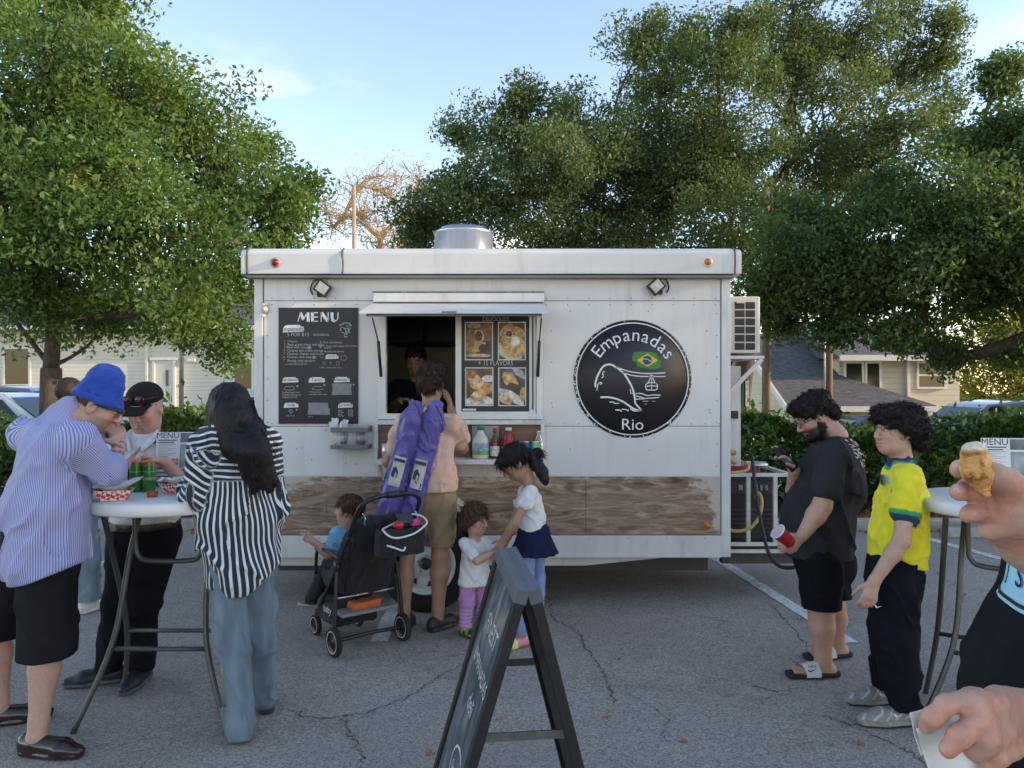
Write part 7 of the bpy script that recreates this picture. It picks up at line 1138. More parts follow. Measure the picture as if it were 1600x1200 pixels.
S = legs_cloth(J, (.054, .049, .042), lat, (.085, .072), k=.015)
def lil(v): c = np.tile(np.array([.42, .22, .44]), (len(v), 1)); c[(np.mod(v[:, 2], .026) < .009) & (v[:, 2] < .19)] = (.60, .42, .60); return c
p.wear(S, 'trousers', CLA, folds(.005, (.05, .05, .08), 82), [zcut(.055)], .0065, col=lil)
def camo(v, c, g, d, lat): m = (vnoise(v, .022, 8) > .05) & (v[:, 2] > .018); c[m] = (.20, .34, .06); return c
for an, d in ((J['ar'], (.75, -.6)), (J['al'], (.9, -.2))): p.shoe(an, d, .27, .052, (.03, .04, .025), (.06, .10, .03), .03, -.01, 'sandal', camo)
# ---------------------------------------------------------------- E  girl with the ponytail
Y0 = 4.84; p = Pn('girl with a black ponytail, white top and navy skirt holding the toddler', (.08, 4.84, 0), skin=(.36, .19, .12), hs=.90, vox=.0065, sc=.72); shl, shr = Q(831, 769, -.10), Q(821, 766, .10); neck = Q(826, 752); J = dict(hl=Q(828, 845, -.06), hr=Q(840, 845, .06), kl=Q(820, 925, -.06), kr=Q(840, 925, .07), al=Q(815, 985, -.06), ar=Q(839, 982, .08)); J['al'][2] = J['ar'][2] = .065
lat = A(0, -1, 0); p.head(Q(805, 722), (-.80, -.10, -.60), (0, 0, 1), neck, .046); p.torso(shl, shr, J['hl'], J['hr'], (.125, .10), (.14, .10), (.14, .11)); e1, w1 = Q(804, 818, -.16), Q(787, 843, -.12); p.arm(shl, e1, w1, (.045, .038, .030)); e2, w2 = Q(800, 822, .10), Q(788, 850, .0); p.arm(shr, e2, w2, (.045, .038, .030)); p.leg(J['hl'], J['kl'], J['al'], (.055, .05, .038)); p.leg(J['hr'], J['kr'], J['ar'], (.055, .05, .038)); p.hand(w1, (-.45, .1, -.9), (-.3, .9, 0), (-.9, -.2, .2), .95, .7); p.hand(w2, (-.4, 0, -.9), (-.3, -.9, 0), (-.9, 0, .2), .95, .7); p.body(lidded=True)
hr0 = p.hair((.010, .008, .009), 1.08, (-.03, .58), (.003, (.012, .012, .05)), (('e', (0, .075, .062), (.07, .032, .035)), ('e', (0, -.09, -.01), (.05, .035, .05)), ('c', (0, -.11, -.02), (0, -.16, -.045), .03, .04)), seed=3); p.strands(hr0, 1100, .05, 'flow', .0014, lift=.003)
S = SDF(); S.path([p.L(0, -.125, -.03), Q(838, 726, 0), Q(847, 738, -.02), Q(851, 750, -.03), Q(853, 756, -.03)], [.032, .038, .034, .024, .010], .02); solid(S, 'ponytail', mat('black_hair', (1, 1, 1)), p.root, .0055, lambda q: .005*(np.abs(vnoise(q, np.array([.014, .014, .09]), 4))*4-1))
S = SDF(); mc, mh = (shl+shr)/2, (J['hl']+J['hr'])/2; S.econe(lerp(mc, mh, .2), lerp(mc, mh, .6), (.10, .078), (.098, .085), lat, .03); S.econe(lerp(mc, mh, .6), mh, (.098, .085), (.105, .092), lat, .03); S.cone(shl, shr, .040, .040, .02); S.cone(shl, lerp(shl, e1, .36), .044, .050, .012); S.cone(shr, lerp(shr, e2, .36), .044, .048, .012); p.wear(S, 't_shirt', cloth('tee_white', (1, 1, 1)), folds(.0055, (.05, .05, .1), 91), [zcut(.675)], .007)
S = SDF(); S.econe(mh+A(0, 0, .04), mh+A(0, 0, -.07), (.112, .105), (.150, .150), lat, .03); p.wear(S, 'skirt', cloth('skirt_navy', (.012, .016, .045)), lambda q: .008*np.sin(np.arctan2(q[:, 1]-mh[1], q[:, 0]-mh[0])*13)*sm(mh[2]+.03-q[:, 2], 0, .12)+.003*vnoise(q, .03, 2), [zcut(.565)], .007)
S = legs_cloth(J, (.050, .046, .036), lat, (.07, .06), k=.012); p.wear(S, 'leggings', cloth('leggings_blue', (.20, .26, .47)), folds(.003, (.05, .05, .08), 92), [zcut(.07)], .007)
def pk(v, c, g, d, lat): c[((v-g)@d) > .05] = (.60, .56, .18); return c
for an, d in ((J['al'], (-.75, -.55)), (J['ar'], (-.85, -.4))): p.shoe(an, d, .27, .048, (.60, .22, .30), (.30, .17, .09), .03, -.01, paint=pk)
# ---------------------------------------------------------------- seller inside the trailer
Y0 = 6.4; p = Pn('dark-shirted seller standing inside the trailer behind the window', (-.80, 6.4, .42), skin=(.42, .25, .18), hs=.98, vox=.0095, fine=False); J = dict(hr=Q(628, 690), hl=Q(672, 690), kr=Q(630, 760), kl=Q(670, 760), ar=Q(630, 815), al=Q(670, 815)); shr, shl = Q(622, 606), Q(680, 606); neck = Q(651, 590); lat = A(1, 0, 0)
p.head(Q(650, 563, -.08), (-.1, -.9, -.38), (0, 0, 1), neck); p.torso(shl, shr, J['hl'], J['hr']); e1, w1 = Q(612, 640, -.12), Q(625, 626, -.38); e2, w2 = Q(690, 640, -.12), Q(676, 630, -.36); p.arm(shr, e1, w1); p.arm(shl, e2, w2); p.leg(J['hr'], J['kr'], J['ar']); p.leg(J['hl'], J['kl'], J['al']); p.hand(w1, (.7, -.5, .1), (0, -.2, -.9), (0, -.6, .3)); p.hand(w2, (-.7, -.5, .1), (0, -.2, -.9), (0, -.6, .3)); p.body(lidded=True); p.hair((.022, .014, .010), 1.06, (.0, .70), (.005, (.02, .02, .03)), (('e', (0, -.07, -.06), (.06, .04, .06)),))
S = SDF(); S.econe(Q(651, 622), Q(650, 690), (.17, .125), (.165, .14), lat, .05); S.cone(shr, shl, .07, .07, .04); S.cone(shr, lerp(shr, e1, .8), .07, .065, .03); S.cone(shl, lerp(shl, e2, .8), .07, .065, .03); p.wear(S, 't_shirt', cloth('tee_dark', (.014, .014, .018)), folds(.006, (.09, .09, .18), 95), None, .010)
S = legs_cloth(J, (.10, .08, .07), lat, (.165, .13)); p.wear(S, 'trousers', NAV, folds(.006, (.09, .09, .18), 96), [zcut(.5)], .011)
for an in (J['ar'], J['al']):
    S = SDF(); S.econe(A(an[0], 6.43, .46), A(an[0], 6.25, .455), (.04, .04), (.045, .03), A(1, 0, 0), .01); p.wear(S, 'shoe', SHOEM, None, None, .009, col=(.02, .02, .02))
# ---------------------------------------------------------------- K  bearded man in the black t-shirt
Y0 = 4.42; p = Pn('bearded man in a black t-shirt and shorts holding a red cup', (1.76, 4.42, 0), skin=(.47, .27, .19), hs=1.04); lat = A(0, -1, 0)
shl, shr = Q(1303, 714, -.19), Q(1293, 706, .20); neck = Q(1305, 682); J = dict(hl=Q(1284, 880, -.11), hr=Q(1292, 880, .11), kl=Q(1283, 958, -.12), kr=Q(1302, 950, .10), al=Q(1286, 1036, -.13), ar=Q(1307, 1010, .17)); J['al'][2] = J['ar'][2] = .085
e1, w1 = Q(1284, 792, -.30), Q(1254, 836, -.32); e2, w2 = Q(1243, 778, .18), Q(1241, 735, -.02)
p.head(Q(1272, 650), (-.86, -.02, -.48), (0, 0, 1), neck, .062); p.torso(shl, shr, J['hl'], J['hr'], (.18, .18), (.175, .145), (.165, .15), chest=Q(1293, 742), waist=Q(1281, 822)); p.arm(shl, e1, w1, (.06, .05, .033)); p.arm(shr, e2, w2, (.06, .05, .033)); p.leg(J['hl'], J['kl'], J['al'], (.10, .068, .045)); p.leg(J['hr'], J['kr'], J['ar'], (.10, .068, .045))
for an, d in ((J['al'], (-1, -.08)), (J['ar'], (-.98, -.2))): p.foot(A(an[0], an[1], an[2]+.012), d, .25); p.toes(an, d, .25, .043)
p.hand(w1, (-.66, -.12, -.70), (-.40, .88, .25), (-.7, -.2, .7), 1.05, .75); p.hand(w2, (-.6, -.1, .75), (-.6, -.2, -.5), (-.2, -.9, .1), 1.0, .6)
p.body(beard=(.018, .013, .012, .92), brow=(.015, .01, .01)); hr0 = p.hair((.013, .010, .010), 1.0, (-.025, .60), (.008, (.017, .017, .017)), (('e', (0, -.03, .07), (.08, .095, .055)), ('e', (0, -.085, -.015), (.075, .045, .06)), ('e', (0, .065, .085), (.06, .04, .04))), seed=6); p.strands(hr0, 1800, .022, 'curl', .0016)
S = SDF(); S.ell(p.L(0, .065, -.092), A(.046, .045, .034)*p.hs, p.R, .02); S.ell(p.L(0, .03, -.085), A(.062, .05, .03)*p.hs, p.R, .02); S.ell(p.L(.06, .01, -.05), A(.012, .03, .04)*p.hs, p.R, .02); S.ell(p.L(-.06, .01, -.05), A(.012, .03, .04)*p.hs, p.R, .02); p.wear(S, 'beard', HAIRM, lambda q: .006*(np.abs(vnoise(q, .014, 3))*4-1), None, .006, col=(.014, .010, .010))
b = MB()
for x in (-1, 1):
    b.tube([p.L(x*.012, .112, .008)]+[p.L(x*.034+.022*math.cos(a), .109, .002+.017*math.sin(a)) for a in np.linspace(0, 6.28, 15)], .002, 5); b.tube([p.L(x*.056, .107, .008), p.L(x*.084, .01, .008)], .0022, 5)
b.build('glasses', BLKM, p.root)
S = SDF(); cc, ww, hh = Q(1296, 742), Q(1279, 812), Q(1280, 862); S.econe(cc, ww, (.20, .165), (.205, .198), lat, .06); S.econe(ww, hh, (.205, .198), (.195, .185), lat, .05); S.cone(lerp(shl, shr, .04), lerp(shl, shr, .96), .10, .10, .06); S.cone(Q(1315, 725), Q(1322, 770), .12, .12, .06); S.cone(neck+A(.01, 0, -.06), neck+A(0, 0, -.025), .105, .08, .05); S.cone(shl, lerp(shl, e1, .66), .088, .088, .03); S.cone(shr, lerp(shr, e2, .66), .088, .086, .03)
ts = p.wear(S, 't_shirt', cloth('tee_charcoal', (.030, .032, .037)), lambda q: folds(.010, (.10, .10, .22), 101)(q), [zcut(.645)], .0085)
pts = []; fs = []
for txt, sz, v in (('BIG BOY', .062, .03), ('SMOKE', .075, -.03), ('HOUSE', .06, -.085)): gv, gf = glyphs(txt, sz); o_ = len(pts); pts += [(u, w+v) for u, w in gv]; fs += [tuple(i+o_ for i in f) for f in gf]
decal(p.root, ts, 'back_print', mat('print_tan', (.62, .50, .36), .7, .3, 60), pts, fs, Q(1330, 705)+A(0, .0, 0), A(0, 1, 0), A(0, 0, 1), .003)
S = legs_cloth(J, (.118, .108, .112), lat, (.172, .172), waist=Q(1282, 860), k=.025); p.wear(S, 'shorts', cloth('shorts_ink', (.008, .009, .012)), folds(.008, (.10, .10, .2), 103), [zcut(H-341/F*4.4)], .009)
SLD = mat('slide_sole', (.022, .022, .024), .8, .2, 30); SLW = mat('slide_strap', (.62, .61, .57), .5, .08, 20)
for an, d in ((J['al'], (-1, -.08)), (J['ar'], (-.98, -.2))):
    d = unit(A(*d, 0)); la = A(d[1], -d[0], 0); g = A(an[0], an[1], 0); S = SDF(); S.econe(g-d*.075+A(0, 0, .02), g+d*.06+A(0, 0, .018), (.043, .022), (.05, .02), la, .01); S.econe(g+d*.06+A(0, 0, .018), g+d*.195+A(0, 0, .018), (.05, .02), (.046, .018), la, .01); so_ = p.wear(S, 'slide_sandal', SLD, None, [zcut(.004), lambda X, Y, Z: Z-.031+0*X+0*Y], .0055)
    b = MB(); vs_ = []
    for i in range(4):
        for j in range(13): a = math.pi*j/12; t = .045+.028*i; hgt = .075-.006*i; vs_.append(g+d*(t+.02*math.cos(a)*.5)+la*math.cos(a)*.058+A(0, 0, .016+hgt*math.sin(a)*.93))
    b.add(vs_, [(i*13+j, i*13+j+1, (i+1)*13+j+1, (i+1)*13+j) for i in range(3) for j in range(12)], True); stp = b.build('strap', SLW, so_, rel=False); stp.data.transform(Matrix.Translation(-root_loc(p.root)))
    if an is J['al']:
        b = MB(); c_ = g+d*.085+la*-.048+A(0, 0, .066); sd_ = unit(A(0, -1, .55)); ez_ = unit(A(0, .55, 1)); ex_ = A(1, 0, 0); o_ = A(g[0]-.085, g[1]-.057, .052)
        letter(b, 'NIKE', .022, o_+ez_*.014+sd_*.012, ex_, ez_, shear=.3); b.flat([(-.026, -.004), (-.012, -.010), (.030, .010), (-.010, -.002), (-.020, .0), (-.022, .006)], o_+sd_*.012, ex_, ez_); b.build('logo', mat('sign_black', (.01, .01, .01), .5), p.root)
# red cup
ca, cb = P(1217, 832, 4.06), P(1240, 853, 4.085); d = unit(cb-ca); RC = thing('plastic_cup', tuple(cb), 'red plastic cup in the hand of the bearded man', 'cup'); L_ = .105; b = MB(); b.lathe([(.042, 0), (.044, .002), (.041, .004), (.030, L_), (0, L_)], ca-d*.01, d, 28); b.build('outside', mat('cup_red', (.52, .012, .025), .35), RC); b = MB(); b.lathe([(.041, -.001), (.0395, .004), (.028, L_-.004), (0, L_-.004)], ca-d*.01, d, 28); b.build('inside', mat('cup_white', (.72, .70, .70), .4), RC); b = MB(); b.lathe([(.040, -.003), (.0445, -.002), (.0445, .003), (.041, .005)], ca-d*.01, d, 28); b.build('lip', mat('cup_white', (1, 1, 1)), RC)
pc = P(1228, 718, 4.36); b = MB(); b.box((-.036, -.005, -.075), (.036, .005, .075), hframe((.35, -.75, .55), (-.5, .1, .8)), pc); o = b.build('mobile_phone', mat('phone_black', (.01, .01, .012), .2), loc=tuple(pc), bevel=.004); tag(o, 'dark phone held up by the bearded man', 'phone')
# ---------------------------------------------------------------- T  teenager in the yellow jersey
Y0 = 3.8; p = Pn('curly-haired teenager in a yellow football jersey and black trousers', (1.9, 3.8, 0), skin=(.50, .30, .22), hs=.97); lat = A(.12, -1, 0)
shl, shr = Q(1420, 752, -.15), Q(1402, 744, .17); neck = Q(1409, 722); J = dict(hl=Q(1398, 905, -.09), hr=Q(1398, 905, .09), kl=Q(1398, 995, -.10), kr=Q(1388, 990, .11), al=Q(1414, 1090, -.11), ar=Q(1390, 1072, .14)); J['al'][2] = J['ar'][2] = .085; e1, w1 = Q(1408, 846, -.20), Q(1366, 908, -.19); e2, w2 = Q(1388, 835, .2), Q(1375, 900, .18)
p.head(Q(1399, 673), (-.97, -.22, .02), (0, 0, 1), neck, .050); p.torso(shl, shr, J['hl'], J['hr'], (.12, .095), (.14, .105), (.14, .115)); p.arm(shl, e1, w1, (.045, .037, .027)); p.arm(shr, e2, w2, (.045, .037, .027)); p.leg(J['hl'], J['kl'], J['al']); p.leg(J['hr'], J['kr'], J['ar']); p.hand(w1, (-.32, -.05, -.94), (.1, .95, .1), (-.9, .1, -.2), 1.0, .55, thumb=.6); p.hand(w2, (-.2, 0, -.95), (0, -1, 0), (-1, 0, 0), 1.0, .5, thumb=.6); p.body(brow=(.015, .01, .008))
hr0 = p.hair((.014, .010, .009), 1.05, (-.022, .52), (.010, (.018, .018, .018)), (('e', (0, -.05, .068), (.098, .10, .07)), ('e', (0, -.098, .005), (.092, .06, .08)), ('e', (0, -.12, -.055), (.075, .05, .055)), ('e', (0, .055, .088), (.08, .06, .04)), ('e', (.08, -.035, .03), (.04, .07, .06)), ('e', (-.08, -.035, .03), (.04, .07, .06)), ('e', (0, .095, .062), (.055, .022, .025))), seed=7); p.strands(hr0, 2000, .028, 'curl', .0017)
b = MB(); r = random.Random(5)
for i in range(450):
    a = r.uniform(0, 6.28); f = r.uniform(-.5, 1.25); c0 = p.L(.108*math.cos(a)*math.cos(f)*.95, -.05+.118*math.sin(a)*math.cos(f)*.85, .04+.105*math.sin(f)); lc = (p.R.T@(c0-p.hc))/p.hs
    if lc[1] > .035 and lc[2] < .075: continue
    t0 = r.uniform(0, 6.28); rr = r.uniform(.005, .013); dr = unit(c0-p.L(0, -.04, .02)); s1, s2, _ = frame(dr); pts = [c0+(s1*math.cos(t0+k)+s2*math.sin(t0+k))*rr+dr*(.003*k-.006) for k in np.linspace(0, 4.5, 6)]; b.tube(pts, [.0022]*5+[.0008], 4, False)
o = b.build('curls', mat('curl_black', (.016, .011, .010), .4, .2, 40), p.root); o['kind'] = 'stuff'
S = SDF(); cc, ww, hh = Q(1410, 778), Q(1402, 840), Q(1399, 882); S.econe(cc, ww, (.155, .108), (.15, .122), lat, .05); S.econe(ww, hh, (.15, .122), (.158, .138), lat, .05); S.cone(lerp(shl, shr, .06), lerp(shl, shr, .94), .072, .072, .05); S.cone(neck+A(0, 0, -.05), neck+A(0, 0, -.012), .085, .062, .04); S.cone(shl, lerp(shl, e1, .50), .068, .070, .025); S.cone(shr, lerp(shr, e2, .5), .066, .068, .025)
def jersey(v):
    c = np.tile(np.array([.74, .66, .02]), (len(v), 1)); dn = np.linalg.norm(v-(neck+A(0, 0, -.012)), axis=1)
    for s0, e0 in ((shl, e1), (shr, e2)):
        ax = e0-s0; t = ((v-s0)@ax)/np.dot(ax, ax); dd = np.linalg.norm(v-s0-np.outer(np.clip(t, 0, 1), ax), axis=1); m = (dd < .095) & (np.abs((v-cc)@lat) > .135); m2 = m & (t > .50) & (t < .72); c[m2] = (.05, .32, .10); m3 = m & (t > .575) & (t < .72); c[m3] = (.015, .035, .10)
    c[dn < .083] = (.05, .30, .12); c[dn < .072] = (.015, .03, .09); return c
js = p.wear(S, 'football_jersey', CLA, lambda q: folds(.009, (.09, .09, .2), 111)(q), [lambda X, Y, Z: H-278/F*3.8-.25*(X-cc[0])*0+.22*(cc[0]-X)-Z+0*Y-.005], .0075, col=jersey)
pts = []; fs = []
for a, (u, v, r_) in enumerate(((0, 0, .022), )): pts += [(u+r_*math.cos(k*.628), v+1.3*r_*math.sin(k*.628)) for k in range(10)]; fs.append(tuple(range(10)))
dx = unit(A(-.35, .0, 0)+A(0, -.9, 0)); bx = A(-dx[1], dx[0], 0); bx = bx if np.dot(np.cross(bx, A(0, 0, 1)), dx) > 0 else -bx; decal(p.root, js, 'badge', mat('badge_blue', (.25, .42, .55), .7, .5, 90), pts, fs, Q(1382, 752, -.06), bx, A(0, 0, 1), .003)
S = legs_cloth(J, (.112, .095, .082), lat, (.15, .13), waist=Q(1399, 875)); S.cone(J['kl'], lerp(J['kl'], J['al'], .5), .10, .092, .03); pants_ = p.wear(S, 'track_trousers', cloth('track_black', (.008, .009, .014)), folds(.010, (.09, .09, .13), 113), [zcut(.075)], .0085)
decal(p.root, pants_, 'logo', LETW, [(-.016, .004), (-.010, -.006), (.018, .004), (-.006, .0), (-.012, .010)], [(0, 1, 2, 3, 4)], Q(1372, 948, -.2), A(1, 0, 0), A(0, 0, 1), .003)
GSN = mat('sneaker_mesh', (1, 1, 1), .65, .18, 60, .5, 200, attr=True)
def snk(v, c, g, d, lat): t = (v-g)@d; m = (np.abs(np.mod(t*1.2+v[:, 2]*1.5, .06)-.03) < .007) & (v[:, 2] > .04); c[m] = (.48, .46, .42); c[(v[:, 2] < .03)] = (.27, .25, .19); c[(v[:, 2] < .012)] = (.03, .03, .03); return c
for an, d in ((J['al'], (-.97, -.08)), (J['ar'], (-.97, -.1))): 
    sh_ = p.shoe(an, d, .30, .052, (.25, .235, .21), (.27, .25, .19), .03, .03, 'trainer', snk, GSN)
    decal(p.root, sh_, 'logo', LETW, [(-.030, .006), (-.022, -.006), (.036, .014), (-.012, .0), (-.022, .010)], [(0, 1, 2, 3, 4)], A(an[0]-.05, an[1]-.05, .06), A(1, 0, 0), A(0, 0, 1), .004)
# ---------------------------------------------------------------- G  person at the right edge, close to the camera
p = Pn('person in a black printed t-shirt at the right edge holding fried dough', (.92, 1.05, 0), skin=(.46, .27, .20), hs=1.0, vox=.014, fine=False); lat = A(0, 1, 0); fdv = A(-1, 0, 0); ctr = A(.93, 1.05, 0)
shr, shl = ctr+lat*.18+A(.09, 0, 1.46), ctr-lat*.18+A(.09, 0, 1.46); hr_, hl_ = ctr+lat*.1+A(0, 0, .95), ctr-lat*.1+A(0, 0, .95); neck = ctr+A(.08, 0, 1.54); P8 = lambda px, py, Y=.80: P(px, py, Y)
eu, wu = A(.755, .81, 1.275), P(1604, 838, .83); elo, wlo = A(.80, 1.0, 1.15), P(1640, 1126, .86)
near_is_r = shr[1] > shl[1]; su, slw = (shl, shr)
p.head(ctr+A(.05, 0, 1.67), (-.95, -.2, -.1), (0, 0, 1), neck); p.torso(shl, shr, hl_, hr_, (.17, .15), (.175, .13), (.165, .14)); p.arm(su, eu, lerp(eu, wu, .4)); p.arm(slw, elo, lerp(elo, wlo, .4)); p.leg(hr_, A(hr_[0], hr_[1], .5), A(hr_[0], hr_[1], .09)); p.leg(hl_, A(hl_[0], hl_[1], .5), A(hl_[0], hl_[1], .09)); bo = p.body()
JN = []
def fine(S, nails, joints=()):      # forearm and hand in finer relief, joined into the same body mesh
    def dp(x):
        d = .0007*vnoise(x, .005, 2)+.0012*vnoise(x, .014, 4)+.0010*np.exp(-(vnoise(x, np.array([.011, .011, .008]), 6)/.05)**2)*.5
        for (c_, a_, r_) in joints:
            dv = x-c_; t_ = dv@a_; k_ = np.linalg.norm(dv, axis=1) < r_*1.9
            for off in (-.0022, .0015): d = d+k_*.0013*np.exp(-((t_-off)/.0011)**2)
            d = d-k_*.0012*np.exp(-(t_/.007)**2)
        return d
    v, q = S.solve(.0021, dp, None, 1); c = np.tile(p.skin, (len(v), 1))*(1+.16*vnoise(v, .008, 3)+.22*vnoise(v, .026, 7)+.10*vnoise(v, .003, 12))[:, None]*(1+np.array([.12, -.10, -.14])*vnoise(v, .02, 15)[:, None]*2)
    for (c_, a_, r_) in joints: m_ = np.exp(-(np.linalg.norm(v-c_, axis=1)/(r_*1.3))**2)[:, None]*.55; c = c*(1-m_*(1-np.array([1.04, .88, .84])))
    for tip, dr, col_ in nails:
        d_ = np.linalg.norm(v-tip, axis=1); c = c*(1-(np.exp(-(d_/.016)**2)*.5)[:, None]*(1-np.array([1.08, .78, .74])))
        if dr is not None: m = (np.linalg.norm((v-(tip+dr)), axis=1) < .0072); c[m] = np.array([.60, .38, .33])
    return v, q, c
hs_ = []
S = SDF(); ff = lambda pts, rs, k=.007: (S.path([P(*t) for t in pts], rs, k), [JN.append((P(*pts[i]), unit(P(*pts[i+1])-P(*pts[i-1])), rs[i])) for i in range(1, len(pts)-1)])
S.econe(eu, wu, (.044, .040), (.030, .026), A(.3, 0, 1), .02); S.econe(wu, P(1580, 795, .80), (.030, .024), (.037, .020), A(.55, 0, .8), .02)
ff([(1582, 772, .80), (1545, 745, .80), (1516, 731, .785), (1499, 733, .775)], [.0112, .0104, .0100, .0092], .004); ff([(1578, 795, .80), (1541, 778, .805), (1512, 766, .79), (1499, 769, .778)], [.0112, .0104, .010, .0092], .004); ff([(1583, 818, .805), (1550, 808, .81), (1525, 800, .795), (1513, 804, .782)], [.011, .010, .0096, .0088], .004); ff([(1588, 836, .81), (1562, 834, .815), (1543, 828, .80)], [.0108, .0098, .0088])
ff([(1602, 812, .80), (1594, 778, .785), (1574, 754, .775), (1551, 744, .768), (1541, 742, .766)], [.0165, .0145, .0120, .0105, .009], .012); S.ell(P(1592, 800, .785), (.022, .02, .026), None, .015)
hs_.append(fine(S, [(P(1499, 733, .775), A(-.002, -.006, .0075), 0), (P(1499, 769, .778), A(-.002, -.006, .0075), 0), (P(1513, 804, .782), None, 0), (P(1542, 741, .747), None, 0)], list(JN))); JN.clear()
S = SDF(); S.econe(elo, wlo, (.044, .038), (.031, .025), A(0, 0, 1), .02); S.econe(wlo, P(1548, 1128, .815), (.031, .022), (.040, .019), A(.25, 0, 1), .02)
ff([(1560, 1100, .815), (1520, 1092, .80), (1478, 1102, .79), (1455, 1122, .79), (1448, 1134, .795)], [.0130, .0108, .0098, .0092, .008], .004); ff([(1558, 1126, .81), (1526, 1126, .79), (1500, 1150, .775), (1482, 1170, .775)], [.0130, .0112, .0106, .0096], .004); ff([(1568, 1152, .81), (1538, 1158, .785), (1524, 1172, .785), (1528, 1180, .80)], [.0124, .0110, .0104, .0090], .004); ff([(1582, 1170, .81), (1556, 1182, .79), (1545, 1192, .795), (1552, 1198, .81)], [.0114, .0102, .0096, .0082], .004); ff([(1600, 1110, .84), (1545, 1122, .845), (1508, 1126, .83), (1490, 1128, .82)], [.015, .0125, .0112, .0095])
for a_, b_ in (((1528, 1126, .78), (1560, 1120, .80)), ((1522, 1095, .79), (1562, 1100, .805)), ((1540, 1156, .778), (1575, 1145, .80))): S.cone(P(*a_), P(*b_), .0085, .006, .012)
hs_.append(fine(S, [(P(1482, 1170, .775), None, 0), (P(1448, 1134, .795), None, 0), (P(1526, 1128, .785), None, 0), (P(1538, 1158, .78), None, 0)], list(JN)))
me0 = bo.data; rl = np.array(root_loc(p.root)); n0 = len(me0.vertices); v0 = np.empty(n0*3); me0.vertices.foreach_get('co', v0); v0 = v0.reshape(-1, 3); q0 = np.array([tuple(f.vertices) for f in me0.polygons]); c0 = np.empty(n0*4); me0.attributes['col'].data.foreach_get('color', c0); c0 = c0.reshape(-1, 4)[:, :3]; V_, Q_, C_ = [v0], [q0], [c0]; o_ = n0
for v, q, c in hs_: V_.append(v-rl); Q_.append(q+o_); C_.append(c); o_ += len(v)
me1 = npmesh('body', np.concatenate(V_), np.concatenate(Q_)); setcol(me1, np.concatenate(C_)); me1.materials.append(SKIN); bo.data = me1
S = SDF(); S.econe(ctr+A(-.03, 0, 1.335), ctr+A(-.04, 0, 1.17), (.21, .20), (.225, .232), lat, .03); S.econe(ctr+A(-.04, 0, 1.17), ctr+A(0, 0, .95), (.225, .232), (.215, .19), lat, .05); S.cone(shr, shl, .085, .085, .04); S.cone(su, lerp(su, eu, .6), .085, .078, .03); S.cone(slw, lerp(slw, elo, .6), .085, .078, .03)
tg = p.wear(S, 't_shirt', cloth('tee_ink', (.009, .010, .013)), folds(.006, (.09, .09, .18), 121), [zcut(.88)], .0065)
ez = A(0, 0, 1); tgd = 0; vd = unit(A(-.93, -.36, .05)); ex = unit(np.cross(ez, vd)); ex = ex if np.dot(np.cross(ex, ez), vd) > 0 else -ex; oc = A(.668, 1.01, 1.362); pts = []; fs = []
NG = 14
for j in range(NG+1):
    for i in range(NG+1): u, w = -.078+.156*i/NG, -.042+.11*j/NG; pts.append((u, w-.05*(u/.078)**2*0+.35*u*u*10*.6))
fs = [(j*(NG+1)+i, j*(NG+1)+i+1, (j+1)*(NG+1)+i+1, (j+1)*(NG+1)+i) for j in range(NG) for i in range(NG)]
decal(p.root, tg, 'chest_print', mat('print_sky', (.26, .50, .62), .7, .1, 40), pts, fs, oc, ex, ez, .002)
gv, gf = glyphs('STY', .046); decal(p.root, tg, 'print_lettering', mat('print_black', (.008, .008, .01), .8), [(u*.8-.012, w*.95-.012+.35*u*u*4) for u, w in gv], gf, oc, ex, ez, .0045)
pts = []; fs = []
for quad in stroke2([(u, -.034+.35*u*u*6) for u in np.linspace(-.078, .078, 14)], .0045): fs.append(tuple(range(len(pts), len(pts)+4))); pts += quad
decal(p.root, tg, 'print_line', mat('print_black', (1, 1, 1)), pts, fs, oc, ex, ez, .0045)
J = dict(hl=hl_, hr=hr_, kl=A(hl_[0], hl_[1], .5), kr=A(hr_[0], hr_[1], .5), al=A(hl_[0], hl_[1], .09), ar=A(hr_[0], hr_[1], .09)); S = legs_cloth(J, (.11, .09, .08), lat, (.18, .15), waist=ctr+A(0, 0, .98)); p.wear(S, 'trousers', NAV, None, [zcut(.05)], .012); p.hair((.04, .028, .02), 1.04, (.0, .75), (.005, (.02, .02, .02)))
for an in (J['al'], J['ar']): p.shoe(an, fdv, .28, .048)
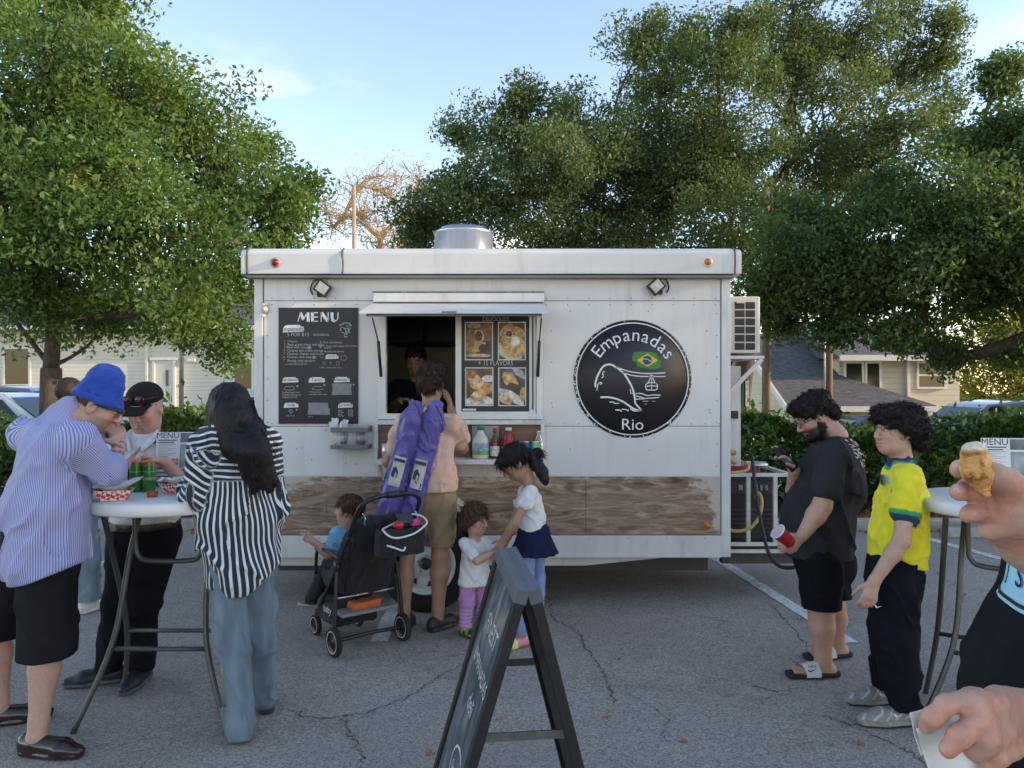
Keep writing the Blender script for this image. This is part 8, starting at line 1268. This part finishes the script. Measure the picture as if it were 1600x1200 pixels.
# fried dough in the upper hand
S = SDF(); S.econe(P(1521, 706, .752), P(1526, 735, .752), (.0128, .010), (.0128, .011), A(1, 0, .1), .01); S.econe(P(1526, 735, .752), P(1538, 770, .757), (.0128, .011), (.005, .006), A(1, 0, .1), .01)
dg = np.array([.60, .31, .085])
def dough(v): n = vnoise(v, .009, 3)+.6*vnoise(v, .004, 5); c = dg[None]*(1+.9*n[:, None])*np.where(n[:, None] < -.12, np.array([[.85, .62, .42]]), 1); t = sm(v[:, 2], P(0, 708, .752)[2], P(0, 699, .752)[2]); return c*(1-t[:, None])+np.array([.68, .58, .44])*t[:, None]
o = solid(S, 'empanada', mat('crisp_dough', (1, 1, 1), .45, .15, 200, .5, 500, attr=True), None, .0012, lambda q: .0022*vnoise(q, .007, 1)+.0014*vnoise(q, .003, 2), None, 1, dough); tag(o, 'golden piece of fried dough held up at the right edge', 'food')
# paper napkin in the lower hand: folded, creased sheet with thickness
b = MB(); nn_ = 22; PT = []
for j in range(nn_):
    for i in range(nn_):
        s_, t_ = i/(nn_-1), j/(nn_-1); px = 1434+s_*(112)+t_*(34-20*s_); py = 1142-24*math.sin(min(1, s_*1.6)*1.9)*(1-t_)+t_*(118-22*s_); Yd = .800+.018*math.sin(s_*5+t_*2.2)+.012*math.sin(t_*6-s_*3)+.02*t_; PT.append(P(px, py, Yd))
PT = np.array(PT); PT += .0022*np.stack([vnoise(PT, .02, 1), 2*vnoise(PT, .016, 2), vnoise(PT, .02, 3)], 1); idx = [(j*nn_+i, (j+1)*nn_+i, (j+1)*nn_+i+1, j*nn_+i+1) for j in range(nn_-1) for i in range(nn_-1)]; b.add(PT, idx, True)
nk = thing('napkin', tuple(P(1490, 1150, .80)), 'white paper napkin in the lower hand at the right edge', 'napkin'); o = b.build('outer_ply', PAPER, nk); sl_ = o.modifiers.new('thick', 'SOLIDIFY'); sl_.thickness = .0012
b = MB(); PT2 = PT.reshape(nn_, nn_, 3)[:12].reshape(-1, 3)+A(.004, .022, .006); PT2 = PT2+.005*np.stack([vnoise(PT2, .025, 6)]*3, 1); b.add(PT2, [(j*nn_+i, (j+1)*nn_+i, (j+1)*nn_+i+1, j*nn_+i+1) for j in range(11) for i in range(nn_-1)], True); o = b.build('inner_ply', PAPER, nk); sl_ = o.modifiers.new('thick', 'SOLIDIFY'); sl_.thickness = .0012
print('objects', len(bpy.data.objects), 'tris', sum(sum(len(p.vertices)-2 for p in m.polygons) for m in bpy.data.meshes if m.users))
